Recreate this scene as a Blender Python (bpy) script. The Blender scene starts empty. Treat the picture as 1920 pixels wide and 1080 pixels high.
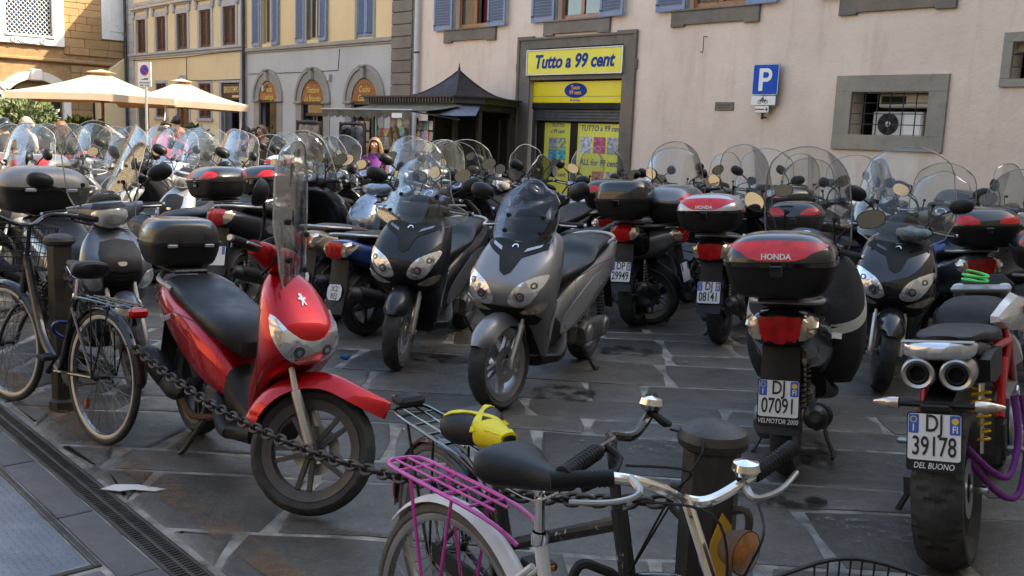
import bpy, bmesh, math, random
from math import sin, cos, pi, radians as R, sqrt, atan2, hypot
from mathutils import Vector as V, Matrix as M
from mathutils.bvhtree import BVHTree
random.seed(7)
SC = bpy.context.scene
COL = SC.collection
# ------------------------------------------------------------ camera, world, sun, exposure
cam = bpy.data.cameras.new('camera'); CAM = bpy.data.objects.new('camera', cam); COL.objects.link(CAM)
cam.sensor_width = 36; cam.lens = 33.75; cam.clip_end = 800; cam.clip_start = .05
_p, _r = math.atan(285/1800), .040
_f = V((0, cos(_p), -sin(_p))); _u = V((0, sin(_p), cos(_p))); _x = V((1, 0, 0))
_rr = _x*cos(_r)+_u*sin(_r); _uu = _u*cos(_r)-_x*sin(_r)
CAM.matrix_world = M(((_rr.x, _uu.x, -_f.x, 0), (_rr.y, _uu.y, -_f.y, 0), (_rr.z, _uu.z, -_f.z, 1.6), (0, 0, 0, 1)))
SC.camera = CAM
# facade frame: local x runs along the pink wall towards the right, local y into the wall
WA = R(42.7); WD = V((-sin(WA), cos(WA), 0)); WN = V((-cos(WA), -sin(WA), 0)); W0 = V((5.97, 12.5, 0))
FAC = M(((-WD.x, -WN.x, 0, W0.x), (-WD.y, -WN.y, 0, W0.y), (0, 0, 1, 0), (0, 0, 0, 1)))
SUNV = (WD*.9+WN*.76+V((0, 0, -.95))).normalized()
wd = bpy.data.worlds.new('World'); SC.world = wd; wd.use_nodes = True
nt = wd.node_tree; bg = nt.nodes['Background']
sky = nt.nodes.new('ShaderNodeTexSky'); sky.sky_type = 'NISHITA'; sky.sun_disc = False
sky.sun_elevation = math.asin(-SUNV.z); sky.sun_rotation = atan2(-SUNV.x, -SUNV.y)
sky.air_density = 1.0; sky.dust_density = 1.6; sky.ozone_density = .8
nt.links.new(sky.outputs[0], bg.inputs[0]); bg.inputs[1].default_value = .15
sl = bpy.data.lights.new('sun', 'SUN'); sl.energy = 2.7; sl.angle = R(.6); sl.color = (1, .93, .82)
so = bpy.data.objects.new('sun', sl); COL.objects.link(so)
so.rotation_euler = SUNV.to_track_quat('-Z', 'Y').to_euler(); so.location = (20, -5, 30)
vs = SC.view_settings; vs.view_transform = 'Standard'; vs.look = 'None'; vs.gamma = 1; vs.use_curve_mapping = False
vs.exposure = 2.25
vs.use_white_balance = True; vs.white_balance_temperature = 7600; vs.white_balance_tint = 8
SC.cycles.max_bounces = 10; SC.cycles.transparent_max_bounces = 24; SC.cycles.glossy_bounces = 3
SC.cycles.diffuse_bounces = 3; SC.cycles.transmission_bounces = 4; SC.cycles.caustics_reflective = False; SC.cycles.caustics_refractive = False
SC.cycles.use_denoising = True; SC.cycles.use_adaptive_sampling = True
# ------------------------------------------------------------ objects
def obj(name, me, mat=None, parent=None, mw=None):
    o = bpy.data.objects.new(name, me); COL.objects.link(o)
    if mat is not None and me is not None and not me.materials:
        for m_ in (mat if isinstance(mat, (list, tuple)) else [mat]): me.materials.append(m_)
    if parent is not None: o.parent = parent
    if mw is not None: o.matrix_local = mw
    return o
def tag(o, label=None, cat=None, group=None, kind=None):
    if label: o['label'] = label
    if cat: o['category'] = cat
    if group: o['group'] = group
    if kind: o['kind'] = kind
    return o
def thing(name, label, cat, loc=(0, 0, 0), rz=0, group=None):
    o = bpy.data.objects.new(name, None); COL.objects.link(o)
    o.location = loc; o.rotation_euler = (0, 0, rz); o.empty_display_size = .1
    return tag(o, label, cat, group)
def kids(o): return [c for c in COL.objects if c.parent == o]
def mesh(vs, fs, smooth=True, sharp=35, mats=None, mi=None):
    me = bpy.data.meshes.new('m'); me.from_pydata([tuple(v) for v in vs], [], fs); me.update()
    bm = bmesh.new(); bm.from_mesh(me); bmesh.ops.recalc_face_normals(bm, faces=bm.faces); bm.to_mesh(me); bm.free()
    if mats:
        for m_ in mats: me.materials.append(m_)
    if mi is not None: me.polygons.foreach_set('material_index', mi)
    if smooth: me.shade_smooth(); me.set_sharp_from_angle(angle=R(sharp))
    return me
class MB:
    "collects shapes for ONE mesh"
    def __init__(s): s.v = []; s.f = []; s.mi = []; s.T = None; s.m = 0
    def add(s, vs, fs):
        n = len(s.v)
        s.v += [(s.T @ V(v)) if s.T else V(v) for v in vs]; s.f += [[i+n for i in f] for f in fs]; s.mi += [s.m]*len(fs); return s
    def box(s, a, b, bev=0):
        (x0, y0, z0), (x1, y1, z1) = a, b
        if bev <= 0:
            return s.add([(x0, y0, z0), (x1, y0, z0), (x1, y1, z0), (x0, y1, z0), (x0, y0, z1), (x1, y0, z1), (x1, y1, z1), (x0, y1, z1)],
                         [(0, 3, 2, 1), (4, 5, 6, 7), (0, 1, 5, 4), (1, 2, 6, 5), (2, 3, 7, 6), (3, 0, 4, 7)])
        c = [(x0+x1)/2, (y0+y1)/2, (z0+z1)/2]; h = [abs(x1-x0)/2, abs(y1-y0)/2, abs(z1-z0)/2]; b_ = min(bev, min(h)*.98)
        vs = []; idx = {}
        for sx in (-1, 1):
            for sy in (-1, 1):
                for sz in (-1, 1):
                    for ax in range(3):
                        p = [sx*(h[0]-b_), sy*(h[1]-b_), sz*(h[2]-b_)]; sg = (sx, sy, sz); p[ax] = sg[ax]*h[ax]
                        idx[sx, sy, sz, ax] = len(vs); vs.append([c[i]+p[i] for i in range(3)])
        fs = []
        for ax in range(3):
            o1, o2 = [i for i in range(3) if i != ax]
            for sg in (-1, 1):
                q = []
                for a1, a2 in ((-1, -1), (1, -1), (1, 1), (-1, 1)):
                    k = [0, 0, 0]; k[ax] = sg; k[o1] = a1; k[o2] = a2; q.append(idx[k[0], k[1], k[2], ax])
                fs.append(q)
            for a1 in (-1, 1):
                for a2 in (-1, 1):
                    q = []
                    for e, axx in ((-1, o1), (1, o1), (1, o2), (-1, o2)):
                        k = [0, 0, 0]; k[ax] = e; k[o1] = a1; k[o2] = a2; q.append(idx[k[0], k[1], k[2], axx])
                    fs.append(q)
        for sx in (-1, 1):
            for sy in (-1, 1):
                for sz in (-1, 1): fs.append([idx[sx, sy, sz, a_] for a_ in range(3)])
        return s.add(vs, fs)
    def loft(s, rings, cap=True, closed=True):
        n = len(rings[0]); vs = [p for r in rings for p in r]; fs = []
        for i in range(len(rings)-1):
            for j in range(n if closed else n-1):
                k = (j+1) % n; fs.append((i*n+j, i*n+k, (i+1)*n+k, (i+1)*n+j))
        if cap and closed: fs.append(list(range(n))[::-1]); fs.append([(len(rings)-1)*n+j for j in range(n)])
        return s.add(vs, fs)
    def tube(s, pts, r, n=8, cap=True, closed=False):
        pts = [V(p) for p in pts]; rr = r if isinstance(r, (list, tuple)) else [r]*len(pts); rings = []
        up = None; m = len(pts)
        for i, p in enumerate(pts):
            d = (pts[(i+1) % m]-pts[i-1]) if closed else (pts[min(i+1, m-1)]-pts[max(i-1, 0)])
            d.normalize()
            if up is None: up = V((0, 0, 1)) if abs(d.z) < .9 else V((1, 0, 0))
            a = d.cross(up); a.normalize(); b = a.cross(d); b.normalize(); up = b
            rings.append([p+(a*cos(t)+b*sin(t))*rr[i] for t in [2*pi*k/n for k in range(n)]])
        if closed: rings.append(rings[0])
        return s.loft(rings, cap and not closed)
    def lathe(s, prof, n=24, axis='y', c=(0, 0, 0), a0=0, a1=2*pi):
        "prof: (radius, along axis); closed profile if first == last"
        c = V(c); rings = []; full = abs(a1-a0-2*pi) < 1e-6
        for k in range(n + (0 if full else 1)):
            t = a0+(a1-a0)*k/n; ct, st = cos(t), sin(t); ring = []
            for r, h in prof:
                p = (r*ct, h, r*st) if axis == 'y' else ((r*ct, r*st, h) if axis == 'z' else (h, r*ct, r*st))
                ring.append(c+V(p))
            rings.append(ring)
        if full: rings.append(rings[0])
        return s.loft(rings, cap=False, closed=False)
    def ball(s, c, r, n=12, m=8):
        c = V(c); r = r if isinstance(r, (list, tuple)) else (r, r, r)
        rings = [[c+V((r[0]*sin(pi*i/m)*cos(2*pi*j/n), r[1]*sin(pi*i/m)*sin(2*pi*j/n), r[2]*cos(pi*i/m))) for j in range(n)] for i in range(m+1)]
        rings[0] = [c+V((.02*r[0]*cos(2*pi*j/n), .02*r[1]*sin(2*pi*j/n), r[2])) for j in range(n)]
        rings[-1] = [c+V((.02*r[0]*cos(2*pi*j/n), .02*r[1]*sin(2*pi*j/n), -r[2])) for j in range(n)]
        return s.loft(rings)
    def prism(s, poly, h0, h1, axis='y', bev=0):
        "poly: 2-D outline; axis y -> (x,z), z -> (x,y), x -> (y,z)"
        def P(a, b, h): return (a, h, b) if axis == 'y' else ((a, b, h) if axis == 'z' else (h, a, b))
        n = len(poly)
        if bev:
            cx = sum(p[0] for p in poly)/n; cy = sum(p[1] for p in poly)/n
            def ins(p): d = hypot(p[0]-cx, p[1]-cy) or 1; k = max(0, 1-bev/d); return (cx+(p[0]-cx)*k, cy+(p[1]-cy)*k)
            sg = 1 if h1 > h0 else -1
            rings = [[P(*ins(p), h0) for p in poly], [P(*p, h0+sg*bev) for p in poly], [P(*p, h1-sg*bev) for p in poly], [P(*ins(p), h1) for p in poly]]
        else: rings = [[P(*p, h0) for p in poly], [P(*p, h1) for p in poly]]
        return s.loft(rings)
    def me(s, smooth=True, sharp=35, mats=None): return mesh(s.v, s.f, smooth, sharp, mats, s.mi if mats else None)
    def ob(s, name, mat, parent=None, smooth=True, sharp=35, mw=None): return obj(name, s.me(smooth, sharp), mat, parent, mw)
def bx(name, mat, parent, a, b, bev=.004): return MB().box(a, b, bev).ob(name, mat, parent)
def tb(name, mat, parent, pts, r, n=8, sm=0): return MB().tube(spline(pts, sm) if sm else pts, r, n).ob(name, mat, parent)
def spline(pts, k=4, closed=False):
    "Catmull-Rom, k steps per span"
    pts = [V(p) for p in pts]; n = len(pts); out = []
    for i in range(n if closed else n-1):
        if closed: a, b, c, d = pts[i-1], pts[i], pts[(i+1) % n], pts[(i+2) % n]
        else: a, b, c, d = pts[max(i-1, 0)], pts[i], pts[i+1], pts[min(i+2, n-1)]
        for j in range(k):
            t = j/k; out.append(.5*((2*b)+(c-a)*t+(2*a-5*b+4*c-d)*t*t+(3*b-a-3*c+d)*t**3))
    if not closed: out.append(pts[-1])
    return out
def lerp_st(st, k=3):
    "smooth interpolation of numeric station tuples"
    out = []
    n = len(st)
    for i in range(n-1):
        a, b, c, d = st[max(i-1, 0)], st[i], st[i+1], st[min(i+2, n-1)]
        for j in range(k):
            t = j/k; out.append(tuple(.5*((2*q)+(r-p)*t+(2*p-5*q+4*r-s_)*t*t+(3*q-p-3*r+s_)*t**3) for p, q, r, s_ in zip(a, b, c, d)))
    out.append(st[-1]); return out
def sup(t, n): c, s_ = cos(t), sin(t); return math.copysign(abs(c)**(2/n), c), math.copysign(abs(s_)**(2/n), s_)
def vl(st, n=2.6, N=28, k=3):
    "vertical loft; station (z, xc, front, back, halfwidth)"
    rings = []
    for z, xc, f_, b_, w in lerp_st(st, k):
        r = []
        for j in range(N):
            c, s_ = sup(2*pi*j/N, n); r.append((xc+(f_ if c > 0 else b_)*c, w*s_, z))
        rings.append(r)
    return rings
def hl(st, n=2.8, N=24, k=3):
    "lengthwise loft; station (x, zlow, zhigh, halfwidth)"
    rings = []
    for x, z0, z1, w in lerp_st(st, k):
        rings.append([(x, w*sup(2*pi*j/N, n)[0], (z0+z1)/2+(z1-z0)/2*sup(2*pi*j/N, n)[1]) for j in range(N)])
    return rings
def yl(st, n=2.4, N=18, k=3):
    "sideways loft; station (y, xc, zc, rx, rz)"
    return [[(xc+rx*sup(2*pi*j/N, n)[0], y, zc+rz*sup(2*pi*j/N, n)[1]) for j in range(N)] for y, xc, zc, rx, rz in lerp_st(st, k)]
def sheet(fn, nu, nv, th=.004):
    "thick sheet from fn(u,v), u and v in 0..1"
    P = [[V(fn(i/nu, j/nv)) for j in range(nv+1)] for i in range(nu+1)]
    def nrm(i, j):
        a = P[min(i+1, nu)][j]-P[max(i-1, 0)][j]; b = P[i][min(j+1, nv)]-P[i][max(j-1, 0)]
        c = a.cross(b); return c.normalized() if c.length > 1e-9 else V((0, 0, 1))
    Q = [[P[i][j]+nrm(i, j)*th for j in range(nv+1)] for i in range(nu+1)]
    n = nv+1; vs = [p for r in P for p in r]+[p for r in Q for p in r]; o = (nu+1)*n; fs = []
    for i in range(nu):
        for j in range(nv):
            a = i*n+j; fs.append((a, a+1, a+n+1, a+n)); fs.append((o+a, o+a+n, o+a+n+1, o+a+1))
    for j in range(nv):
        fs.append((j, o+j, o+j+1, j+1)); a = nu*n+j; fs.append((a, a+1, o+a+1, o+a))
    for i in range(nu):
        a = i*n; fs.append((a, a+n, o+a+n, o+a)); a = i*n+nv; fs.append((a, o+a, o+a+n, a+n))
    return vs, fs
def bvh(me): return BVHTree.FromPolygons([v.co.copy() for v in me.vertices], [tuple(p.vertices) for p in me.polygons])
def patch(tree, outline, axis, off=.003, th=.004, bulge=0, res=.02, sm=3, start=None):
    """lies on the surface as seen along an axis: '+x' looks from the front, '-x' from behind, '+y'/'-y' from the sides, '+z' from above.
    outline in the two other coordinates, (y,z), (x,z) or (x,y)"""
    pl = [V((p[0], p[1], 0)) for p in outline]
    if sm: pl = spline(pl, sm, closed=True)
    bm = bmesh.new(); f = bm.faces.new([bm.verts.new(p) for p in pl]); f.normal_update()
    bmesh.ops.triangulate(bm, faces=[f])
    for _ in range(6):
        le = [e for e in bm.edges if e.calc_length() > res]
        if not le or len(bm.verts) > 700: break
        bmesh.ops.subdivide_edges(bm, edges=le, cuts=1); bmesh.ops.triangulate(bm, faces=bm.faces)
    ax = 'xyz'.index(axis[1]); sg = 1 if axis[0] == '+' else -1; d = V((0, 0, 0)); d[ax] = -sg
    o1, o2 = [i for i in range(3) if i != ax]
    bnd = {v for e in bm.edges if e.is_boundary for v in e.verts}
    cx = sum((p.x for p in pl))/len(pl); cy = sum((p.y for p in pl))/len(pl); rm = max((p-V((cx, cy, 0))).length for p in pl)
    last = None; pos = {}; miss = []
    for v in bm.verts:
        o = V((0, 0, 0)); o[o1] = v.co.x; o[o2] = v.co.y; o[ax] = sg*3 if start is None else start
        h, nn, _i, _d = tree.ray_cast(o, d)
        if h is None: miss.append((v, o)); continue
        if nn.dot(d) > 0: nn = -nn
        b = bulge*max(0, 1-((v.co-V((cx, cy, 0))).length/rm)**2)
        pos[v] = (h, nn, b)
    for v, o in miss:
        if not pos: continue
        q = min(pos, key=lambda w: (w.co-v.co).length_squared); h, nn, b = pos[q]; h = h.copy(); h[o1] = o[o1]; h[o2] = o[o2]; pos[v] = (h, nn, b)
    vl_ = list(bm.verts); bm.verts.index_update(); n = len(vl_)
    top = [pos[v][0]+pos[v][1]*(off+pos[v][2]) for v in vl_]; bot = [pos[v][0]-pos[v][1]*th for v in vl_]
    fs = [[v.index for v in f.verts] for f in bm.faces]
    fb = [[i+n for i in f[::-1]] for f in fs]
    side = [(e.verts[0].index, e.verts[1].index, e.verts[1].index+n, e.verts[0].index+n) for e in bm.edges if e.is_boundary]
    bm.free()
    return mesh(top+bot, fs+fb+side, True, 40)
FONTC = {}
def text_me(body, size=.1, bold=0, shear=0, ext=.001, align='CENTER', sx=1.0):
    key = (body, size, bold, shear, ext, align, sx)
    if key in FONTC: return FONTC[key]
    cu = bpy.data.curves.new('t', 'FONT'); cu.body = body; cu.size = size; cu.offset = bold*size; cu.shear = shear; cu.extrude = ext
    cu.align_x = align; cu.align_y = 'CENTER'; cu.resolution_u = 3
    o = bpy.data.objects.new('t', cu); COL.objects.link(o)
    dg = bpy.context.evaluated_depsgraph_get(); me = bpy.data.meshes.new_from_object(o.evaluated_get(dg))
    bpy.data.objects.remove(o); bpy.data.curves.remove(cu)
    for v in me.vertices: v.co.x *= sx
    me.materials.clear(); FONTC[key] = me; return me
def text(name, body, mat, parent, size, mw, **k):
    me = text_me(body, size, **k)
    me = me if not me.materials or me.materials[0] == mat else me.copy()
    if not me.materials: me.materials.append(mat)
    elif me.materials[0] != mat: me.materials[0] = mat
    return obj(name, me, None, parent, mw)
def frame_mx(o, x, y):
    "matrix with origin o, local x and y directions (z = x cross y)"
    x = V(x).normalized(); y = V(y); y = (y-x*y.dot(x)).normalized(); z = x.cross(y)
    return M(((x.x, y.x, z.x, o[0]), (x.y, y.y, z.y, o[1]), (x.z, y.z, z.z, o[2]), (0, 0, 0, 1)))
def copy_tree(o, parent=None, remap=None):
    c = o.copy(); COL.objects.link(c); c.parent = parent
    if remap and o.type == 'MESH': recolor(c, remap)
    for ch in list(o.children): 
        d = copy_tree(ch, c, remap)
    return c
def recolor(o, remap):
    for sl_ in o.material_slots:
        if sl_.material and sl_.material.name in remap:
            m_ = sl_.material.name; sl_.link = 'OBJECT'; sl_.material = remap[m_]
def holed(W, H_, holes, x0=0, z0=0):
    "rectangles left over when holes (x0,x1,z0,z1) are cut from a wall"
    xs = sorted({x0, W}|{h[0] for h in holes}|{h[1] for h in holes}); zs = sorted({z0, H_}|{h[2] for h in holes}|{h[3] for h in holes})
    out = []
    for i in range(len(xs)-1):
        for j in range(len(zs)-1):
            cx, cz = (xs[i]+xs[i+1])/2, (zs[j]+zs[j+1])/2
            if not any(h[0] < cx < h[1] and h[2] < cz < h[3] for h in holes): out.append((xs[i], xs[i+1], zs[j], zs[j+1]))
    return out
def wall_with_holes(x0, x1, z0, z1, holes, th):
    "front skin, back skin and reveals of a wall, front at y=0"
    m = MB(); q = holed(x1, z1, holes, x0, z0)
    for a, b, c, d in q:
        m.add([(a, 0, c), (b, 0, c), (b, 0, d), (a, 0, d)], [(0, 1, 2, 3)])
        m.add([(a, th, c), (b, th, c), (b, th, d), (a, th, d)], [(3, 2, 1, 0)])
    for a, b, c, d in holes:
        m.add([(a, 0, c), (a, th, c), (a, th, d), (a, 0, d)], [(0, 1, 2, 3)]); m.add([(b, 0, c), (b, th, c), (b, th, d), (b, 0, d)], [(3, 2, 1, 0)])
        m.add([(a, 0, d), (b, 0, d), (b, th, d), (a, th, d)], [(0, 1, 2, 3)]); m.add([(a, 0, c), (b, 0, c), (b, th, c), (a, th, c)], [(3, 2, 1, 0)])
    m.add([(x0, 0, z1), (x1, 0, z1), (x1, th, z1), (x0, th, z1)], [(0, 1, 2, 3)])
    me = bpy.data.meshes.new('w'); me.from_pydata([tuple(v) for v in m.v], [], m.f); me.update()
    bm = bmesh.new(); bm.from_mesh(me); bmesh.ops.remove_doubles(bm, verts=bm.verts, dist=1e-4); bm.to_mesh(me); bm.free()
    return me
# ------------------------------------------------------------ materials
MATS = {}
def nd(t, typ, **k):
    n = t.nodes.new(typ)
    for a, b in k.items():
        if a in n.inputs: n.inputs[a].default_value = b
        else: setattr(n, a, b)
    return n
def mat(name, col, rough=.5, metal=0, coat=0, var=.12, vs=6, bump=0, bs=60, rvar=.1, dust=0, spec=.5, col2=None, dscale=3, sub=0, emis=0, flake=0):
    if name in MATS: return MATS[name]
    m = bpy.data.materials.new(name); m.use_nodes = True; t = m.node_tree; p = t.nodes['Principled BSDF']; L = t.links.new
    p.inputs['Metallic'].default_value = metal; p.inputs['Roughness'].default_value = rough; p.inputs['Specular IOR Level'].default_value = spec
    if coat: p.inputs['Coat Weight'].default_value = coat; p.inputs['Coat Roughness'].default_value = .04
    tc = nd(t, 'ShaderNodeTexCoord'); co = tc.outputs['Object']
    no = nd(t, 'ShaderNodeTexNoise', Scale=vs, Detail=4.0, Roughness=.62); L(co, no.inputs['Vector'])
    mx = nd(t, 'ShaderNodeMix', data_type='RGBA'); c = tuple(col)+(1,)
    lo = tuple(max(0, x*(1-var)) for x in col)+(1,); hi = tuple(col2)+(1,) if col2 else tuple(min(1, x*(1+var)) for x in col)+(1,)
    mx.inputs[6].default_value = lo; mx.inputs[7].default_value = hi
    rp = nd(t, 'ShaderNodeMapRange'); rp.inputs[1].default_value = .3; rp.inputs[2].default_value = .7
    L(no.outputs[0], rp.inputs[0]); L(rp.outputs[0], mx.inputs[0]); out = mx.outputs[2]
    if dust:
        n2 = nd(t, 'ShaderNodeTexNoise', Scale=dscale, Detail=5.0, Roughness=.7); L(co, n2.inputs['Vector'])
        r2 = nd(t, 'ShaderNodeMapRange'); r2.inputs[1].default_value = .45; r2.inputs[2].default_value = .75; r2.inputs[4].default_value = dust*.45; L(n2.outputs[0], r2.inputs[0])
        m2 = nd(t, 'ShaderNodeMix', data_type='RGBA'); m2.inputs[7].default_value = (.23, .21, .18, 1); L(out, m2.inputs[6]); L(r2.outputs[0], m2.inputs[0]); out = m2.outputs[2]
    L(out, p.inputs['Base Color'])
    if rvar:
        r3 = nd(t, 'ShaderNodeMapRange'); r3.inputs[1].default_value = .3; r3.inputs[2].default_value = .7; r3.inputs[3].default_value = max(.02, rough-rvar*.6); r3.inputs[4].default_value = min(1, rough+rvar)
        n3 = nd(t, 'ShaderNodeTexNoise', Scale=vs*2.3, Detail=5.0); L(co, n3.inputs['Vector']); L(n3.outputs[0], r3.inputs[0]); L(r3.outputs[0], p.inputs['Roughness'])
    if bump:
        nb = nd(t, 'ShaderNodeTexNoise', Scale=bs, Detail=6.0, Roughness=.65); L(co, nb.inputs['Vector'])
        b = nd(t, 'ShaderNodeBump', Strength=min(1, bump), Distance=.01); L(nb.outputs[0], b.inputs['Height']); L(b.outputs[0], p.inputs['Normal'])
    if emis: p.inputs['Emission Color'].default_value = c; p.inputs['Emission Strength'].default_value = emis
    MATS[name] = m; return m
def clear_mat(name, tint=(.96, .97, .97), haze=.05, hazecol=(.8, .8, .78), ior=1.45, gl=1.0, rough=.03):
    m = bpy.data.materials.new(name); m.use_nodes = True; t = m.node_tree; L = t.links.new
    t.nodes.remove(t.nodes['Principled BSDF']); o = t.nodes['Material Output']
    tr = nd(t, 'ShaderNodeBsdfTransparent', Color=tint+(1,)); g = nd(t, 'ShaderNodeBsdfGlossy', Roughness=rough); d = nd(t, 'ShaderNodeBsdfDiffuse', Color=hazecol+(1,))
    fr = nd(t, 'ShaderNodeFresnel', IOR=ior); mu = nd(t, 'ShaderNodeMath', operation='MULTIPLY'); mu.inputs[1].default_value = gl; L(fr.outputs[0], mu.inputs[0])
    tc = nd(t, 'ShaderNodeTexCoord'); no = nd(t, 'ShaderNodeTexNoise', Scale=9.0, Detail=8.0, Roughness=.7); L(tc.outputs['Object'], no.inputs['Vector'])
    mr = nd(t, 'ShaderNodeMapRange'); mr.inputs[1].default_value = .3; mr.inputs[2].default_value = .75; mr.inputs[3].default_value = haze*.3; mr.inputs[4].default_value = haze*1.8; L(no.outputs[0], mr.inputs[0])
    a = nd(t, 'ShaderNodeMixShader'); L(mr.outputs[0], a.inputs[0]); L(tr.outputs[0], a.inputs[1]); L(d.outputs[0], a.inputs[2])
    b = nd(t, 'ShaderNodeMixShader'); L(mu.outputs[0], b.inputs[0]); L(a.outputs[0], b.inputs[1]); L(g.outputs[0], b.inputs[2]); L(b.outputs[0], o.inputs['Surface'])
    MATS[name] = m; return m
def plaster(name, col, col2, stain=(.3, .25, .2), st=.3, bump=.25, streak=1.0):
    m = bpy.data.materials.new(name); m.use_nodes = True; t = m.node_tree; L = t.links.new; p = t.nodes['Principled BSDF']; p.inputs['Roughness'].default_value = .9; p.inputs['Specular IOR Level'].default_value = .2
    tc = nd(t, 'ShaderNodeTexCoord'); co = tc.outputs['Object']
    def noise(s, sc=(1, 1, 1), det=8.0, rough=.65):
        mp = nd(t, 'ShaderNodeMapping'); mp.inputs['Scale'].default_value = sc; L(co, mp.inputs[0])
        n = nd(t, 'ShaderNodeTexNoise', Scale=s, Detail=det, Roughness=rough); L(mp.outputs[0], n.inputs['Vector']); return n.outputs[0]
    def rng(x, a, b, c=0., d=1.):
        r = nd(t, 'ShaderNodeMapRange'); r.inputs[1].default_value = a; r.inputs[2].default_value = b; r.inputs[3].default_value = c; r.inputs[4].default_value = d; L(x, r.inputs[0]); return r.outputs[0]
    def mix(f, a, b):
        x = nd(t, 'ShaderNodeMix', data_type='RGBA'); L(f, x.inputs[0])
        for i, q in ((6, a), (7, b)):
            if isinstance(q, tuple): x.inputs[i].default_value = q+(1,)
            else: L(q, x.inputs[i])
        return x.outputs[2]
    c = mix(rng(noise(.9), .35, .65), col, col2)
    c = mix(rng(noise(1.6, (2.2, 2.2, .35)), .52, .8, 0, st*streak), c, stain)
    c = mix(rng(noise(5), .6, .85, 0, st*.8), c, tuple(x*.6 for x in stain))
    c = mix(rng(noise(.45, (1, 1, 1.2), 3.0), .5, .62, 0, .22), c, tuple(min(1, x*1.12) for x in col2))
    # hairline cracks
    mp = nd(t, 'ShaderNodeMapping'); L(co, mp.inputs[0]); dn = nd(t, 'ShaderNodeTexNoise', Scale=2.0, Detail=5.0); L(co, dn.inputs['Vector'])
    mxv = nd(t, 'ShaderNodeMix', data_type='VECTOR'); mxv.inputs[0].default_value = .12; L(co, mxv.inputs[4]); L(dn.outputs['Color'], mxv.inputs[5])
    vo = nd(t, 'ShaderNodeTexVoronoi', feature='DISTANCE_TO_EDGE', Scale=.55); L(mxv.outputs[1], vo.inputs['Vector'])
    k = nd(t, 'ShaderNodeMath', operation='MULTIPLY'); L(rng(vo.outputs[0], .0, .004, .5, 0), k.inputs[0]); L(rng(noise(.7), .5, .62), k.inputs[1])
    c = mix(k.outputs[0], c, stain)
    L(c, p.inputs['Base Color'])
    b = nd(t, 'ShaderNodeBump', Strength=bump, Distance=.02); L(noise(30), b.inputs['Height'])
    b2 = nd(t, 'ShaderNodeBump', Strength=.35, Distance=.05); L(noise(2.2), b2.inputs['Height']); L(b.outputs[0], b2.inputs['Normal']); L(b2.outputs[0], p.inputs['Normal'])
    MATS[name] = m; return m
def stone(name, col, col2, spot=(.3, .3, .28), sp=.35, bump=.6, bs=14, rough=.75, rnd=.25, moss=0, roff=.2):
    "stone whose tone changes from piece to piece"
    m = bpy.data.materials.new(name); m.use_nodes = True; t = m.node_tree; L = t.links.new; p = t.nodes['Principled BSDF']; p.inputs['Specular IOR Level'].default_value = .35
    ge = nd(t, 'ShaderNodeNewGeometry'); oi = nd(t, 'ShaderNodeObjectInfo'); co = ge.outputs['Position']
    def noise(s, det=5.0, rough=.68):
        n = nd(t, 'ShaderNodeTexNoise', Scale=s, Detail=det, Roughness=rough); L(co, n.inputs['Vector']); return n.outputs[0]
    def rng(x, a, b, c=0., d=1.):
        r = nd(t, 'ShaderNodeMapRange'); r.inputs[1].default_value = a; r.inputs[2].default_value = b; r.inputs[3].default_value = c; r.inputs[4].default_value = d; L(x, r.inputs[0]); return r.outputs[0]
    def mix(f, a, b):
        x = nd(t, 'ShaderNodeMix', data_type='RGBA'); L(f, x.inputs[0])
        for i, q in ((6, a), (7, b)):
            if isinstance(q, tuple): x.inputs[i].default_value = q+(1,)
            else: L(q, x.inputs[i])
        return x.outputs[2]
    c = mix(rng(noise(1.7), .3, .7), col, col2)
    c = mix(rng(noise(11), .55, .8, 0, sp), c, spot)
    c = mix(rng(noise(45, 4.0), .62, .75, 0, sp*1.2), c, tuple(min(1, x*1.8) for x in spot))
    c = mix(rng(noise(5.5), .58, .75, 0, .55), c, tuple(x*.45 for x in col))
    c = mix(rng(noise(.9), .5, .72, 0, .55), c, tuple(x*y for x, y in zip(col2, (1.3, 1.1, .85))))
    if moss: c = mix(rng(noise(2.3), .55, .75, 0, moss), c, (.045, .05, .02))
    hs = nd(t, 'ShaderNodeHueSaturation'); L(c, hs.inputs['Color']); L(rng(oi.outputs['Random'], 0, 1, 1-rnd, 1+rnd), hs.inputs['Value'])
    L(hs.outputs[0], p.inputs['Base Color']); L(rng(noise(4), .3, .7, rough-roff, min(1, rough+.15)), p.inputs['Roughness'])
    b = nd(t, 'ShaderNodeBump', Strength=bump, Distance=.012); L(noise(bs), b.inputs['Height']); b2 = nd(t, 'ShaderNodeBump', Strength=.4, Distance=.004); L(noise(90), b2.inputs['Height']); L(b.outputs[0], b2.inputs['Normal']); L(b2.outputs[0], p.inputs['Normal'])
    MATS[name] = m; return m
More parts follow.
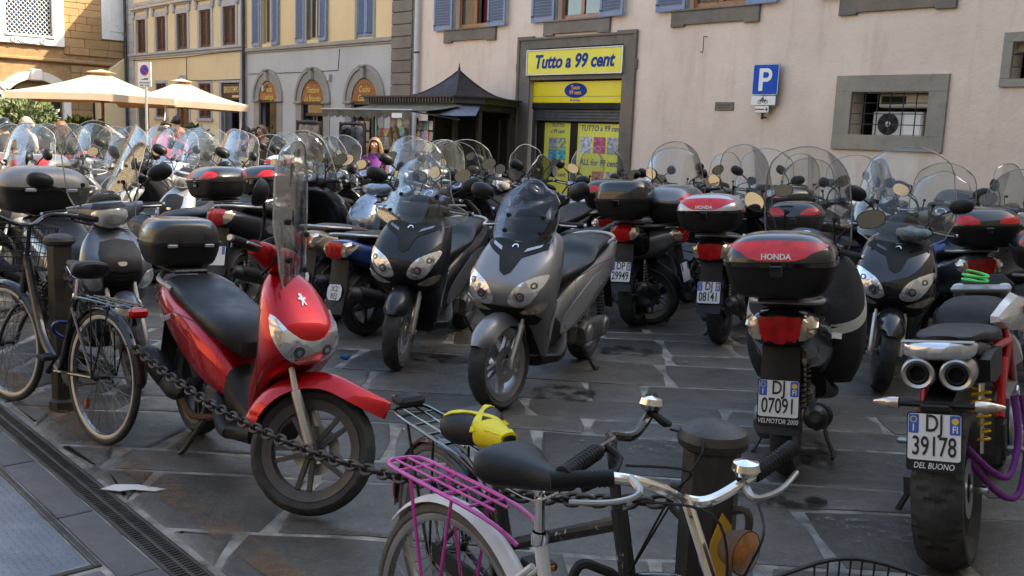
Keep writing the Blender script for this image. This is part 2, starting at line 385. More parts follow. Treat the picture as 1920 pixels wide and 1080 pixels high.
def lamp_mat(name, col, rough=.08):
    "faceted reflector or moulded lens behind clear plastic"
    m = bpy.data.materials.new(name); m.use_nodes = True; t = m.node_tree; L = t.links.new; p = t.nodes['Principled BSDF']
    p.inputs['Metallic'].default_value = .65; p.inputs['Roughness'].default_value = rough; p.inputs['Coat Weight'].default_value = 1; p.inputs['Coat Roughness'].default_value = .02
    tc = nd(t, 'ShaderNodeTexCoord'); vo = nd(t, 'ShaderNodeTexVoronoi', Scale=14.0); vo.feature = 'F1'; vo.distance = 'CHEBYCHEV'; L(tc.outputs['Object'], vo.inputs['Vector'])
    cr = nd(t, 'ShaderNodeMix', data_type='RGBA'); cr.inputs[6].default_value = tuple(x*.5 for x in col)+(1,); cr.inputs[7].default_value = tuple(col)+(1,); L(vo.outputs['Color'], cr.inputs[0]); L(cr.outputs[2], p.inputs['Base Color'])
    b = nd(t, 'ShaderNodeBump', Strength=.3, Distance=.02); L(vo.outputs['Distance'], b.inputs['Height']); L(b.outputs[0], p.inputs['Normal'])
    MATS[name] = m; return m
def lens_mat(name, col, line=180):
    "coloured lens with fine moulded ribs"
    m = bpy.data.materials.new(name); m.use_nodes = True; t = m.node_tree; L = t.links.new; p = t.nodes['Principled BSDF']
    p.inputs['Base Color'].default_value = tuple(col)+(1,); p.inputs['Roughness'].default_value = .25; p.inputs['Specular IOR Level'].default_value = .3; p.inputs['Coat Weight'].default_value = .45; p.inputs['Coat Roughness'].default_value = .03
    tc = nd(t, 'ShaderNodeTexCoord'); w = nd(t, 'ShaderNodeTexWave', Scale=line/6.28, Distortion=0.0); w.bands_direction = 'Y'; L(tc.outputs['Object'], w.inputs['Vector'])
    no = nd(t, 'ShaderNodeTexNoise', Scale=22.0); L(tc.outputs['Object'], no.inputs['Vector'])
    cr = nd(t, 'ShaderNodeMix', data_type='RGBA'); cr.inputs[6].default_value = tuple(x*.35 for x in col)+(1,); cr.inputs[7].default_value = tuple(min(1, x*1.25) for x in col)+(1,); L(no.outputs[0], cr.inputs[0]); L(cr.outputs[2], p.inputs['Base Color'])
    b = nd(t, 'ShaderNodeBump', Strength=.3, Distance=.002); L(w.outputs[0], b.inputs['Height']); L(b.outputs[0], p.inputs['Normal'])
    MATS[name] = m; return m
def paint(name, col, flake=.0, rough=.28, coat=1.0, dust=.12): return mat(name, col, rough, flake, coat*.75, .08, 3, rvar=.08, dust=dust, dscale=5, spec=.3)
m_tyre = mat('tyre_rubber', (.03, .03, .029), .68, spec=.35, var=.3, vs=20, bump=.25, bs=90, dust=.25, dscale=7)
m_blk = mat('black_plastic', (.009, .009, .010), .42, spec=.3, var=.2, bump=.12, bs=220, dust=.12)
m_blkm = mat('matt_black', (.010, .010, .011), .62, spec=.25, var=.2, dust=.18)
m_gls = mat('gloss_black', (.005, .005, .006), .12, coat=.8, spec=.3, var=.1, rvar=.05, dust=.05)
m_seat = mat('seat_vinyl', (.010, .0105, .012), .42, spec=.32, var=.2, bump=.2, bs=260, dust=.06, rvar=.06)
m_seatb = mat('brown_vinyl', (.045, .022, .014), .5, var=.25, bump=.2, bs=240, dust=.1)
m_chr = mat('chrome', (.72, .72, .72), .1, 1, var=.06, rvar=.1, dust=.05)
m_alu = mat('aluminium', (.42, .42, .41), .38, 1, var=.15, dust=.15)
m_dkm = mat('dark_metal', (.05, .05, .05), .5, .7, var=.3, dust=.25, bump=.2)
m_eng = mat('engine_casting', (.12, .12, .118), .55, .6, var=.3, bump=.3, dust=.3)
m_iron = mat('cast_iron', (.022, .021, .021), .48, .35, var=.3, bump=.3, bs=40, dust=.12, col2=(.06, .05, .042))
m_rust = mat('rusty_steel', (.1, .05, .025), .75, .3, var=.5, bump=.5, bs=30)
m_white = mat('white_enamel', (.75, .75, .73), .35, var=.05, dust=.1)
m_plate = mat('plate_white', (.68, .68, .67), .35, var=.04, dust=.08)
m_blue = mat('plate_blue', (.02, .09, .42), .35, var=.06)
m_ink = mat('black_ink', (.01, .01, .011), .5, var=.1)
m_lamp = lamp_mat('headlight_reflector', (.92, .93, .95), .1)
m_lampo = lamp_mat('amber_reflector', (.75, .62, .5))
m_red = lens_mat('red_lens', (.5, .006, .008)); m_redb = lens_mat('red_reflector', (.72, .012, .016)); m_amb = lens_mat('amber_lens', (.62, .14, .01))
m_mir = mat('mirror_glass', (.26, .27, .28), .03, 1, var=.02, rvar=0)
m_clr = clear_mat('windscreen_acrylic', haze=.018, gl=.6); m_tint = clear_mat('tinted_acrylic', (.66, .67, .70), .012, gl=.6)
m_edge = clear_mat('acrylic_edge', (.3, .32, .32), .55, (.5, .52, .52), 1.6)
m_dial = mat('instrument_face', (.05, .06, .09), .15, coat=1, var=.3, vs=60)
m_sil = mat('silver_plastic', (.4, .4, .4), .35, .5, var=.06, dust=.12)
# ------------------------------------------------------------ ground
m_flag = stone('flagstone', (.056, .053, .048), (.108, .099, .085), (.20, .185, .155), .5, 1.0, 11, .5, .38, .4, .24)
m_mort = mat('joint_mortar', (.12, .115, .10), .9, var=.5, vs=5, bump=.8, bs=40, col2=(.38, .36, .32))
m_farp = stone('far_flagstone', (.05, .05, .05), (.085, .083, .08), (.14, .135, .125), .35, .6, 16, .65, .0)
m_kerbs = stone('kerb_stone', (.075, .078, .085), (.12, .12, .125), (.2, .2, .19), .3, .5, 18, .7, .15)
def fac(s, p, z=0): v = W0+WD*s+WN*p; return V((v.x, v.y, z))
def inv(x, y): d = V((x, y, 0))-W0; return d.dot(WD), d.dot(WN)
def sheet_obj(name, pts, mt, label=None, kind='structure', z=0):
    o = obj(name, mesh([(p[0], p[1], z) for p in pts], [list(range(len(pts)))], False), mt); tag(o, kind=kind); return o
pave = sheet_obj('pavement', [(-90, -60), (90, -60), (90, 110), (-90, 110)], m_mort, z=-.0065)
def clip(poly, a, b, c):
    "keep a*x+b*y <= c"
    out = []
    for i, p in enumerate(poly):
        q = poly[(i+1) % len(poly)]; dp = a*p[0]+b*p[1]-c; dq = a*q[0]+b*q[1]-c
        if dp <= 0: out.append(p)
        if dp*dq < 0: t = dp/(dp-dq); out.append((p[0]+(q[0]-p[0])*t, p[1]+(q[1]-p[1])*t))
    return out
def inset(poly, d):
    n = len(poly); ar = sum(poly[i][0]*poly[(i+1) % n][1]-poly[(i+1) % n][0]*poly[i][1] for i in range(n)); sg = 1 if ar > 0 else -1; out = []
    for i, p in enumerate(poly):
        a = poly[i-1]; c = poly[(i+1) % n]; l1 = hypot(p[0]-a[0], p[1]-a[1]) or 1e-6; l2 = hypot(c[0]-p[0], c[1]-p[1]) or 1e-6
        n1 = (-(p[1]-a[1])/l1*sg, (p[0]-a[0])/l1*sg); n2 = (-(c[1]-p[1])/l2*sg, (c[0]-p[0])/l2*sg)
        bx_, by_ = n1[0]+n2[0], n1[1]+n2[1]; k = max(.5, 1+n1[0]*n2[0]+n1[1]*n2[1]); out.append((p[0]+bx_*d/k, p[1]+by_*d/k))
    return out
def slab(poly, z, th, g, bev=.01):
    n = len(poly); cx = sum(p[0] for p in poly)/n; cy = sum(p[1] for p in poly)/n
    tx, ty = random.uniform(-.007, .007), random.uniform(-.007, .007)
    def Z(p): return z+(p[0]-cx)*tx+(p[1]-cy)*ty
    m = MB(); A = inset(poly, g); B = inset(poly, g+bev); C = inset(poly, g+bev*3)
    dz = random.uniform(.0015, .004)
    rings = [[(p[0], p[1], -.03) for p in A], [(p[0], p[1], Z(p)-bev*.55) for p in A], [(p[0], p[1], Z(p)) for p in B], [(p[0], p[1], Z(p)+dz) for p in C]]
    return m.loft(rings).me(True, 50)
rng = random.Random(3)
ang = R(-2.5); ca, sa = cos(ang), sin(ang)
def wav(rw):
    ph = [rng.uniform(0, 6.28) for _ in range(3)]; return lambda u: .022*sin(u*1.3+ph[0])+.014*sin(u*3.7+ph[1])+.007*sin(u*9+ph[2])
v = 2.1; lo = wav(0); kk = W0.dot(WN)
while v < 9.4:
    h = rng.choice((.30, .36, .42, .5, .62)); hi = wav(0); lim = .57*(v+h)+.9; u = -lim-rng.uniform(0, .6); t0 = b0 = u
    while u < lim:
        w = rng.uniform(.5, 1.2) if rng.random() < .72 else rng.uniform(.28, .5); u1 = u+w; t1, b1_ = u1+rng.uniform(-.05, .05), u1+rng.uniform(-.05, .05); md = rng.uniform(-.02, .02)
        P = [(b0+(b1_-b0)*q, v+lo(b0+(b1_-b0)*q)) for q in (.03, .35, .68, .97)]+[((b1_+t1)/2+md*0, v+h*.5)]+[(t1+(t0-t1)*q, v+h+hi(t1+(t0-t1)*q)) for q in (.03, .35, .68, .97)]+[((b0+t0)/2, v+h*.5)]
        P = [(x*ca-y*sa, x*sa+y*ca) for x, y in P]; P = clip(P, WN.x, WN.y, 11.40+kk); P = [p for i, p in enumerate(P) if hypot(p[0]-P[i-1][0], p[1]-P[i-1][1]) > .035]
        if len(P) >= 3:
            ar = abs(sum(P[i][0]*P[(i+1) % len(P)][1]-P[(i+1) % len(P)][0]*P[i][1] for i in range(len(P))))/2
            if ar > .02: obj('paving_stone', slab(P, rng.uniform(-.003, .004), .03, rng.choice((.009, .013, .017, .022))), m_flag, pave)
        u = u1; t0, b0 = t1, b1_
    v += h; lo = hi
far = sheet_obj('far_pavement', [(-60, 9.45), (60, 6.9), (60, 60), (-60, 60)], m_farp, z=-.002)
# drain, kerb and tread plate run parallel to the long wall
gr = thing('drainage_grate', 'narrow black slotted drainage channel beside the bicycle wheels', 'drain')
GM = FAC.copy(); gr.matrix_world = GM
slot = MB().box((-.0045, -.044, -.03), (.0045, .044, 0)).me(False)
bars = MB()
for i in range(330): x = -4.0+i*.0215; bars.box((x-.005, -11.524, -.02), (x+.005, -11.484, -.001)); bars.box((x-.005, -11.478, -.02), (x+.005, -11.438, -.001))
tag(bars.ob('bars', m_iron, gr, False), kind='stuff')
for y in (-11.535, -11.481, -11.427): bx('edge_rail', m_iron, gr, (-4.1, y-.007, -.04), (3.2, y+.007, .001), .002)
bx('channel_bed', mat('drain_dirt', (.012, .011, .01), .9), gr, (-4.1, -11.53, -.09), (3.2, -11.43, -.06), 0)
x = -4.6
while x < 3.4:
    w = rng.uniform(.5, .85); P = [(x, 11.55), (x+w, 11.55), (x+w, 11.695), (x, 11.695)]
    P = [(fac(-a, b).x, fac(-a, b).y) for a, b in P]; obj('paving_stone', slab(P, .002, .03, .004, .006), m_kerbs, pave); x += w
m_tread = mat('tread_steel', (.17, .19, .22), .42, .75, var=.2, vs=4, bump=.15, dust=.3, col2=(.24, .26, .29))
tp = thing('metal_cover', 'grey steel tread plate cover let into the pavement corner', 'metal plate'); tp.matrix_world = FAC.copy()
bx('plate', m_tread, tp, (-3.4, -13.6, -.03), (1.70, -11.735, -.003), .003)
bx('rim', m_iron, tp, (-3.4, -11.727, -.03), (1.74, -11.702, .002), .003); bx('rim', m_iron, tp, (1.715, -13.6, -.03), (1.74, -11.73, .0015), .003)
lz = MB()
for i in range(120):
    for j in range(44):
        x, y = -1.4+i*.0255, -12.86+j*.0255
        if x > 1.68: continue
        a = .010; b = .0033; q = 1 if (i+j) % 2 else -1; d = (a*.7071, a*.7071*q); e = (-b*.7071*q, b*.7071)
        lz.add([(x+d[0], y+d[1], -.003), (x+e[0], y+e[1], -.003), (x-d[0], y-d[1], -.003), (x-e[0], y-e[1], -.003), (x, y, .0005)], [(0, 1, 4), (1, 2, 4), (2, 3, 4), (3, 0, 4)])
tag(lz.ob('tread_pattern', m_tread, tp, False), kind='stuff')
x = -4.6
for i in range(9):
    P = [(1.76+i*.7, 11.71), (2.44+i*.7, 11.71), (2.44+i*.7, 12.5), (1.76+i*.7, 12.5)]
    obj('paving_stone', slab([(fac(-a, b).x, fac(-a, b).y) for a, b in P], .0, .03, .006), m_kerbs, pave)
m_wline = bpy.data.materials.new('worn_paint'); m_wline.use_nodes = True
def _worn(m, col, lo, hi, sc):
    t = m.node_tree; L = t.links.new; p = t.nodes['Principled BSDF']; o = t.nodes['Material Output']; p.inputs['Base Color'].default_value = col+(1,); p.inputs['Roughness'].default_value = .8
    tr = nd(t, 'ShaderNodeBsdfTransparent'); ge = nd(t, 'ShaderNodeNewGeometry'); n = nd(t, 'ShaderNodeTexNoise', Scale=sc, Detail=9.0, Roughness=.75); L(ge.outputs['Position'], n.inputs['Vector'])
    r = nd(t, 'ShaderNodeMapRange'); r.inputs[1].default_value = lo; r.inputs[2].default_value = hi; L(n.outputs[0], r.inputs[0])
    mx = nd(t, 'ShaderNodeMixShader'); L(r.outputs[0], mx.inputs[0]); L(tr.outputs[0], mx.inputs[1]); L(p.outputs[0], mx.inputs[2]); L(mx.outputs[0], o.inputs['Surface'])
_worn(m_wline, (.2, .10, .035), .42, .78, 3.5)
ln = MB().add([fac(3, 11.17, .011), fac(-4, 11.17, .011), fac(-4, 11.29, .011), fac(3, 11.29, .011)], [(0, 1, 2, 3)]).ob('faded_line_marking', m_wline, pave)
# ------------------------------------------------------------ pink building
m_pink = plaster('pink_plaster', (.68, .53, .42), (.77, .62, .505), (.42, .31, .24), .5)
m_pietra = stone('grey_sandstone', (.145, .122, .098), (.215, .183, .15), (.28, .25, .215), .35, .5, 25, .85, .1)
m_pietra2 = stone('pale_sandstone', (.22, .2, .16), (.3, .275, .23), (.32, .3, .26), .3, .5, 25, .85, .1)
m_shut = mat('blue_grey_paint', (.17, .235, .36), .55, var=.12, dust=.15)
m_wood = mat('window_wood', (.26, .09, .03), .4, coat=.3, var=.25, vs=12)
m_glass = mat('window_pane', (.02, .03, .035), .04, coat=1, var=.2)
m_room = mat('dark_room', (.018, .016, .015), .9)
m_curt = mat('curtain_red', (.22, .012, .02), .8, var=.4, vs=20); m_net = mat('net_curtain', (.5, .45, .44), .9, var=.3, vs=30)
pink = thing('pink_building', 'pink plastered building with shop doorway and grey blue shutters', 'building'); pink.matrix_world = FAC.copy()
ups = [(-10.85, -9.82), (-7.85, -6.80), (-4.84, -3.77), (-1.84, -.80)]
holes = [(a, b, 3.74, 5.5) for a, b in ups]+[(-8.52, -6.18, 0, 3.30), (-1.86, -.76, 1.81, 2.40), (.24, 1.25, 2.55, 3.0), (2.1, 3.2, 3.74, 5.5)]
obj('wall', wall_with_holes(-13.03, 12, 0, 6.6, holes, .32), m_pink, pink)
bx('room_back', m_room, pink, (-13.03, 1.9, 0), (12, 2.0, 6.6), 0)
bx('roof', mat('roof_tile', (.28, .13, .07), .85, var=.3, bump=.6), pink, (-13.1, -.0, 6.602), (12.05, 9, 6.8), .02)
z = 0.0
for i in range(25):
    bx('quoin_block', m_pietra, pink, (-13.03, -.075, z+.012), (-12.27, -.002, z+.251), .012); z += .2615
bx('pilaster_back', m_pietra, pink, (-13.028, -.04, 0), (-12.20, .01, 6.55), .004)
louv = {}
def louvre_me(w):
    k = round(w, 3)
    if k not in louv:
        louv[k] = MB().add([(-w/2, 0, .02), (w/2, 0, .02), (w/2, .026, -.018), (-w/2, .026, -.018), (-w/2, .006, .024), (w/2, .006, .024), (w/2, .032, -.014), (-w/2, .032, -.014)],
                           [(0, 1, 2, 3), (4, 7, 6, 5), (0, 4, 5, 1), (2, 6, 7, 3), (0, 3, 7, 4), (1, 5, 6, 2)]).me(False)
        louv[k].materials.append(m_shut)
    return louv[k]
def shutter(par, x0, x1, z0, z1, y, mt, pitch=.055, join=False, ang=0, mid=True):
    w = x1-x0; st = .055; m = MB()
    for a, b, c, d in ((0, st, 0, z1-z0), (w-st, w, 0, z1-z0), (st, w-st, 0, st*1.5), (st, w-st, z1-z0-st, z1-z0)): m.box((a, 0, c), (b, .036, d), .003)
    T = M.Translation((x0, y, z0)) @ M.Rotation(ang, 4, 'Z'); s = m.ob('shutter', mt, par, mw=T)
    zz = .125; j = MB()
    lw = w-2*st+.004
    while zz < z1-z0-.07:
        if join: j.box((st, .004, zz-.014), (w-st, .03, zz+.008))
        else:
            o = obj('louvre', louvre_me(lw), None, s); o.location = (w/2, .002, zz)
            if mt is not m_shut: recolor(o, {'blue_grey_paint': mt})
        zz += pitch
    if join: tag(j.ob('louvre', mt, s, False), kind='stuff')
    bx('hinge', m_dkm, s, (.005, -.012, .1), (.05, 0, .125), .002)
    return s
def moulded_sill(par, x0, x1, z0, z1):
    m = MB(); m.box((x0, -.05, z0+.03), (x1, .0, z1), .006); m.box((x0, -.055, z0), (x0+.27, -.001, z0+.06), .006); m.box((x1-.27, -.055, z0), (x1, -.001, z0+.06), .006); m.box((x0, -.075, z1-.035), (x1, -.002, z1+.002), .008)
    return m.ob('window_sill', m_pietra, par)
def up_window(par, a, b, kind):
    w = MB(); zt = 5.5
    for q in ((a, a+.07, 3.742, zt), (b-.07, b, 3.742, zt), (a+.07, b-.07, 3.742, 3.83), ((a+b)/2-.045, (a+b)/2+.045, 3.83, zt)): w.box((q[0], .10, q[2]), (q[1], .16, q[3]), .006)
    f = w.ob('window', m_wood, par)
    for c, d in ((a+.07, (a+b)/2-.045), ((a+b)/2+.045, b-.07)):
        if kind == 'curtain' and c > (a+b)/2-.1: continue
        bx('pane', m_glass, f, (c, .125, 3.83), (d, .131, zt), 0)
    if kind == 'curtain':
        vs, fs = sheet(lambda u, v_: ((a+b)/2+.02+u*.3*(1-.5*v_*(1-v_)*2), .30+.02*sin(u*30), 3.75+v_*1.75), 30, 6); MB().add(vs, fs).ob('curtain', m_curt, f)
        vs, fs = sheet(lambda u, v_: (a+.1+u*.35, .30+.015*sin(u*40), 3.75+v_*1.75), 30, 3); MB().add(vs, fs).ob('curtain', m_net, f)
    if kind == 'net':
        vs, fs = sheet(lambda u, v_: (a+.1+u*(b-a-.2), .24+.02*sin(u*60), 3.75+v_*1.75), 60, 3); MB().add(vs, fs).ob('curtain', m_net, f)
    moulded_sill(par, a-.33, b+.28, 3.46, 3.735)
    bx('window_jamb', m_pietra, par, (a-.05, -.012, 3.737), (a-.001, .1, 5.5), .003); bx('window_jamb', m_pietra, par, (b+.001, -.012, 3.737), (b+.05, .1, 5.5), .003)
    shutter(par, a-.64, a-.06, 3.715, 5.5, -.085, m_shut, ang=R(3)); shutter(par, b+.05, b+.62, 3.715, 5.5, -.075, m_shut, ang=R(-4))
for (a, b), k in zip(ups, ('curtain', 'net', 'plain', 'plain')): up_window(pink, a, b, k)
up_window(pink, 2.1, 3.2, 'plain')
# doorway surround
ds = MB()
for a, b, c, d, y in ((-8.83, -8.52, 0, 3.43, .035), (-6.18, -5.92, 0, 3.43, .035), (-8.52, -6.18, 3.24, 3.43, .035), (-8.52, -6.18, 2.66, 2.74, .02)): ds.box((a, -y, c), (b, .06, d), .006)
for a, b, c, d in ((-8.87, -8.80, 0, 3.40), (-5.95, -5.88, 0, 3.40), (-8.87, -8.42, 3.40, 3.475), (-6.33, -5.88, 3.40, 3.475), (-8.42, -6.33, 3.40, 3.445)): ds.box((a, -.062, c), (b, .0, d), .008)
ds.box((-8.9, -.05, 2.82), (-8.85, -.0, 2.98), .01); ds.box((-5.9, -.05, 2.82), (-5.85, -.0, 2.98), .01)
ds.ob('doorway_surround', m_pietra, pink)
m_yel = mat('sign_yellow', (.80, .71, .07), .5, var=.06, vs=2, dust=.05); m_yel2 = mat('fascia_yellow', (.82, .64, .0), .45, coat=.1, var=.06, vs=2)
m_sblue = mat('sign_blue', (.002, .035, .26), .6, var=.05, spec=.2); m_orl = mat('orange_letter', (.85, .42, .02), .5); m_alus = mat('sign_edge', (.5, .52, .55), .4, .6)
def wall_mx(x, y, z): return M(((1, 0, 0, x), (0, 0, -1, y), (0, 1, 0, z), (0, 0, 0, 1)))
def wall_thing(name, label, cat, x, y, z):
    o = thing(name, label, cat); o.matrix_world = FAC @ M.Translation((x, y, z)); return o
sg = wall_thing('shop_sign', 'large yellow board lettered Tutto a 99 cent above the shop door', 'shop sign', -7.36, -.045, 2.98)
bx('board', m_yel, sg, (-1.19, -.02, -.215), (1.19, .02, .215), .003)
fr = MB()
for q in ((-1.215, 1.215, .215, .235), (-1.215, 1.215, -.235, -.215), (-1.215, -1.19, -.215, .215), (1.19, 1.215, -.215, .215)): fr.box((q[0], -.035, q[2]), (q[1], .03, q[3]), .003)
fr.ob('sign_frame', m_alus, sg)
text('lettering', 'Tutto a 99 cent', m_sblue, sg, .34, wall_mx(0, -.024, .0), bold=.03, shear=.22, ext=.002, sx=.93)
s2 = wall_thing('fascia_sign', 'yellow lit-style fascia panel with blue oval badge under the big board', 'shop sign', -7.36, .10, 2.44)
bx('panel', m_yel2, s2, (-1.15, -.02, -.195), (1.15, .02, .195), .004)
MB().box((-1.15, -.024, -.082), (1.15, -.019, -.072)).ob('stripe', mat('stripe_grey', (.25, .27, .1), .5), s2)
bd = MB().prism([(.28*cos(t), .135*sin(t)) for t in [2*pi*i/40 for i in range(40)]], -.03, -.019).ob('badge', m_sblue, s2, mw=M.Translation((-.02, 0, .03)))
text('lettering', 'Tutto', m_orl, bd, .10, wall_mx(0, -.032, .05), bold=.02, ext=.002); text('lettering', '99 cent', m_orl, bd, .10, wall_mx(0, -.032, -.04), bold=.02, ext=.002)
text('lettering', '99 cent shop', m_sblue, s2, .06, wall_mx(-.03, -.0225, -.145), bold=.01, shear=.2, ext=.001, sx=.8)
m_shtr = mat('roller_shutter', (.10, .095, .09), .55, .4, var=.2, dust=.3)
rs = wall_thing('roller_shutter', 'grey rolled up metal shutter box over the shop window', 'shutter', -7.36, .12, 2.06)
bx('box', m_blkm, rs, (-1.16, -.05, .07), (1.16, .2, .178), .006)
for i in range(4): bx('slat', m_shtr, rs, (-1.13, -.0+.004*(i % 2), .07-(i+1)*.055), (1.13, .03, .066-i*.055), .006)
bx('guide_rail', m_shtr, rs, (-1.155, -.03, -2.0), (-1.12, .04, .07), .004); bx('guide_rail', m_shtr, rs, (1.12, -.03, -2.0), (1.155, .04, .07), .004)
sw = wall_thing('shop_window', 'shop window covered with yellow posters reading ALL for 99 cent', 'shop window', -7.36, .22, 0)
m_frm = mat('dark_frame', (.018, .015, .013), .4)
for x0, x1 in ((-1.12, -.93), (-.22, -.05), (1.07, 1.12)): bx('mullion', m_frm, sw, (x0, -.03, 0), (x1, .05, 1.88), .006)
m_post = mat('poster_yellow', (.88, .82, .12), .45, coat=.2, var=.05)
cols = [(.25, .27, .3), (.35, .38, .2), (.03, .25, .45), (.05, .4, .55), (.55, .65, .75), (.6, .03, .12), (.3, .3, .3), (.45, .12, .07), (.4, .3, .32)]
pm = [mat('poster_photo.%d' % i, c, .4, coat=.5, var=.75, vs=14, col2=tuple(min(1, q*2.2+.1) for q in c)) for i, c in enumerate(cols)]
p1 = bx('poster', m_post, sw, (-.93, 0, .5), (-.22, .01, 1.88), 0)
text('lettering', 'TUTTO', m_sblue, p1, .10, wall_mx(-.575, -.003, 1.83), shear=.2, ext=.001, bold=.006); text('lettering', 'a 99 cent', m_sblue, p1, .10, wall_mx(-.575, -.003, 1.72), shear=.2, ext=.001, bold=.006)
for i in range(4): bx('poster_picture', pm[i], p1, (-.80+.235*(i % 2), -.004, 1.40-.215*(i//2)), (-.58+.235*(i % 2), -.001, 1.60-.215*(i//2)), 0)
text('lettering', 'ALL', m_sblue, p1, .12, wall_mx(-.575, -.003, 1.03), shear=.2, ext=.001, bold=.006); text('lettering', 'for 99 cent', m_sblue, p1, .11, wall_mx(-.575, -.003, .91), shear=.2, ext=.001, bold=.006)
p2 = bx('poster', m_post, sw, (-.05, 0, .5), (1.07, .01, 1.88), 0)
text('lettering', 'TUTTO a 99 cent', m_sblue, p2, .145, wall_mx(.52, -.003, 1.79), shear=.2, ext=.001, bold=.006, sx=.93)
for i in range(3): bx('poster_picture', pm[4+i], p2, (.03+.335*i, -.004, 1.34), (.32+.335*i, -.001, 1.64), 0)
text('lettering', 'ALL for 99 cent', m_sblue, p2, .16, wall_mx(.50, -.003, 1.17), shear=.2, ext=.001, bold=.01, sx=.9)
for i in range(2): bx('poster_picture', pm[7+i], p2, (.36+.335*i, -.004, .72), (.65+.335*i, -.001, 1.02), 0)
bx('backing', m_room, sw, (-1.14, .02, 0), (1.14, .04, 1.95), 0)
# barred windows
def barred(name, label, x0, x1, z0, z1, ox0, ox1, oz0, oz1, nx, nz):
    o = wall_thing(name, label, 'window', 0, 0, 0); m = MB()
    for q in ((ox0, x0, oz0, oz1), (x1, ox1, oz0, oz1)): m.box((q[0], -.04, z0+.0005), (q[1], .02, z1-.0005), .005)
    m.box((ox0, -.04, z1), (ox1, .02, oz1), .005); m.box((ox0, -.045, oz0), (ox1, .02, z0), .005); m.ob('stone_frame', m_pietra2, o)
    for i in range(nx): xx = x0+(i+1)*(x1-x0)/(nx+1); tb('bar', m_dkm, o, [(xx, .03, z0-.01), (xx, .03, z1+.01)], .008, 6)
    for i in range(nz): zz = z0+(i+1)*(z1-z0)/(nz+1); tb('bar', m_dkm, o, [(x0-.01, .03, zz), (x1+.01, .03, zz)], .007, 6)
    return o
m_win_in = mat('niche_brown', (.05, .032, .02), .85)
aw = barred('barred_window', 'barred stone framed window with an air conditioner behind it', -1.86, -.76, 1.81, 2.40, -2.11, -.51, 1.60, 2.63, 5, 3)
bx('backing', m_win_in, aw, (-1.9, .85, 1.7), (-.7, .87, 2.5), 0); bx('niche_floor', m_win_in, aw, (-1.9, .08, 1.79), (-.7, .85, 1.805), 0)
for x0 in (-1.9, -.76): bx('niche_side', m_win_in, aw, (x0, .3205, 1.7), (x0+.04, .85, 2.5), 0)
m_acw = mat('ac_casing', (.55, .54, .5), .5, var=.08, dust=.12)
ac = wall_thing('air_conditioner', 'white air conditioning unit with round fan behind window bars', 'air conditioner', -1.28, .22, 1.812)
bx('casing', m_acw, ac, (-.36, 0, 0), (.36, .28, .33), .012)
MB().lathe([(.0, -.004), (.15, -.004), (.15, .002)], 32, 'y', (-.13, 0, .16)).ob('fan_well', m_ink, ac)
for r in (.03, .055, .08, .105, .13, .15): MB().tube([(-.13+r*cos(t), -.008, .16+r*sin(t)) for t in [2*pi*i/32 for i in range(32)]], .0022, 4, closed=True).ob('grille_ring', m_dkm, ac)
for i in range(5): a = 2*pi*i/5; MB().prism([(-.13+.04*cos(a), .16+.04*sin(a)), (-.13+.14*cos(a+.25), .16+.14*sin(a+.25)), (-.13+.14*cos(a+.75), .16+.14*sin(a+.75)), (-.13+.04*cos(a+.9), .16+.04*sin(a+.9))], -.007, -.005).ob('fan_blade', m_blkm, ac, False)
MB().lathe([(0, -.014), (.036, -.014), (.04, -.006)], 20, 'y', (-.13, 0, .16)).ob('fan_hub', m_acw, ac)
bx('service_panel', m_white, ac, (.10, -.006, .02), (.33, 0, .30), .004)
a2 = wall_thing('air_conditioner', 'upper air conditioning unit half hidden above the fan unit', 'air conditioner', -1.22, .3, 2.2); bx('casing', m_acw, a2, (-.4, 0, 0), (.34, .2, .19), .02)
bx('outlet', m_blkm, a2, (-.36, -.004, .05), (.0, 0, .16), .002)
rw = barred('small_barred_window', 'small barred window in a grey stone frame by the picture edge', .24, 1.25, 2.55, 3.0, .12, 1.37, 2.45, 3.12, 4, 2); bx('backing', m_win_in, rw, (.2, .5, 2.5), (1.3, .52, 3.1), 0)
bx('box', m_sil, rw, (.3, .25, 2.56), (.7, .45, 2.75), .01); bx('roller_blind', mat('blind_beige', (.4, .3, .2), .8), rw, (.24, .1, 2.88), (1.25, .12, 3.0), .004)
# signs on the wall
ps = wall_thing('parking_sign', 'blue parking sign with white P over motorcycle and arrow plates', 'road sign', -3.235, -.11, 2.0)
def rrect(x0, x1, z0, z1, r, k=5):
    out = []
    for cx, cz, a0 in ((x1-r, z1-r, 0), (x0+r, z1-r, 90), (x0+r, z0+r, 180), (x1-r, z0+r, 270)):
        out += [(cx+r*cos(R(a0+90*i/k)), cz+r*sin(R(a0+90*i/k))) for i in range(k+1)]
    return out
m_back = mat('sign_back', (.2, .2, .2), .5, .6); m_pblue = mat('sign_traffic_blue', (.0, .075, .42), .55, var=.04, spec=.2)
def plate_part(par, x0, x1, z0, z1, face, y=-.005, bord=.012, r=.03):
    MB().prism(rrect(x0, x1, z0, z1, r), y, y+.02).ob('panel_back', m_back, par); MB().prism(rrect(x0+.004, x1-.004, z0+.004, z1-.004, r), y-.003, y-.0005).ob('border', m_white, par)
    return MB().prism(rrect(x0+bord, x1-bord, z0+bord, z1-bord, r*.8), y-.006, y-.0035).ob('panel', face, par)
plate_part(ps, -.225, .225, .36, .82, m_pblue)
MB().prism([(-.11, -.17), (-.04, -.17), (-.04, -.035), (.0, -.035)]+[(.02+.095*cos(t), .065+.1*sin(t)) for t in [R(-90+15*i) for i in range(13)]]+[(-.11, .165)], -.0025, 0).ob('letter', m_white, ps, mw=M.Translation((.0, -.0115, .59)))
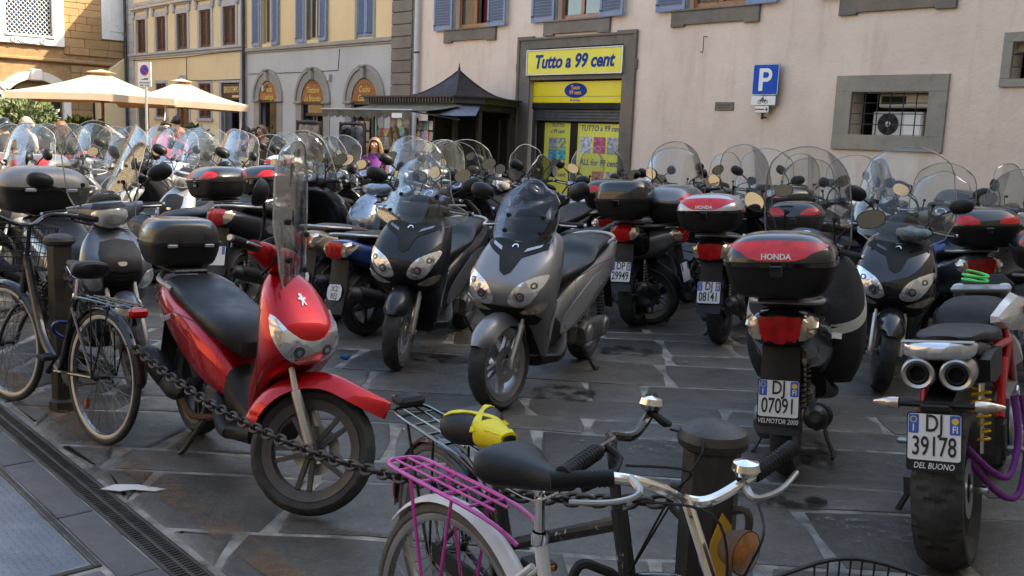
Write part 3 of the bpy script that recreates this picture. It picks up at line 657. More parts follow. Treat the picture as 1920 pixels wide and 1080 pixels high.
MB().prism([(.02+.04*cos(t), .065+.042*sin(t)) for t in [R(-90+15*i) for i in range(13)]]+[(-.04, .107), (-.04, .023)], -.003, 0).ob('letter_counter', m_pblue, ps, mw=M.Translation((.0, -.012, .59)))
plate_part(ps, -.235, .205, .205, .35, m_white, r=.02, bord=.006)
mo = MB(); T = [2*pi*i/20 for i in range(20)]
for cx in (-.055, .055): mo.tube([(cx+.026*cos(t), 0, -.018+.026*sin(t)) for t in T], .004, 4, closed=True)
mo.tube([(-.055, 0, -.018), (-.02, 0, .01), (.02, 0, -.01), (.04, 0, .01), (.055, 0, -.018)], .006, 4); mo.tube([(-.03, 0, .015), (-.005, 0, .035), (.02, 0, .01)], .009, 5); mo.tube([(-.03, 0, .012), (.0, 0, -.01), (-.005, 0, -.03)], .006, 4); mo.ball((.0, 0, .052), (.011, .003, .011), 8, 5)
mo.ob('motorcycle_symbol', m_ink, ps, mw=M.Translation((-.015, -.014, .278)))
plate_part(ps, -.15, .10, .095, .2, m_white, r=.015, bord=.005)
MB().prism([(-.0, -.006), (.03, -.006), (.02, -.03), (.03, -.03), (.055, 0), (.03, .03), (.02, .03), (.03, .006), (-.0, .006)], -.015, -.0115).ob('arrow_symbol', m_ink, ps, mw=M.Translation((.03, 0, .147)))
bx('red_note', mat('note_red', (.5, .05, .04), .5), ps, (-.14, -.0145, .135), (.02, -.0115, .158), 0)
tb('post', m_dkm, ps, [(-.025, .02, .0), (-.025, .02, .5)], .022, 10); tb('bracket', m_dkm, ps, [(-.025, .02, .45), (-.025, .11, .45)], .015, 8); tb('bracket', m_dkm, ps, [(-.025, .02, .03), (-.025, .11, .03)], .015, 8)
pq = wall_thing('street_plaque', 'small grey stone plaque set on the pink wall', 'plaque', -4.02, -.012, 2.195); bx('slab', m_pietra, pq, (-.175, -.012, -.065), (.175, .012, .065), .005)
bx('carved_line', m_blkm, pq, (-.13, -.0135, .012), (.13, -.0118, .022), 0); bx('carved_line', m_blkm, pq, (-.09, -.0135, -.026), (.09, -.0118, -.018), 0)
hk = wall_thing('iron_hook', 'rusty iron hook hanging from the upper wall', 'hook', -4.45, 0, 3.28); MB().tube(spline([(0, .02, 0), (0, -.08, .0), (0, -.09, -.02), (0, -.09, -.22), (-.02, -.09, -.25), (-.05, -.09, -.23)], 4), .007, 6).ob('hook_rod', m_rust, hk)
dp = wall_thing('drainpipe', 'white drainpipe running down beside the stone quoins', 'drainpipe', -12.05, -.09, 0); tb('pipe', mat('pipe_white', (.5, .5, .5), .5, var=.12, dust=.15), dp, [(0, 0, 0), (0, 0, 6.5)], .055, 12)
for z in (1.2, 3.3, 5.3): MB().lathe([(.062, -.02), (.062, .02)], 14, 'z', (0, 0, z)).ob('clamp', m_rust, dp); 
eb = wall_thing('meter_box', 'light blue grey metal box fixed to the wall beside the kiosk', 'meter box', -9.06, -.075, 2.10); bx('casing', mat('box_bluegrey', (.33, .37, .44), .45, .2), eb, (-.16, -.07, -.155), (.16, .07, .155), .01); bx('latch', m_ink, eb, (-.015, -.078, -.05), (.02, -.07, .02), .004)
# ------------------------------------------------------------ grey and orange restaurant building
m_greyp = plaster('grey_plaster', (.42, .40, .38), (.48, .46, .44), (.28, .27, .27), .3); m_oran = plaster('orange_plaster', (.67, .48, .26), (.73, .54, .31), (.5, .33, .15), .2)
m_trim = stone('grey_trim', (.24, .22, .19), (.31, .285, .25), (.36, .34, .3), .25, .3, 25, .85, .06)
gb = thing('restaurant_building', 'grey and orange building with three arched restaurant openings', 'building'); gb.matrix_world = FAC.copy()
arch = [(-19.29, -18.29), (-17.03, -15.94), (-14.70, -13.62)]; gw = [(-19.12, -18.59), (-16.79, -16.22), (-14.50, -13.85)]
obj('ground_floor_wall', wall_with_holes(-20.0, -13.03, 0, 3.59, [(a, b, 0, 2.8) for a, b in arch], .3), m_greyp, gb)
obj('upper_wall', wall_with_holes(-20.0, -13.03, 3.69, 6.6, [(a, b, 3.78, 5.45) for a, b in gw], .3), m_oran, gb)
bx('string_course', m_trim, gb, (-20.0, -.07, 3.592), (-13.035, .3, 3.688), .015); bx('string_course', m_trim, gb, (-20.0, -.035, 3.545), (-13.035, .0, 3.588), .008)
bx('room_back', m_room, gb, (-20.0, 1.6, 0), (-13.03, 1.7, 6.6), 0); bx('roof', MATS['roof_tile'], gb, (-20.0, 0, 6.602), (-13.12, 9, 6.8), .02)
m_sgr = mat('maroon_glass_sign', (.13, .018, .012), .25, coat=.6, var=.2); m_gold = mat('gold_letter', (.75, .48, .1), .45)
for i, (a, b) in enumerate(arch):
    c = (a+b)/2; r = (b-a)/2; zs = 2.8-r; n = 20
    def ringpts(r0, r1): return [(c+r0*cos(t), zs+r0*sin(t)) for t in [pi*k/n for k in range(n+1)]]+[(c+r1*cos(t), zs+r1*sin(t)) for t in [pi*k/n for k in range(n, -1, -1)]]
    def archi(r0, r1, y0, y1):
        rings = []
        for k in range(n+1):
            t = pi*k/n; ct, st = cos(t), sin(t); rings.append([(c+r0*ct, y0, zs+r0*st), (c+r1*ct, y0, zs+r1*st), (c+r1*ct, y1, zs+r1*st), (c+r0*ct, y1, zs+r0*st)])
        return MB().loft(rings)
    archi(r-.005, r+.28, -.025, .10).ob('archivolt', m_trim, gb); archi(r+.22, r+.31, -.055, -.0).ob('archivolt_moulding', m_trim, gb)
    bx('keystone', m_trim, gb, (c-.07, -.11, 2.78), (c+.07, -.0, 3.04), .02); bx('keystone', m_trim, gb, (c-.12, -.13, 3.045), (c+.12, -.0, 3.1), .012)
    for x0, x1 in ((a-.28, a+.005), (b-.005, b+.28)):
        bx('arch_pier', m_trim, gb, (x0, -.022, 0), (x1, .10, zs-.06), .008); bx('impost', m_trim, gb, (x0-.03, -.085, zs-.058), (x1+.03, .10, zs-.001), .012)
    si = MB().prism([(c+(r-.02)*cos(t), zs+(r-.02)*sin(t)) for t in [pi*k/n for k in range(n+1)]], -.008, .03).ob('arch_sign', m_sgr, gb)
    t1, t2 = (('Cucina', 'Casalinga'), ('Trattoria', 'Lo Stracotto'), ('Cucina', 'Casalinga'))[i]
    text('lettering', t1, m_gold, si, .21, wall_mx(c, -.011, zs+.28), shear=.35, ext=.002, bold=.006, sx=.8); text('lettering', t2, m_gold, si, .21, wall_mx(c, -.011, zs+.07), shear=.35, ext=.002, bold=.006, sx=.72)
    bx('transom', m_frm, gb, (a+.006, -.006, zs-.075), (b-.006, .1, zs-.004), .004)
    for x0, x1 in ((a+.03, a+.09), (b-.09, b-.03)): bx('door_frame', m_frm, gb, (x0, .0, 0), (x1, .06, zs-.076), .004)
    if i == 1:
        bx('door_frame', m_frm, gb, (c-.02, .04, 0), (c+.03, .10, 1.95), .004); bx('door_frame', m_frm, gb, (a+.09, .041, 1.9), (b-.09, .099, 1.97), .004)
        text('lettering', 'RISTORANTE', m_gold, bx('door_glass', m_glass, gb, (a+.09, .07, 1.97), (b-.09, .076, zs-.076), 0), .10, wall_mx(c, .065, zs-.16), ext=.001)
        bx('door_glass', m_glass, gb, (a+.09, .15, .1), (c-.02, .156, 1.9), 0)
    else: bx('window_glass', clear_mat('clear_glass', (.85, .87, .87), .02) if 'clear_glass' not in MATS else MATS['clear_glass'], gb, (a+.09, .14, .4), (b-.09, .146, zs-.076), 0)
m_frsh = mat('window_beige', (.42, .33, .22), .5)
for i, (a, b) in enumerate(gw):
    bx('window_jamb', m_trim, gb, (a-.10, -.02, 3.70), (a, .12, 5.5), .004); bx('window_jamb', m_trim, gb, (b, -.02, 3.70), (b+.10, .12, 5.5), .004); bx('window_lintel', m_trim, gb, (a-.1, -.02, 5.451), (b+.1, .12, 5.56), .004)
    if i == 2:
        mid = (a+b)/2; shutter(gb, a-.02, mid-.004, 3.72, 5.45, -.0, m_shut, .05); shutter(gb, mid+.004, b+.02, 3.72, 5.45, -.0, m_shut, .05)
    else:
        shutter(gb, a-.47, a-.1, 3.72, 5.45, -.07, m_shut, .05, ang=R(5)); shutter(gb, b+.1, b+.45, 3.72, 5.45, -.06, m_shut, .05, ang=R(-4))
        w = MB()
        for q in ((a, a+.06, 3.781, 5.45), (b-.06, b, 3.781, 5.45), ((a+b)/2-.035, (a+b)/2+.035, 3.84, 5.45), (a+.06, b-.06, 3.781, 3.84)): w.box((q[0], .1, q[2]), (q[1], .16, q[3]), .004)
        f = w.ob('window', m_frsh, gb); bx('pane', m_glass, f, (a+.05, .125, 3.83), ((a+b)/2-.03, .131, 5.45), 0); bx('pane', m_glass, f, ((a+b)/2+.03, .125, 3.83), (b-.05, .131, 5.45), 0)
for x, z in ((-16.0, 2.83), (-19.3, 2.6)): bx('alarm_box', m_sil, gb, (x+.3, -.09, z-.08), (x+.4, -.0, z+.08), .01)
tb('wall_cable', m_blkm, gb, [(-19.9, -.012, 3.0), (-17, -.012, 2.99), (-15.3, -.012, 3.0), (-15.25, -.012, 3.5)], .008, 5)
# ------------------------------------------------------------ yellow building
m_yelp = plaster('yellow_plaster', (.65, .50, .29), (.71, .56, .34), (.5, .35, .17), .22); m_brsh = mat('brown_shutter', (.085, .03, .018), .55, var=.2, dust=.1)
m_tr2 = stone('bluegrey_trim', (.33, .33, .34), (.4, .4, .41), (.42, .42, .42), .2, .25, 25, .85, .06)
yb = thing('yellow_building', 'yellow building with five brown shuttered windows behind the parasols', 'building'); yb.matrix_world = FAC.copy()
yw = [(-27.74, -26.98), (-26.15, -25.39), (-24.55, -23.79), (-22.94, -22.18), (-21.40, -20.63)]
lowh = [(-21.55, -20.42, 0, 2.78), (-23.03, -22.23, 1.76, 2.78), (-26.22, -25.42, 1.76, 2.82), (-27.87, -26.85, 0, 2.10), (-24.62, -23.74, 0, 2.52)]
obj('wall', wall_with_holes(-28.6, -20.0, 0, 6.6, [(a, b, 3.83, 4.9) for a, b in yw]+lowh, .3), m_yelp, yb)
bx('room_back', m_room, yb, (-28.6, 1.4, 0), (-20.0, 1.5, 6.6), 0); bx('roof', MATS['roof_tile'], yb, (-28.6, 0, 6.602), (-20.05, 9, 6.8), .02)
bx('string_course', m_tr2, yb, (-28.6, -.08, 3.735), (-20.01, 0, 3.81), .012); bx('string_course', m_tr2, yb, (-28.6, -.04, 3.66), (-20.01, 0, 3.732), .008); bx('frieze', m_tr2, yb, (-28.6, -.03, 5.34), (-20.01, 0, 5.46), .006)
z = 0
for i in range(22):
    bx('quoin_block', m_tr2, yb, (-28.56, -.03, z+.004), (-28.0, 0, z+.296), .006); bx('quoin_block', m_tr2, yb, (-20.36, -.03, z+.004), (-20.02, 0, z+.296), .006); z += .3
for a, b in yw:
    for q in ((a-.13, a, 3.83, 5.06), (b, b+.13, 3.83, 5.06), (a, b, 4.9, 5.06)): bx('window_surround', m_tr2, yb, (q[0], -.03, q[2]), (q[1], .08, q[3]), .004)
    bx('window_cornice', m_tr2, yb, (a-.3, -.13, 5.21), (b+.3, 0, 5.27), .015); bx('window_cornice', m_tr2, yb, (a-.26, -.07, 5.17), (b+.26, 0, 5.208), .01)
    for x in (a-.22, b+.10): bx('console', m_tr2, yb, (x, -.09, 4.93), (x+.12, 0, 5.168), .03)
    mid = (a+b)/2; shutter(yb, a, mid-.004, 3.835, 4.9, .03, m_brsh, .05, True); shutter(yb, mid+.004, b, 3.835, 4.9, .03, m_brsh, .05, True)
for a, b, c, d in lowh[1:3]:
    mid = (a+b)/2; shutter(yb, a, mid-.004, c, d, .02, m_brsh, .05, True); shutter(yb, mid+.004, b, c, d, .02, m_brsh, .05, True); bx('window_sill', m_tr2, yb, (a-.12, -.07, c-.10), (b+.12, 0, c-.002), .01)
    for q in ((a-.1, a, c, d), (b, b+.1, c, d), (a-.1, b+.1, d+.001, d+.1)): bx('window_surround', m_tr2, yb, (q[0], -.02, q[2]), (q[1], .05, q[3]), .004)
a, b, c, d = lowh[0]
for q in ((a-.13, a, 0, d), (b, b+.06, 0, d), (a-.13, b+.06, d+.001, d+.1)): bx('door_surround', m_tr2, yb, (q[0], -.025, q[2]), (q[1], .08, q[3]), .004)
bx('door_leaf', mat('door_blue', (.03, .045, .07), .4), yb, (a, .1, 0), (a+.42, .15, 2.3), .01)
ss = bx('shop_fascia', m_frm, yb, (a+.02, .02, 2.30), (b-.02, .1, 2.75), .005); text('lettering', 'SENZATEMPO', mat('cream_letter', (.75, .5, .22), .5), ss, .235, wall_mx((a+b)/2, .017, 2.58), bold=.012, ext=.003, sx=.62); bx('fascia_note', MATS['cream_letter'], ss, (b-.5, .016, 2.37), (b-.1, .02, 2.43), 0)
a, b, c, d = lowh[3]
for i in range(38): bx('slat', m_shtr, yb, (a, .06+.006*(i % 2), i*.055), (b, .09, i*.055+.052), .006)
a, b, c, d = lowh[4]; bx('door', mat('door_brown', (.14, .055, .02), .5, var=.25), yb, (a+.05, .12, 0), (b-.05, .17, 2.0), .01)
rings = []
for k in range(17): t = pi*k/16; rings.append([((a+b)/2+q*cos(t), y, 2.5+q*sin(t)*1.0) for q, y in ((.44, -.03), (.56, -.03), (.56, .1), (.44, .1))])
MB().loft(rings).ob('door_arch', m_tr2, yb); MB().prism([((a+b)/2+.45*cos(pi*k/12), 2.52+.45*sin(pi*k/12)) for k in range(13)], -.004, -.001).ob('fanlight', m_glass, yb)
for x in (a-.11, b): bx('door_surround', m_tr2, yb, (x, -.025, 0), (x+.11, .08, 2.5), .004)
tb('downpipe', m_dkm, yb, [(-20.03, -.09, 0), (-20.03, -.09, 6.5)], .045, 10); tb('wall_cable', m_blkm, yb, [(-28.0, -.05, 3.6), (-24, -.05, 3.58), (-22.2, -.05, 3.62), (-20.1, -.05, 3.64)], .012, 5); tb('wall_cable', m_blkm, yb, [(-23.85, -.03, 3.6), (-23.85, -.03, 2.9), (-22.9, -.03, 2.86), (-20.3, -.03, 2.86)], .01, 5)
tb('downpipe', m_dkm, yb, [(-28.45, -.12, 0), (-28.45, -.12, 6.5)], .05, 10)
MB().prism([(.0, 0), (1.0, 0), (1.0, 2.2), (.78, 2.9), (.5, 3.35), (.0, 3.7)], -28.97, -28.62, 'x').ob('curved_buttress', m_yelp, yb, mw=M(((1, 0, 0, 0), (0, -1, 0, 0), (0, 0, 1, 0), (0, 0, 0, 1))))
# ------------------------------------------------------------ church
m_brown = stone('brown_sandstone', (.28, .165, .075), (.36, .225, .11), (.42, .29, .16), .4, 1.0, 5, .9, .13); m_marb = stone('white_stone', (.6, .58, .55), (.68, .66, .63), (.5, .48, .46), .3, .3, 20, .8, .08)
ch = thing('church', 'brown stone church wall with white framed grille window and portal', 'church')
ch.matrix_world = M(((-WN.x, WD.x, 0, (W0+WD*29).x), (-WN.y, WD.y, 0, (W0+WD*29).y), (0, 0, 1, 0), (0, 0, 0, 1)))   # local x = -p, y = away from the court
obj('wall', wall_with_holes(-16, 3, 0, 12, [(-3.70, -2.30, 4.17, 7.2), (-3.75, -2.05, 0, 2.5), (-1.06, -.60, 0, 2.26)], .5), mat('joint_brown', (.27, .165, .08), .95, var=.25, bump=.8, bs=8), ch)
z = .02; rr = random.Random(11)
while z < 7.5:
    h = rr.choice((.2, .24, .3, .34)); x = -9.0-rr.random()*.5
    while x < .0:
        w = rr.uniform(.45, 1.1); x1 = min(x+w, .0); cz = (z+z+h)/2
        zones = []
        if z+h > 3.88: zones.append((-4.2, -1.945))
        if z < 2.6: zones.append((-4.1, -1.78))
        elif z < 3.1: zones.append((-4.1, -1.75))
        if z < 2.28: zones.append((-1.07, -.59))
        if z+h > 4.27: zones.append((-.725, .1))
        parts_ = [(x, x1)]
        for za_, zb_ in zones: parts_ = [q for a_, b_ in parts_ for q in ((a_, min(b_, za_)), (max(a_, zb_), b_)) if q[1]-q[0] > .04]
        if not 3.36 < cz < 3.56:
            for a_, b_ in parts_: bx('stone_block', m_brown, ch, (a_+.003, -.05-rr.random()*.02, z+.003), (b_-.003, .0, z+h-.003), .012)
        x += w
    z += h
bx('ledge', m_brown, ch, (-9, -.16, 3.40), (-.0, 0, 3.52), .03)
for q in ((-4.2, -3.7, 3.9, 7.6), (-2.3, -1.95, 3.9, 7.6), (-3.7, -2.3, 3.9, 4.17), (-3.7, -2.3, 7.2, 7.6)): bx('window_frame', m_marb, ch, (q[0]+.001, -.14, q[2]+.001), (q[1]-.001, .1, q[3]-.001), .012)
bx('window_sill', m_marb, ch, (-3.75, -.2, 4.13), (-2.25, -.141, 4.21), .015)
for x in (-3.5, -2.62): MB().lathe([(.03, -.06), (.09, -.05), (.1, 0)], 16, 'y', (x, -.14, 4.02)).ob('scroll', m_marb, ch)
MB().prism([(-3.5, 4.1), (-3.3, 3.95), (-3.05, 3.92), (-2.8, 3.95), (-2.62, 4.1)], -.17, -.141).ob('apron_panel', m_marb, ch)
bx('window_glass', mat('leaded_glass', (.02, .04, .08), .15, coat=.6, var=.5, vs=10), ch, (-3.72, .2, 4.1), (-2.28, .22, 7.25), 0)
gm = MB(); n = 0
for i in range(-16, 12):
    for sgn in (1, -1):
        pts = []
        x0 = -3.7+i*.14
        for z in (4.17, 7.2):
            pts.append((x0+sgn*(z-4.17)*.9+(0 if sgn > 0 else 1.4), .03+.012*sgn, z))
        # clip to the opening
        (xa, ya, za), (xb, yb_, zb) = pts; q = []
        for tt in [k/60 for k in range(61)]:
            x = xa+(xb-xa)*tt
            if -3.7 <= x <= -2.3: q.append((x, ya, za+(zb-za)*tt))
        if len(q) > 1: gm.tube([q[0], q[-1]], .011, 4)
tag(gm.ob('grille_lattice', m_white, ch, False), kind='stuff')
bx('panel_frame', m_marb, ch, (-.72, -.1, 4.28), (.0, .02, 7.6), .015); bx('panel_recess', m_marb, ch, (-.48, -.13, 4.55), (.0, -.101, 7.6), .012)
n = 16; rings = []
for k in range(n+1):
    t = R(35+110*k/n); rings.append([(-2.9+q*cos(t), y, 1.75+q*sin(t)) for q, y in ((1.05, -.22), (1.32, -.28), (1.32, 0), (1.05, 0))])
MB().loft(rings).ob('portal_arch', m_marb, ch); bx('portal_keystone', m_marb, ch, (-3.08, -.34, 2.75), (-2.72, 0, 3.13), .04)
for x0, x1 in ((-4.05, -3.75), (-2.05, -1.82)): bx('portal_jamb', m_marb, ch, (x0, -.2, 0), (x1, .1, 2.55), .01); bx('portal_capital', m_marb, ch, (x0-.05, -.24, 2.551), (x1+.05, .1, 2.66), .02)
bx('portal_door', m_frm, ch, (-3.8, .2, 0), (-2.0, .25, 2.9), .01); bx('side_door', mat('gate_blue', (.03, .035, .05), .5), ch, (-1.06, .06, 0), (-.6, .1, 2.26), .01)
for i in range(6): bx('gate_bar', m_dkm, ch, (-1.04+i*.085, .03, .02), (-1.02+i*.085, .055, 2.24), .004)
bx('notice', m_white, ch, (-.93, .02, 2.0), (-.78, .029, 2.2), 0)
# ------------------------------------------------------------ houses round the court that keep the near half in shade
m_h = plaster('ochre_plaster', (.5, .38, .24), (.56, .44, .3), (.36, .28, .2), .3)
def block(name, label, s0, s1, p0, p1, h):
    o = thing(name, label, 'building'); o.matrix_world = FAC.copy(); q = wall_with_holes(-s1, -s0, 0, h, [], .3)
    bx('wall', m_h, o, (-s1, -p1, 0), (-s0, -p0, h), 0); bx('roof', MATS['roof_tile'], o, (-s1-.4, -p1-.4, h+.002), (-s0+.4, -p0+.4, h+.3), .05)
    return o
block('corner_house', 'tall ochre house across the street that shades the near scooters', -24, -9.5, -18, 30, 13.6)
block('street_house', 'long low ochre house facing the pink building', -9.4, 26, 22, 32, 8)
# ------------------------------------------------------------ scooters
P_B = mat('body_paint', (.03, .03, .032), .25, coat=1); P_T = mat('trim_paint', (.03, .03, .03), .4); P_K = mat('case_paint', (.02, .02, .022), .3, coat=.5); P_S = mat('seat_cover', (.010, .0105, .012), .42, spec=.32, bump=.15, bs=260)
def tyre_me(Rr, w, tread=0, rim=None):
    rim = rim or Rr-.065; n = 96 if tread else 40; h = w/2
    prof = [(rim, -h*.62), (rim+.012, -h*.8), ((Rr+rim)/2, -h*1.0), (Rr-.022, -h*.93), (Rr-.009, -h*.66), (Rr-.002, -h*.33), (Rr, 0), (Rr-.002, h*.33), (Rr-.009, h*.66), (Rr-.022, h*.93), ((Rr+rim)/2, h), (rim+.012, h*.8), (rim, h*.62), (rim, -h*.62)]
    m = MB(); rings = []
    for k in range(n):
        t = 2*pi*k/n; r_ = []
        for i, (r, y) in enumerate(prof):
            if tread and 3 <= i <= 9 and i != 6 and ((k+abs(i-6)*tread) % 8) < 2: r -= .007
            r_.append((r*cos(t), y, r*sin(t)))
        rings.append(r_)
    rings.append(rings[0]); return m.loft(rings, False, False).me(True, 40)
def rim_me(r, w, kind):
    m = MB(); h = w*.34
    m.lathe([(r-.035, -h*.9), (r-.012, -h), (r+.004, -h*1.15), (r+.004, -h*.8), (r-.022, -h*.3), (r-.022, h*.3), (r+.004, h*.8), (r+.004, h*1.15), (r-.012, h), (r-.035, h*.9), (r-.04, 0), (r-.035, -h*.9)], 40)
    m.lathe([(.012, -.055), (.035, -.05), (.04, -.03), (.04, .03), (.035, .05), (.012, .055), (.012, -.055)], 18)
    return m.me()
def spoke_me(r, kind):
    m = MB()
    if kind == 'double':
        for d in (-.022, .022):
            m.loft([[(.034, d-.009, -.014), (.034, d*.5+.010, -.014), (.034, d*.5+.010, .014), (.034, d-.009, .014)] if 0 else [(.03, -.012, d*.5-.01), (.03, .012, d*.5-.01), (.03, .012, d*.5+.01), (.03, -.012, d*.5+.01)],
                    [(r-.03, -.010, d*1.25-.009), (r-.03, .010, d*1.25-.009), (r-.03, .010, d*1.25+.009), (r-.03, -.010, d*1.25+.009)]])
    elif kind == 'star':
        m.loft([[(.03, -.013, -.02), (.03, .013, -.02), (.03, .013, .02), (.03, -.013, .02)], [(r*.6, -.01, -.016), (r*.6, .01, -.016), (r*.6, .01, .016), (r*.6, -.01, .016)], [(r-.03, -.012, -.035), (r-.03, .012, -.035), (r-.03, .012, .03), (r-.03, -.012, .03)]])
    else:
        m.loft([[(.03, -.016, -.026), (.03, .016, -.026), (.03, .016, .026), (.03, -.016, .026)], [(r-.03, -.016, -.03), (r-.03, .016, -.03), (r-.03, .016, .03), (r-.03, -.016, .03)]])
    return m.me()
WH = {}
def wheel(par, x, Rr, w, kind='double', nsp=5, rimmat=None, disc=True, tread=3, mw=None, dside=1):
    key = (Rr, w, kind, nsp, tread); r = Rr-.062
    if key not in WH: WH[key] = (tyre_me(Rr, w, tread, r), rim_me(r, w, kind), spoke_me(r, kind))
    ty, ri, sp = WH[key]; rm = rimmat or m_alu
    T = (mw or M()) @ M.Translation((x, 0, Rr))
    o = obj('wheel', ri, rm, par, T); obj('tyre', ty, m_tyre, o)
    for i in range(nsp): obj('spoke', sp, rm, o, M.Rotation(2*pi*i/nsp+.3, 4, 'Y'))
    if disc:
        k2 = ('disc', round(r, 3))
        if k2 not in WH:
            d = MB(); q = r*.5; d.lathe([(q*.55, -.002), (q, -.002), (q, .002), (q*.55, .002), (q*.55, -.002)], 32); WH[k2] = d.me()
        obj('brake_disc', WH[k2], m_alu, o, M.Translation((0, dside*.045, 0)))
    return o
def steer_mx(ax, az, rake, ang):
    a = V((-sin(rake), 0, cos(rake))); p = V((ax, 0, az)); return M.Translation(p) @ M.Rotation(ang, 4, a) @ M.Translation(-p)
def fender(par, x, Rr, w, a0, a1, mt, mw, gap=.03, drop=.05, beak=0, name='front_fender'):
    def fn(u, v):
        t = R(a0+(a1-a0)*u); b = v*2-1; r = Rr+gap-drop*abs(b)**3; e = 1-.45*max(0, (abs(u-.5)*2-.7)/.3)**2
        if beak and t < R(beak):
            tb_ = R(beak); d = (tb_-t)*Rr*.68; e = 1-.8*((tb_-t)/(tb_-R(a0)))**2.2; return (x+r*cos(tb_)+d*sin(tb_), w*b*e, Rr+r*sin(tb_)-d*cos(tb_)*1.25)
        return (x+r*cos(t), w*b*e, Rr+r*sin(t))
    vs, fs = sheet(fn, 22, 12, .005); return MB().add(vs, fs).ob(name, mt, par, mw=mw)
WSK = {'tall': ([(0, .12), (.12, .21), (.28, .255), (.5, .255), (.75, .24), (.9, .215), (1, .16)], .57, .26, .10), 'big': ([(0, .15), (.12, .28), (.3, .33), (.5, .315), (.75, .29), (.9, .26), (1, .19)], .59, .26, .12),
       'maxi': ([(0, .17), (.15, .24), (.4, .255), (.7, .235), (.9, .2), (1, .12)], .46, .24, .10), 'short': ([(0, .15), (.3, .2), (.7, .19), (.9, .16), (1, .1)], .28, .16, .08),
       'visor': ([(0, .15), (.15, .19), (.4, .20), (.7, .185), (.9, .15), (1, .09)], .36, .19, .08), 'wide': ([(0, .17), (.1, .32), (.22, .34), (.36, .24), (.55, .21), (.8, .19), (.92, .16), (1, .1)], .46, .2, .11), 'slim': ([(0, .12), (.15, .16), (.4, .205), (.7, .205), (.9, .175), (1, .11)], .58, .22, .09)}
def windscreen(par, kind, x, z, mw, mt=None, struts=True, lean=None, hs=1.0):
    tab, h, ln, cv = WSK[kind]; h *= hs; ln = ln if lean is None else lean
    def hw(v):
        for (a, p), (b, q) in zip(tab, tab[1:]):
            if v <= b: t = (v-a)/(b-a); t = t*t*(3-2*t); return p+(q-p)*t
        return tab[-1][1]
    def fn(u, v):
        b = u*2-1; y = hw(v)*b; return (x-ln*v-cv*(y/.3)**2*(1-.2*v), y, z+h*v-.05*v**3*b*b-.03*(1-v)*b*b)
    vs, fs = sheet(fn, 14, 18, .003); o = MB().add(vs, fs).ob('windscreen', mt or m_clr, par, mw=mw)
    bd = [fn(0, j/18) for j in range(19)]+[fn(i/14, 1) for i in range(1, 15)]+[fn(1, j/18) for j in range(17, -1, -1)]+[fn(i/14, 0) for i in range(13, 0, -1)]
    MB().tube(bd, .0042, 5, closed=True).ob('windscreen_edge', m_edge, o)
    if struts:
        for s in (-1, 1):
            p = fn(.5+s*.28, .42); q = fn(.5+s*.3, .18)
            MB().tube(spline([(x-.13, s*.12, z+.02), (q[0]-.03, s*.15, q[2]), (p[0]-.02, p[1], p[2])], 3), .006, 6).ob('screen_strut', m_blkm, o)
            for w in (p, q): MB().lathe([(0, -.016), (.013, -.014), (.013, .012), (0, .014)], 10, 'x', w).ob('screen_bolt', m_blkm, o)
    return o
def mirror(par, s, x, y, z, mw, kind='oval', out=.17, up=.17):
    c = V((x+.02, s*(y+out), z+up)); st = MB().tube(spline([(x, s*y, z), (x+.01, s*(y+.04), z+up*.5), c+V((.01, -s*.03, -.02))], 4), .007, 6)
    o = st.ob('mirror', m_blkm, par, mw=mw); rx = (.028, .078, .052) if kind == 'oval' else (.024, .056, .056)
    T = M.Translation(c) @ M.Rotation(R(18*s), 4, 'X') @ M.Rotation(R(-14*s), 4, 'Z')
    sh = MB().loft([[(q, rx[1]*k*sup(t, 2.3)[0], rx[2]*k*sup(t, 2.3)[1]) for t in [2*pi*i/18 for i in range(18)]] for q, k in ((.034, .25), (.028, .6), (.016, .86), (.0, .98), (-.014, 1.0))]); sh.ob('mirror_shell', P_M, o, mw=T)
    MB().prism([(rx[1]*.93*sup(t, 2.3)[0], rx[2]*.93*sup(t, 2.3)[1]) for t in [2*pi*i/18 for i in range(18)]], -.0155, -.0165, 'x').ob('mirror_glass', m_mir, o, mw=T)
    return o
P_M = mat('mirror_paint', (.009, .009, .010), .42, spec=.3, bump=.1, bs=200)
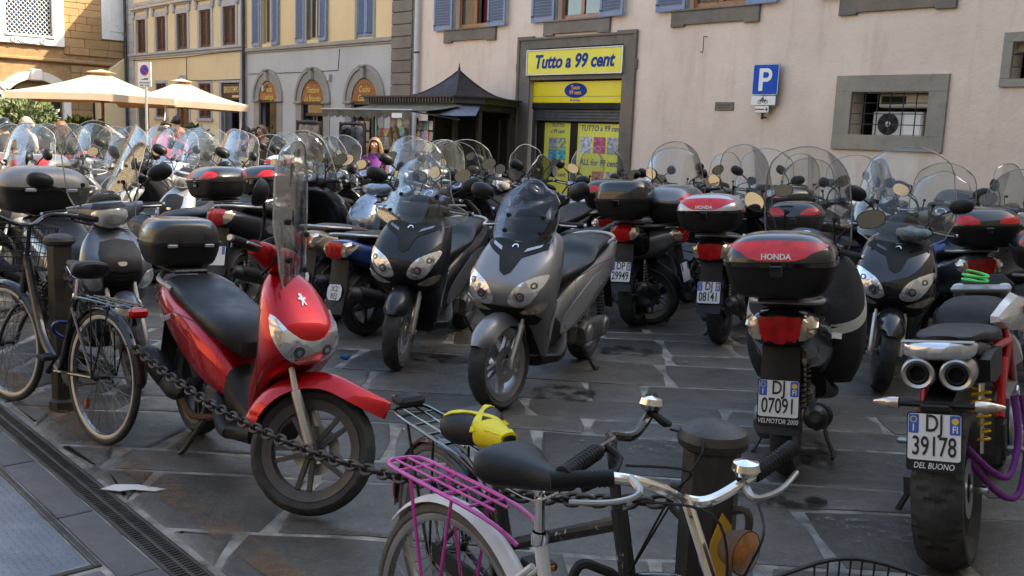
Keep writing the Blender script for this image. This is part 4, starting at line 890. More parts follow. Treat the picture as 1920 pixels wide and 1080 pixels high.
def topcase(par, x, z, kind, sc=1.0, y=0):
    "kind: strip, honda, plain, wide"
    T = M.Translation((x, y, z)) @ M.Diagonal((sc, sc, sc, 1)); e = 4.2 if kind != 'plain' else 3.6; wx = 1.12 if kind == 'wide' else 1.0
    b = MB().loft(vl([(0, 0, .13, .14, .15*wx), (.02, 0, .175, .185, .195*wx), (.08, 0, .195, .205, .225*wx), (.148, 0, .205, .215, .24*wx)], e, 32)).ob('top_case', m_blk, par, mw=T)
    rim = MB().loft(vl([(.146, 0, .212, .222, .247*wx), (.165, 0, .212, .222, .247*wx)], e, 32, 1)).ob('case_rim', m_gls if kind == 'honda' else m_blk, b)
    lt = [(.166, 0, .207, .217, .243*wx), (.20, .0, .2, .205, .236*wx), (.245, .005, .175, .17, .205*wx), (.275, .01, .13, .125, .15*wx), (.288, .01, .06, .06, .07*wx)]
    if kind == 'plain': lt = [(.166, 0, .207, .217, .243), (.24, 0, .2, .205, .23), (.30, 0, .17, .17, .19), (.315, 0, .1, .1, .12)]
    lm = MB().loft(vl(lt, e*.85, 32, 4)).me(); l = obj('case_lid', lm, P_K, b); t = bvh(lm)
    if kind == 'honda':
        obj('reflector', patch(t, [(-.215*wx, .235), (-.1, .255), (.1, .255), (.215*wx, .235), (.15, .205), (.085, .175), (-.085, .175), (-.15, .205)], '-x', .003, .003, 0, .03, 2), m_redb, b)
        mid = t.ray_cast(V((-3, 0, .195)), V((1, 0, 0)))[0]
        text('lettering', 'HONDA', m_white, b, .034, frame_mx((mid.x-.007, 0, .192), (0, -1, 0), (.25, 0, 1)), bold=.03, ext=.001)
    elif kind in ('strip', 'wide'):
        for s in (-1, 1): obj('reflector', patch(t, [(s*.06, .18), (s*.215*wx, .18), (s*.2*wx, .225), (s*.12, .235)], '-x', .003, .003, 0, .03, 2), m_redb, b)
    bx('case_latch', m_gls, b, (-.226, -.03, .10), (-.205, .03, .155), .006)
    for s in (-1, 1): bx('case_hinge', m_sil, b, (.205, s*.12-.03, .14), (.226, s*.12+.03, .16), .003)
    return b
def plate(par, pos, tilt, l1, l2, mw=None, note=None, sc=1.0):
    T = (mw or M()) @ frame_mx(pos, (0, -1, 0), (-sin(tilt), 0, cos(tilt))) @ M.Diagonal((sc, sc, sc, 1))
    p = MB().prism(rrect(-.089, .089, -.083, .083, .01), -.002, .0015, 'z').ob('license_plate', m_plate, par, mw=T)
    MB().prism(rrect(-.094, .094, -.088 - (.035 if note else 0), .088, .012), -.006, -.0025, 'z').ob('plate_holder', m_blk, p)
    for x0, x1 in ((-.087, -.052), (.052, .087)): MB().prism(rrect(x0, x1, .012, .081, .005), .0017, .0025, 'z').ob('blue_band', m_blue, p)
    text('plate_letter', l1, m_ink, p, .088, M.Translation((0, .047, .003)), bold=.012, ext=.0008, sx=.72); text('plate_letter', l2, m_ink, p, .098, M.Translation((0, -.036, .003)), bold=.010, ext=.0008, sx=.62)
    text('plate_letter', 'I', m_white, p, .035, M.Translation((-.07, .03, .0032)), bold=.01, ext=.0006); text('plate_letter', 'FI', m_white, p, .035, M.Translation((.07, .03, .0032)), bold=.01, ext=.0006, sx=.8)
    MB().lathe([(.0, 0), (.012, 0)], 16, 'z', (.07, .06, .0032)).ob('plate_badge', mat('badge_yellow', (.7, .45, .05), .4), p); MB().lathe([(.009, 0), (.012, 0)], 16, 'z', (-.07, .062, .0032)).ob('plate_badge', MATS['badge_yellow'], p)
    if note: text('plate_letter', note, m_white, p, .03, M.Translation((0, -.104, .0)), ext=.0006, shear=.2, sx=.8)
    return p
def shock(par, a, b, mt=None, r=.028, turns=9):
    a, b = V(a), V(b); d = b-a; q = d.to_track_quat('Z', 'Y').to_matrix(); n = turns*12
    o = MB().tube([a, b], .012, 8).ob('shock_absorber', m_alu, par)
    MB().tube([a+d*(.15+.7*i/n)+q @ V((r*cos(2*pi*i/12), r*sin(2*pi*i/12), 0)) for i in range(n+1)], .0055, 5).ob('spring', mt or m_dkm, o)
    return o
ST = {
 'round': dict(WB=1.28, rf=.268, rr=.26, tw=.085, n=2.7,
   apron=[(.24, .22, .05, .05, .10), (.38, .27, .06, .05, .125), (.50, .34, .08, .06, .142), (.60, .42, .12, .07, .154), (.68, .455, .16, .08, .162), (.77, .45, .16, .08, .157), (.86, .41, .125, .08, .132), (.93, .37, .085, .07, .10), (.97, .34, .04, .05, .06)],
   body=[(.05, .32, .42, .09), (-.08, .33, .57, .14), (-.25, .36, .65, .17), (-.45, .43, .70, .172), (-.65, .51, .735, .16), (-.82, .58, .77, .135), (-.92, .63, .77, .115), (-.95, .65, .75, .09)],
   seat=[(.07, .54, .62, .07), (.0, .57, .70, .13), (-.12, .62, .735, .165), (-.32, .67, .755, .17), (-.48, .70, .80, .165), (-.68, .73, .825, .15), (-.80, .75, .81, .10)],
   hb=(.27, 1.03), fork=.45),
 'maxi': dict(WB=1.54, rf=.275, rr=.265, tw=.11, n=3.0,
   apron=[(.24, .36, .05, .06, .13), (.36, .42, .07, .08, .17), (.48, .49, .10, .1, .205), (.57, .56, .15, .12, .24), (.66, .60, .205, .13, .262), (.78, .57, .215, .15, .262), (.90, .49, .20, .16, .24), (.99, .41, .15, .15, .20), (1.03, .37, .08, .1, .14)],
   body=[(.14, .28, .50, .10), (-.02, .30, .66, .15), (-.22, .36, .76, .19), (-.45, .46, .80, .20), (-.70, .56, .84, .19), (-.90, .65, .88, .155), (-1.02, .74, .88, .11), (-1.06, .78, .87, .08)],
   seat=[(.16, .60, .70, .08), (.06, .64, .77, .14), (-.1, .70, .80, .18), (-.3, .75, .82, .19), (-.44, .78, .90, .18), (-.66, .82, .93, .17), (-.84, .85, .92, .12)],
   hb=(.42, 1.07), fork=.45),
 'sh': dict(WB=1.34, rf=.285, rr=.275, tw=.09, n=2.8,
   apron=[(.24, .26, .04, .05, .14), (.40, .31, .05, .05, .175), (.55, .38, .08, .05, .205), (.66, .43, .12, .06, .215), (.76, .42, .12, .06, .205), (.86, .38, .09, .06, .17), (.95, .33, .05, .05, .10)],
   body=[(.06, .34, .46, .10), (-.08, .36, .64, .15), (-.25, .42, .74, .18), (-.45, .48, .79, .18), (-.65, .57, .82, .165), (-.84, .64, .86, .15), (-.96, .69, .86, .135), (-.99, .72, .84, .11)],
   seat=[(.08, .62, .72, .08), (.0, .66, .79, .13), (-.14, .72, .82, .16), (-.34, .77, .845, .165), (-.5, .80, .88, .16), (-.70, .83, .91, .15), (-.84, .85, .90, .10)],
   hb=(.26, 1.05), fork=.46)}
def bowl(on, y, z, r):
    C = lambda k: [(y+r*k*cos(t), z+r*k*sin(t)) for t in [2*pi*i/14 for i in range(14)]]
    on('reflector_bowl', C(1), m_chr, off=.010, sm=0, res=.03); on('bulb_shade', C(.62), m_dial, off=.0125, sm=0, res=.03); on('bulb', C(.3), m_chr, off=.015, sm=0, res=.03)
def scooter(style, label, group=None, steer=0, ws=None, wsm=None, case=None, rims=None, kind='double', nsp=5, detail=True, mir='oval', cs=1.0, wsz=0, hs=1.0, stand=True, mirs=(-1, 1), tread=3, name='scooter', wslean=None):
    S = ST[style]; o = thing(name, label, 'scooter', group=group); wb = S['WB']/2; rf, rr_, tw = S['rf'], S['rr'], S['tw']; rake = R(26)
    SM = steer_mx(wb, rf, rake, R(steer)); n = S['n']; hx, hz = S['hb']
    wheel(o, wb, rf, tw, kind, nsp, rims, True, tread, SM); wheel(o, -wb, rr_, tw*1.15, kind, nsp, rims, False, tread)
    L = S['fork']; dx, dz = -sin(rake)*L, cos(rake)*L
    for s in (-1, 1):
        y = s*(tw/2+.035); MB().tube([(wb+.015, y, rf-.02), (wb+.005, y, rf+.03), (wb+dx*.55, y, rf+dz*.55), (wb+dx*.56, y, rf+dz*.56), (wb+dx, y, rf+dz)], [.018, .024, .022, .014, .014], 10).ob('fork_leg', m_alu, o, mw=SM)
    MB().tube([(wb, -tw/2-.06, rf), (wb, tw/2+.06, rf)], .012, 8).ob('axle', m_alu, o, mw=SM)
    # front apron and what lies on it
    am = MB().loft(vl(S['apron'], n, 36, 4)).me(); obj('front_apron', am, P_B, o); ab = bvh(am)
    def on(name, ol, mt, ax='+x', **k): return obj(name, patch(ab, ol, ax, **k), mt, o)
    def mir2(ol): return [(-a, b) for a, b in ol][::-1]
    if style == 'round':
        on('headlight', [(-.132, .83), (-.146, .75), (-.118, .68), (-.062, .64), (0, .628), (.062, .64), (.118, .68), (.146, .75), (.132, .83), (.10, .78), (.055, .742), (0, .73), (-.055, .742), (-.10, .78)], m_lamp, off=.006, th=.01, bulge=.006)
        for s in (-1, 1): bowl(on, s*.06, .69, .036); on('indicator', [(s*.122, .79), (s*.138, .76), (s*.128, .71), (s*.108, .74)], m_lampo, off=.009)
        on('badge', [(-.010, .862), (-.004, .862), (.002, .874), (.010, .862), (.015, .863), (.008, .88), (.018, .886), (.020, .892), (.008, .891), (.006, .903), (-.002, .908), (-.009, .902), (-.006, .893), (-.016, .890), (-.016, .885), (-.005, .882), (-.004, .876)], m_alu, off=.004, sm=0)
        fender(o, wb, rf, .085, 10, 175, P_B, SM, .06, .075, 78)
        on('inner_panel', [(-.1, .55), (.1, .55), (.12, .3), (-.12, .3)], m_blk, off=.004, sm=0)
    elif style == 'maxi':
        for f in (lambda q: q, mir2):
            on('headlight', f([(.045, .655), (.10, .628), (.175, .665), (.225, .75), (.24, .815), (.18, .80), (.09, .745)]), m_lamp, off=.005, th=.01, bulge=.006); sg_ = 1 if f([(1, 0)])[0][0] > 0 else -1; bowl(on, sg_*.12, .69, .042); bowl(on, sg_*.185, .755, .03)
            on('indicator', f([(.09, .585), (.17, .585), (.235, .625), (.245, .665), (.16, .625)]), m_lampo, off=.004, bulge=.004)
        on('centre_panel', [(-.17, 1.01), (.17, 1.01), (.19, .95), (.07, .90), (.035, .82), (.0, .80), (-.035, .82), (-.07, .90), (-.19, .95)], m_blkm, off=.004, sm=1)
        for s in (-1, 1): on('chrome_strip', [(s*.07, .925), (s*.15, .955), (s*.155, .97), (s*.08, .945)], P_T, off=.008, sm=0)
        on('lower_panel', [(-.14, .62), (.14, .62), (.20, .55), (.15, .50), (-.15, .50), (-.20, .55)], m_blkm, off=.004, sm=1)
        MB().lathe([(.014, 0), (.02, .002), (.02, 0)], 18, 'x', (0, 0, 0)).ob('badge', m_chr, o, mw=M.Translation(ab.ray_cast(V((3, 0, .955)), V((-1, 0, 0)))[0]+V((.007, 0, 0))) @ M.Rotation(R(-40), 4, 'Y'))
        on('radiator_grille', [(-.1, .5), (.1, .5), (.12, .28), (-.12, .28)], m_blkm, off=.004, sm=0)
        fender(o, wb, rf, .085, 30, 150, P_B, SM, .03, .075, 0)
        for s in (-1, 1): obj('side_trim', patch(ab, [(.30, .34), (.46, .40), (.58, .60), (.52, .66), (.40, .52)], '+y' if s > 0 else '-y', .004, .004, 0, .04, 2), P_T, o)
    else:
        on('apron_panel', [(-.10, .87), (.10, .87), (.12, .72), (.07, .55), (-.07, .55), (-.12, .72)], m_blk, off=.004, sm=2)
        for i in range(6): on('grille_slat', [(-.085+i*.006, .705-i*.026), (0, .695-i*.026), (.085-i*.006, .705-i*.026), (.085-i*.006, .717-i*.026), (0, .707-i*.026), (-.085+i*.006, .717-i*.026)], m_sil if i == 9 else m_blkm, off=.012, sm=0)
        on('badge', [(-.025, .755), (.025, .755), (.018, .735), (-.018, .735)], m_chr, off=.008)
        for f in (lambda q: q, mir2): on('indicator', f([(.105, .60), (.155, .585), (.195, .63), (.205, .70), (.17, .70), (.13, .67)]), m_lamp, off=.005, bulge=.006)
        fender(o, wb, rf, .075, 20, 165, P_B, SM, .03, .07, 70)
    # floor, tunnel, body, seat
    x0 = S['body'][0][0]; ax0 = S['apron'][0][1]
    MB().loft(hl([(ax0+.06, .20, .29, .13), (ax0-.06, .20, .275, .175), ((ax0+x0)/2, .20, .27, .19), (x0-.02, .21, .29, .18), (x0-.14, .24, .38, .14)], 4)).ob('floorboard', m_blk, o)
    MB().loft(hl([(ax0+.05, .24, .45, .10), ((ax0+x0)/2+.03, .24, .33 if style != 'maxi' else .5, .09), (x0-.06, .26, .5, .12)], 3)).ob('centre_tunnel', m_blk, o)
    bm_ = MB().loft(hl(S['body'], 2.9, 28, 4)).me(); bo = obj('rear_body', bm_, P_B, o); bt = bvh(bm_); tx = S['body'][-1][0]; tz = (S['body'][-1][1]+S['body'][-1][2])/2
    MB().loft(hl(S['seat'], 2.8, 24, 4)).ob('seat', P_S, o)
    for s in (-1, 1):
        a = '+y' if s > 0 else '-y'
        if style == 'maxi': obj('side_trim', patch(bt, [(.06, .34), (-.1, .42), (-.35, .58), (-.62, .66), (-.6, .72), (-.3, .68), (-.05, .55), (.08, .42)], a, .005, .004, 0, .05, 2), P_T, o)
        else: obj('side_trim', patch(bt, [(.0, .37), (-.2, .42), (-.45, .52), (-.75, .66), (-.45, .60), (-.2, .54), (-.02, .46)], a, .003, .004, 0, .05, 2), P_T if style == 'sh' else P_B, o)
    for s in (-1, 1):
        a = '+y' if s > 0 else '-y'; k = S['WB']/1.28; zt = S['body'][3][2]
        for ln_ in ([(-.06, zt-.22), (-.10, zt-.14), (-.16, zt-.07)], [(-.42*k, zt-.28), (-.5*k, zt-.16), (-.56*k, zt-.02)], [(-.16, zt-.1), (-.35*k, zt-.05), (-.6*k, zt-.035)]):
            q = spline([V((x, z, 0)) for x, z in ln_], 3); obj('panel_gap', patch(bt, [(p.x, p.y-.0018) for p in q]+[(p.x, p.y+.0022) for p in q[::-1]], a, .0012, .001, 0, .05, 0), m_ink, o)
        zs_ = S['apron']; ol = [(zs_[2][1]+.0, .42), (zs_[3][1]-.01, .58), (zs_[4][1]-.015, .72), (zs_[5][1]-.03, .84)]; q = spline([V((x, z, 0)) for x, z in ol], 3)
        obj('panel_gap', patch(ab, [(p.x-.002, p.y) for p in q]+[(p.x+.002, p.y) for p in q[::-1]], a, .0012, .001, 0, .05, 0), m_ink, o)
    # tail lamp, indicators, rear mudguard
    w = S['body'][-2][3]
    obj('tail_light', patch(bt, [(-w*.62, tz+.05), (w*.62, tz+.05), (w*.68, tz), (w*.5, tz-.055), (-w*.5, tz-.055), (-w*.68, tz)], '-x', .012, .008, .008, .03, 2), m_red, o)
    for s in (-1, 1): obj('indicator', patch(bt, [(s*w*.72, tz+.04), (s*w*1.12, tz+.035), (s*w*1.0, tz-.03), (s*w*.6, tz-.05)], '-x', .010, .008, .004, .03, 2), m_lampo, o)
    def mg(u, v): b = v*2-1; return (tx+.06-.05*u-.07*u*u-.012*(1-b*b), b*(.085+.01*u), tz-.06-.42*u)
    vs, fs = sheet(mg, 10, 8, .006); MB().add(vs, fs).ob('rear_mudguard', m_blk, o)
    def gd(u, v): t = R(60+100*u); b = v*2-1; r = rr_+.03-.03*abs(b)**3; return (-wb+r*cos(t), b*(tw*.62), rr_+r*sin(t))
    vs, fs = sheet(gd, 12, 6, .004); MB().add(vs, fs).ob('hugger', m_blkm, o)
    # engine, exhaust, shock, stand
    yo = tw*.6+.03
    en = MB().loft([[(x, yo+.05*sup(t, 3)[0]+.012, z+h*sup(t, 3)[1]) for t in [2*pi*i/16 for i in range(16)]] for x, z, h in ((-wb+.46, .27, .05), (-wb+.42, .275, .085), (-wb+.25, .275, .085), (-wb+.1, .265, .085), (-wb-.06, .26, .08), (-wb-.10, .26, .04))]).ob('engine_case', m_eng, o)
    for x in (-wb+.36, -wb): MB().lathe([(0, .02), (.05, .018), (.065, .006), (.065, 0)], 20, 'y', (x, yo+.055, .27)).ob('case_cover', m_alu, en)
    bx('cylinder_block', m_eng, o, (-wb+.3, -.09, .2), (-wb+.52, .1, .36), .03)
    e = MB().tube(spline([(-wb+.42, -.06, .2), (-wb+.25, -.12, .17), (-wb+.1, -yo-.05, .24)], 4), .018, 8).ob('exhaust_pipe', m_rust, o)
    a, b = V((-wb+.14, -yo-.06, .25)), V((-wb-.33, -yo-.075, .38)); mu = MB().tube([a, a.lerp(b, .06), a.lerp(b, .14), a.lerp(b, .9), a.lerp(b, .96), b], [.02, .045, .058, .058, .05, .03], 16).ob('muffler', m_dkm, o)
    MB().tube([b-(b-a)*.02, b+(b-a)*.03], .026, 12, False).ob('muffler_tip', m_rust, mu)
    d = (b-a).normalized(); MB().tube([a.lerp(b, .3)+V((0, -.012, .012)), a.lerp(b, .34)+V((0, -.014, .014)), a.lerp(b, .8)+V((0, -.014, .014)), a.lerp(b, .84)+V((0, -.012, .012))], [.05, .056, .056, .05], 16).ob('heat_shield', m_blkm, mu)
    shock(o, (-wb-.03, yo+.02, .29), (-wb+.03, yo-.01, .60))
    if style != 'round': shock(o, (-wb-.03, -yo-.0, .29), (-wb+.03, -yo+.01, .60))
    MB().tube(spline([(-wb+.45, .14, .2), (-wb+.36, .16, .1), (-wb+.32, .2, .015), (-wb+.25, .2, .012)], 3), .011, 6).ob('stand', m_dkm, o)
    if stand: MB().tube(spline([(-wb+.45, -.14, .2), (-wb+.36, -.16, .1), (-wb+.32, -.2, .015), (-wb+.25, -.2, .012)], 3), .011, 6).ob('stand', m_dkm, o)
    # handlebar
    if style == 'sh':
        hm = MB().loft(yl([(-.22, hx-.02, hz, .03, .03), (-.15, hx+.02, hz-.01, .06, .05), (-.07, hx+.07, hz-.02, .11, .075), (0, hx+.085, hz-.02, .125, .08), (.07, hx+.07, hz-.02, .11, .075), (.15, hx+.02, hz-.01, .06, .05), (.22, hx-.02, hz, .03, .03)], 2.5, 22, 4)).me()
        obj('handlebar_cowl', hm, P_B, o, SM); ht = bvh(hm)
        obj('headlight', patch(ht, [(-.10, hz-.005), (-.06, hz+.012), (.06, hz+.012), (.10, hz-.005), (.085, hz-.06), (0, hz-.085), (-.085, hz-.06)], '+x', .005, .01, .012, .025, 2), m_lamp, o, SM)
        obj('visor', patch(ht, [(-.08, hz+.05), (.08, hz+.05), (.1, hz+.02), (0, hz+.018), (-.1, hz+.02)], '+x', .003, .006, 0, .03, 1), m_blk, o, SM)
    else:
        hm = MB().loft(yl([(-.20, hx-.03, hz, .028, .03), (-.12, hx, hz-.01, .05, .05), (0, hx+.03, hz-.015, .075, .065), (.12, hx, hz-.01, .05, .05), (.20, hx-.03, hz, .028, .03)], 2.5, 18, 4)).me()
        obj('handlebar_cowl', hm, P_B if style == 'round' else m_blk, o, SM)
    T = SM @ M.Translation((hx-.03, 0, hz+.045)) @ M.Rotation(R(-38), 4, 'Y')
    dsh = MB().prism([(.075*sup(t, 2.5)[1], .1*sup(t, 2.5)[0]) for t in [2*pi*i/24 for i in range(24)]], -.02, .012, 'z', .006).ob('instrument_panel', m_blk, o, mw=T)
    MB().prism([(.062*sup(t, 2.5)[1], .088*sup(t, 2.5)[0]) for t in [2*pi*i/24 for i in range(24)]], .011, .0145, 'z').ob('instrument_glass', m_dial, dsh)
    MB().lathe([(.036, .0148), (.04, .0168), (.044, .0148)], 24, 'z').ob('dial_ring', m_chr, dsh)
    for s in (-1, 1):
        g = MB().tube([(hx-.03, s*.19, hz), (hx-.045, s*.25, hz), (hx-.06, s*.335, hz-.005), (hx-.062, s*.345, hz-.005)], [.017, .0175, .0175, .012], 10).ob('grip', m_blkm, o, mw=SM)
        MB().tube([(hx-.062, s*.346, hz-.005), (hx-.065, s*.36, hz-.005)], .0135, 8).ob('bar_end', m_alu, g)
        MB().tube(spline([(hx-.0, s*.20, hz+.004), (hx+.02, s*.24, hz), (hx-.0, s*.33, hz-.005)], 3), .006, 6).ob('brake_lever', m_alu, o, mw=SM)
        bx('switch_block', m_blk, o, (hx-.06, s*.19-.02, hz-.02), (hx-.005, s*.19+.02, hz+.025), .008).matrix_local = SM
        if s in mirs: mirror(o, s, hx-.02, .17, hz+.03, SM, mir)
    if ws:
        if style == 'maxi': windscreen(o, ws, hx+.16, hz-.09+wsz, None, wsm, ws != 'maxi', wslean, hs)
        else: windscreen(o, ws, hx+.13, hz-.10+wsz, SM, wsm, True, wslean, hs)
    # grab rail and case
    zb = S['seat'][-2][2]-.03; xb = S['seat'][-1][0]
    MB().tube(spline([(xb+.22, .16, zb-.02), (xb+.02, .155, zb), (xb-.10, .09, zb+.015), (xb-.12, 0, zb+.02), (xb-.10, -.09, zb+.015), (xb+.02, -.155, zb), (xb+.22, -.16, zb-.02)], 4), .012, 8).ob('grab_rail', m_sil, o)
    if case:
        bx('rear_rack', m_dkm, o, (xb-.24, -.09, zb+.03), (xb+.06, .09, zb+.05), .008); topcase(o, xb-.12, zb+.053, case, cs)
    return o
def blank_plate(o, style):
    S = ST[style]; tx = S['body'][-1][0]; tz = (S['body'][-1][1]+S['body'][-1][2])/2; p = plate_pos(style); T = frame_mx(p, (0, -1, 0), (-sin(R(-14)), 0, cos(R(-14))))
    q = MB().prism(rrect(-.083, .083, -.08, .08, .01), -.003, .0015, 'z').ob('license_plate', m_plate, o, mw=T)
    for x0, x1 in ((-.081, -.05), (.05, .081)): MB().prism(rrect(x0, x1, .012, .078, .005), .0017, .0025, 'z').ob('blue_band', m_blue, q)
def plate_pos(style):
    S = ST[style]; tx = S['body'][-1][0]; tz = (S['body'][-1][1]+S['body'][-1][2])/2; return V((tx+.06-.05*.62-.07*.385-.026, 0, tz-.06-.42*.62))
def place(o, x, y, head, lean=0, label=None, remap=None):
    "head: degrees, 0 faces +x; the scooter's middle stands at x, y"
    o.rotation_mode = 'XYZ'; o.location = (x, y, 0.004); o.rotation_euler = (R(lean), 0, R(head))
    if label: o['label'] = label
    if remap:
        for c in o.children_recursive:
            if c.type == 'MESH': recolor(c, remap)
    return o
# ------------------------------------------------------------ bicycles
m_bblk = paint('bicycle_black', (.012, .012, .013), 0, .22, .8, .06); m_bwht = mat('bicycle_white', (.62, .61, .6), .4, coat=.3, dust=.2, dscale=9); m_pinkp = mat('pink_paint', (.52, .03, .3), .4, coat=.3, dust=.08)
m_scr = mat('scratched_black', (.012, .012, .012), .4, var=.1)
def _scratch(m):
    t = m.node_tree; L = t.links.new; p = t.nodes['Principled BSDF']; tc = nd(t, 'ShaderNodeTexCoord'); n = nd(t, 'ShaderNodeTexNoise', Scale=28.0, Detail=6.0, Roughness=.75); L(tc.outputs['Object'], n.inputs['Vector'])
    r = nd(t, 'ShaderNodeMapRange'); r.inputs[1].default_value = .60; r.inputs[2].default_value = .64; L(n.outputs[0], r.inputs[0]); mx = nd(t, 'ShaderNodeMix', data_type='RGBA'); mx.inputs[6].default_value = (.012, .012, .012, 1); mx.inputs[7].default_value = (.55, .53, .48, 1); L(r.outputs[0], mx.inputs[0]); L(mx.outputs[2], p.inputs['Base Color'])
_scratch(m_scr)
m_tape = mat('yellow_tape', (.72, .6, .0), .5, var=.1, bump=.3, bs=60); m_gum = mat('aged_tyre', (.10, .09, .08), .85, var=.3, dust=.3); m_amber_glass = mat('amber_lens_rusty', (.3, .1, .01), .15, coat=1, var=.6, vs=30)
RB = .335
m_spoke = mat('spoke_steel', (.16, .16, .16), .4, .7)
BK = {}
def bike_wheel(par, x, tyre, mw=None, refl=True):
    if 'w' not in BK:
        BK['t'] = MB().lathe([(RB-.014+.019*cos(t), .019*sin(t)) for t in [2*pi*i/10 for i in range(11)]], 56).me()
        r = RB-.032; BK['w'] = MB().lathe([(r-.012, -.011), (r, -.014), (r+.006, -.014), (r+.002, 0), (r+.006, .014), (r, .014), (r-.012, .011), (r-.012, -.011)], 56).me(); s = MB()
        for i in range(36):
            a = 2*pi*i/36; y = .03 if i % 2 else -.03; b = a+(.5 if (i//2) % 2 else -.5); s.tube([(.02*cos(b), y, .02*sin(b)), (r-.01)*V((cos(a), 0, sin(a)))], .0016, 4, False)
        BK['s'] = s.me(); BK['h'] = MB().lathe([(.006, -.06), (.02, -.04), (.022, -.03), (.014, -.025), (.014, .025), (.022, .03), (.02, .04), (.006, .06)], 16).me()
    T = (mw or M()) @ M.Translation((x, 0, RB)); o = obj('wheel', BK['w'].copy(), m_alu, par, T); obj('tyre', BK['t'].copy(), tyre, o); tag(obj('spokes', BK['s'], m_spoke, o), kind='stuff'); obj('hub', BK['h'], m_dkm, o)
    if refl: bx('reflector', m_amb, o, (.14, -.012, -.19), (.155, .012, -.14), .003)
    return o
def saddle_me(tape=False):
    st = [(.115, -.018, .012, .018), (.07, -.03, .018, .026), (.01, -.042, .024, .04), (-.04, -.05, .032, .07), (-.08, -.055, .04, .092), (-.115, -.045, .042, .095), (-.135, -.02, .03, .065)]
    return MB().loft(hl(st, 2.5, 20, 4)).me()
def fender_b(par, x, a0, a1, mt, mw=None, w=.028, n=26):
    def fn(u, v): t = R(a0+(a1-a0)*u); b = v*2-1; r = RB+.022-.016*b*b; return (x+r*cos(t), w*b, RB+r*sin(t))
    vs, fs = sheet(fn, n, 8, .002); return MB().add(vs, fs).ob('mudguard', mt, par, mw=mw)
def bicycle(label, frame, x, y, head, lean=0, steer=0, sad=.84, bar=1.0, tyre=None, name='bicycle', fend=None, lady='curve', barkind='sweep', barmat=None, barw=.28, rackm=None, hx=.86, bell=False):
    o = thing(name, label, 'bicycle', (x, y, .002)); o.rotation_euler = (R(lean), 0, R(head)); fa = 1.06; BB = V((.44, 0, .285)); ST = V((.30, 0, sad-.12)); HB, HT = V((.905, 0, .60)), V((hx, 0, bar-.16)); tyre = tyre or m_tyre; bm_ = barmat or m_bblk
    bike_wheel(o, 0, tyre); SM = steer_mx(fa-.02, RB, R(20), R(steer)); bike_wheel(o, fa, tyre, SM, False)
    tb('seat_tube', frame, o, [BB, BB.lerp(V((.30, 0, .70)), 1)], .016, 10); tb('seat_post', m_chr, o, [(.30, 0, .69), (.285, 0, sad-.03)], .0125, 10)
    MB().lathe([(.019, -.015), (.021, 0), (.019, .015)], 12, 'z', (.30, 0, .70)).ob('seat_clamp', m_chr, o)
    tb('head_tube', frame, o, [HB, HT], .019, 10)
    if lady == 'curve':
        tb('down_tube', frame, o, [HB+V((-.005, 0, .02)), (.76, 0, .42), (.6, 0, .30), BB], .018, 10, 4); tb('top_tube', frame, o, [HT+V((0, 0, -.04)), (.74, 0, .55), (.58, 0, .42), (.38, 0, .44)], .014, 10, 4)
    elif lady == 'straight':
        tb('down_tube', frame, o, [HB, BB], .019, 10); tb('top_tube', frame, o, [HT+V((.005, 0, -.03)), (.36, 0, .50)], .017, 10)
    else: tb('down_tube', frame, o, [HT+V((0, 0, -.02)), (.66, 0, .46), (.52, 0, .34), BB], .024, 10, 4)
    for s in (-1, 1):
        tb('chain_stay', frame, o, [BB+V((0, s*.03, 0)), (0, s*.055, RB)], .009, 8); tb('seat_stay', frame, o, [(.305, s*.02, .64), (0, s*.055, RB)], .008, 8)
        MB().tube(spline([HB+V((.01, s*.02, -.03)), HB+V((.02, s*.05, -.06)), V((fa-.05, s*.052, RB+.1)), V((fa, s*.052, RB))], 4), [.012]*9+[.011]*4, 8).ob('fork_leg', frame, o, mw=SM)
    if fend: fender_b(o, 0, -5, 140 if fend != m_bblk else 175, fend); fender_b(o, fa, 25, 165, fend, SM)
    # cranks and pedals
    MB().lathe([(.0, -.008), (.085, -.008), (.09, 0), (.085, .008), (0, .008)], 28, 'y', BB+V((0, -.05, 0))).ob('chainring', m_dkm, o)
    for s, a in ((-1, -40), (1, 140)):
        e = BB+V((.165*cos(R(a)), s*.085, .165*sin(R(a)))); MB().tube([BB+V((0, s*.05, 0)), BB+V((0, s*.07, 0)), e], [.012, .012, .009], 8).ob('crank', m_alu if frame is m_bwht else m_blkm, o)
        pd = bx('pedal', m_blkm, o, (e.x-.045, e.y+s*.01-.0, e.z-.012), (e.x+.045, e.y+s*.085, e.z+.012), .005); bx('reflector', m_amb, pd, (e.x-.025, e.y+s*.02, e.z-.008), (e.x+.0465, e.y+s*.075, e.z+.008), .002)
    MB().tube([(.44, -.05, .37), (.0, -.05, .37), (.0, -.05, .30), (.44, -.05, .20)], .006, 5, closed=True).ob('drive_chain', m_dkm, o)
    MB().loft([[(xx, -.062+q, zz) for q, zz in ((0, z0), (.012, z0), (.012, z1), (0, z1))] for xx, z0, z1 in ((.02, .33, .385), (.25, .34, .40), (.42, .33, .41), (.5, .30, .39))]).ob('chain_guard', m_blkm, o)
    sm = obj('saddle', saddle_me(), m_seat, o, M.Translation((.27, 0, sad)) @ M.Rotation(R(-3), 4, 'Y')); MB().tube(spline([(.1, .02, -.02), (.02, .022, -.06), (-.08, .03, -.05)], 3), .0035, 5).ob('saddle_rail', m_chr, sm); MB().tube(spline([(.1, -.02, -.02), (.02, -.022, -.06), (-.08, -.03, -.05)], 3), .0035, 5).ob('saddle_rail', m_chr, sm)
    # bars
    a = (HT-HB).normalized(); C = HT+a*.16; C.z = bar
    tb('stem', m_chr if barmat else m_bblk, o, [HT, (C.x, 0, bar-.005)], .0125, 10).matrix_local = SM
    w = barw
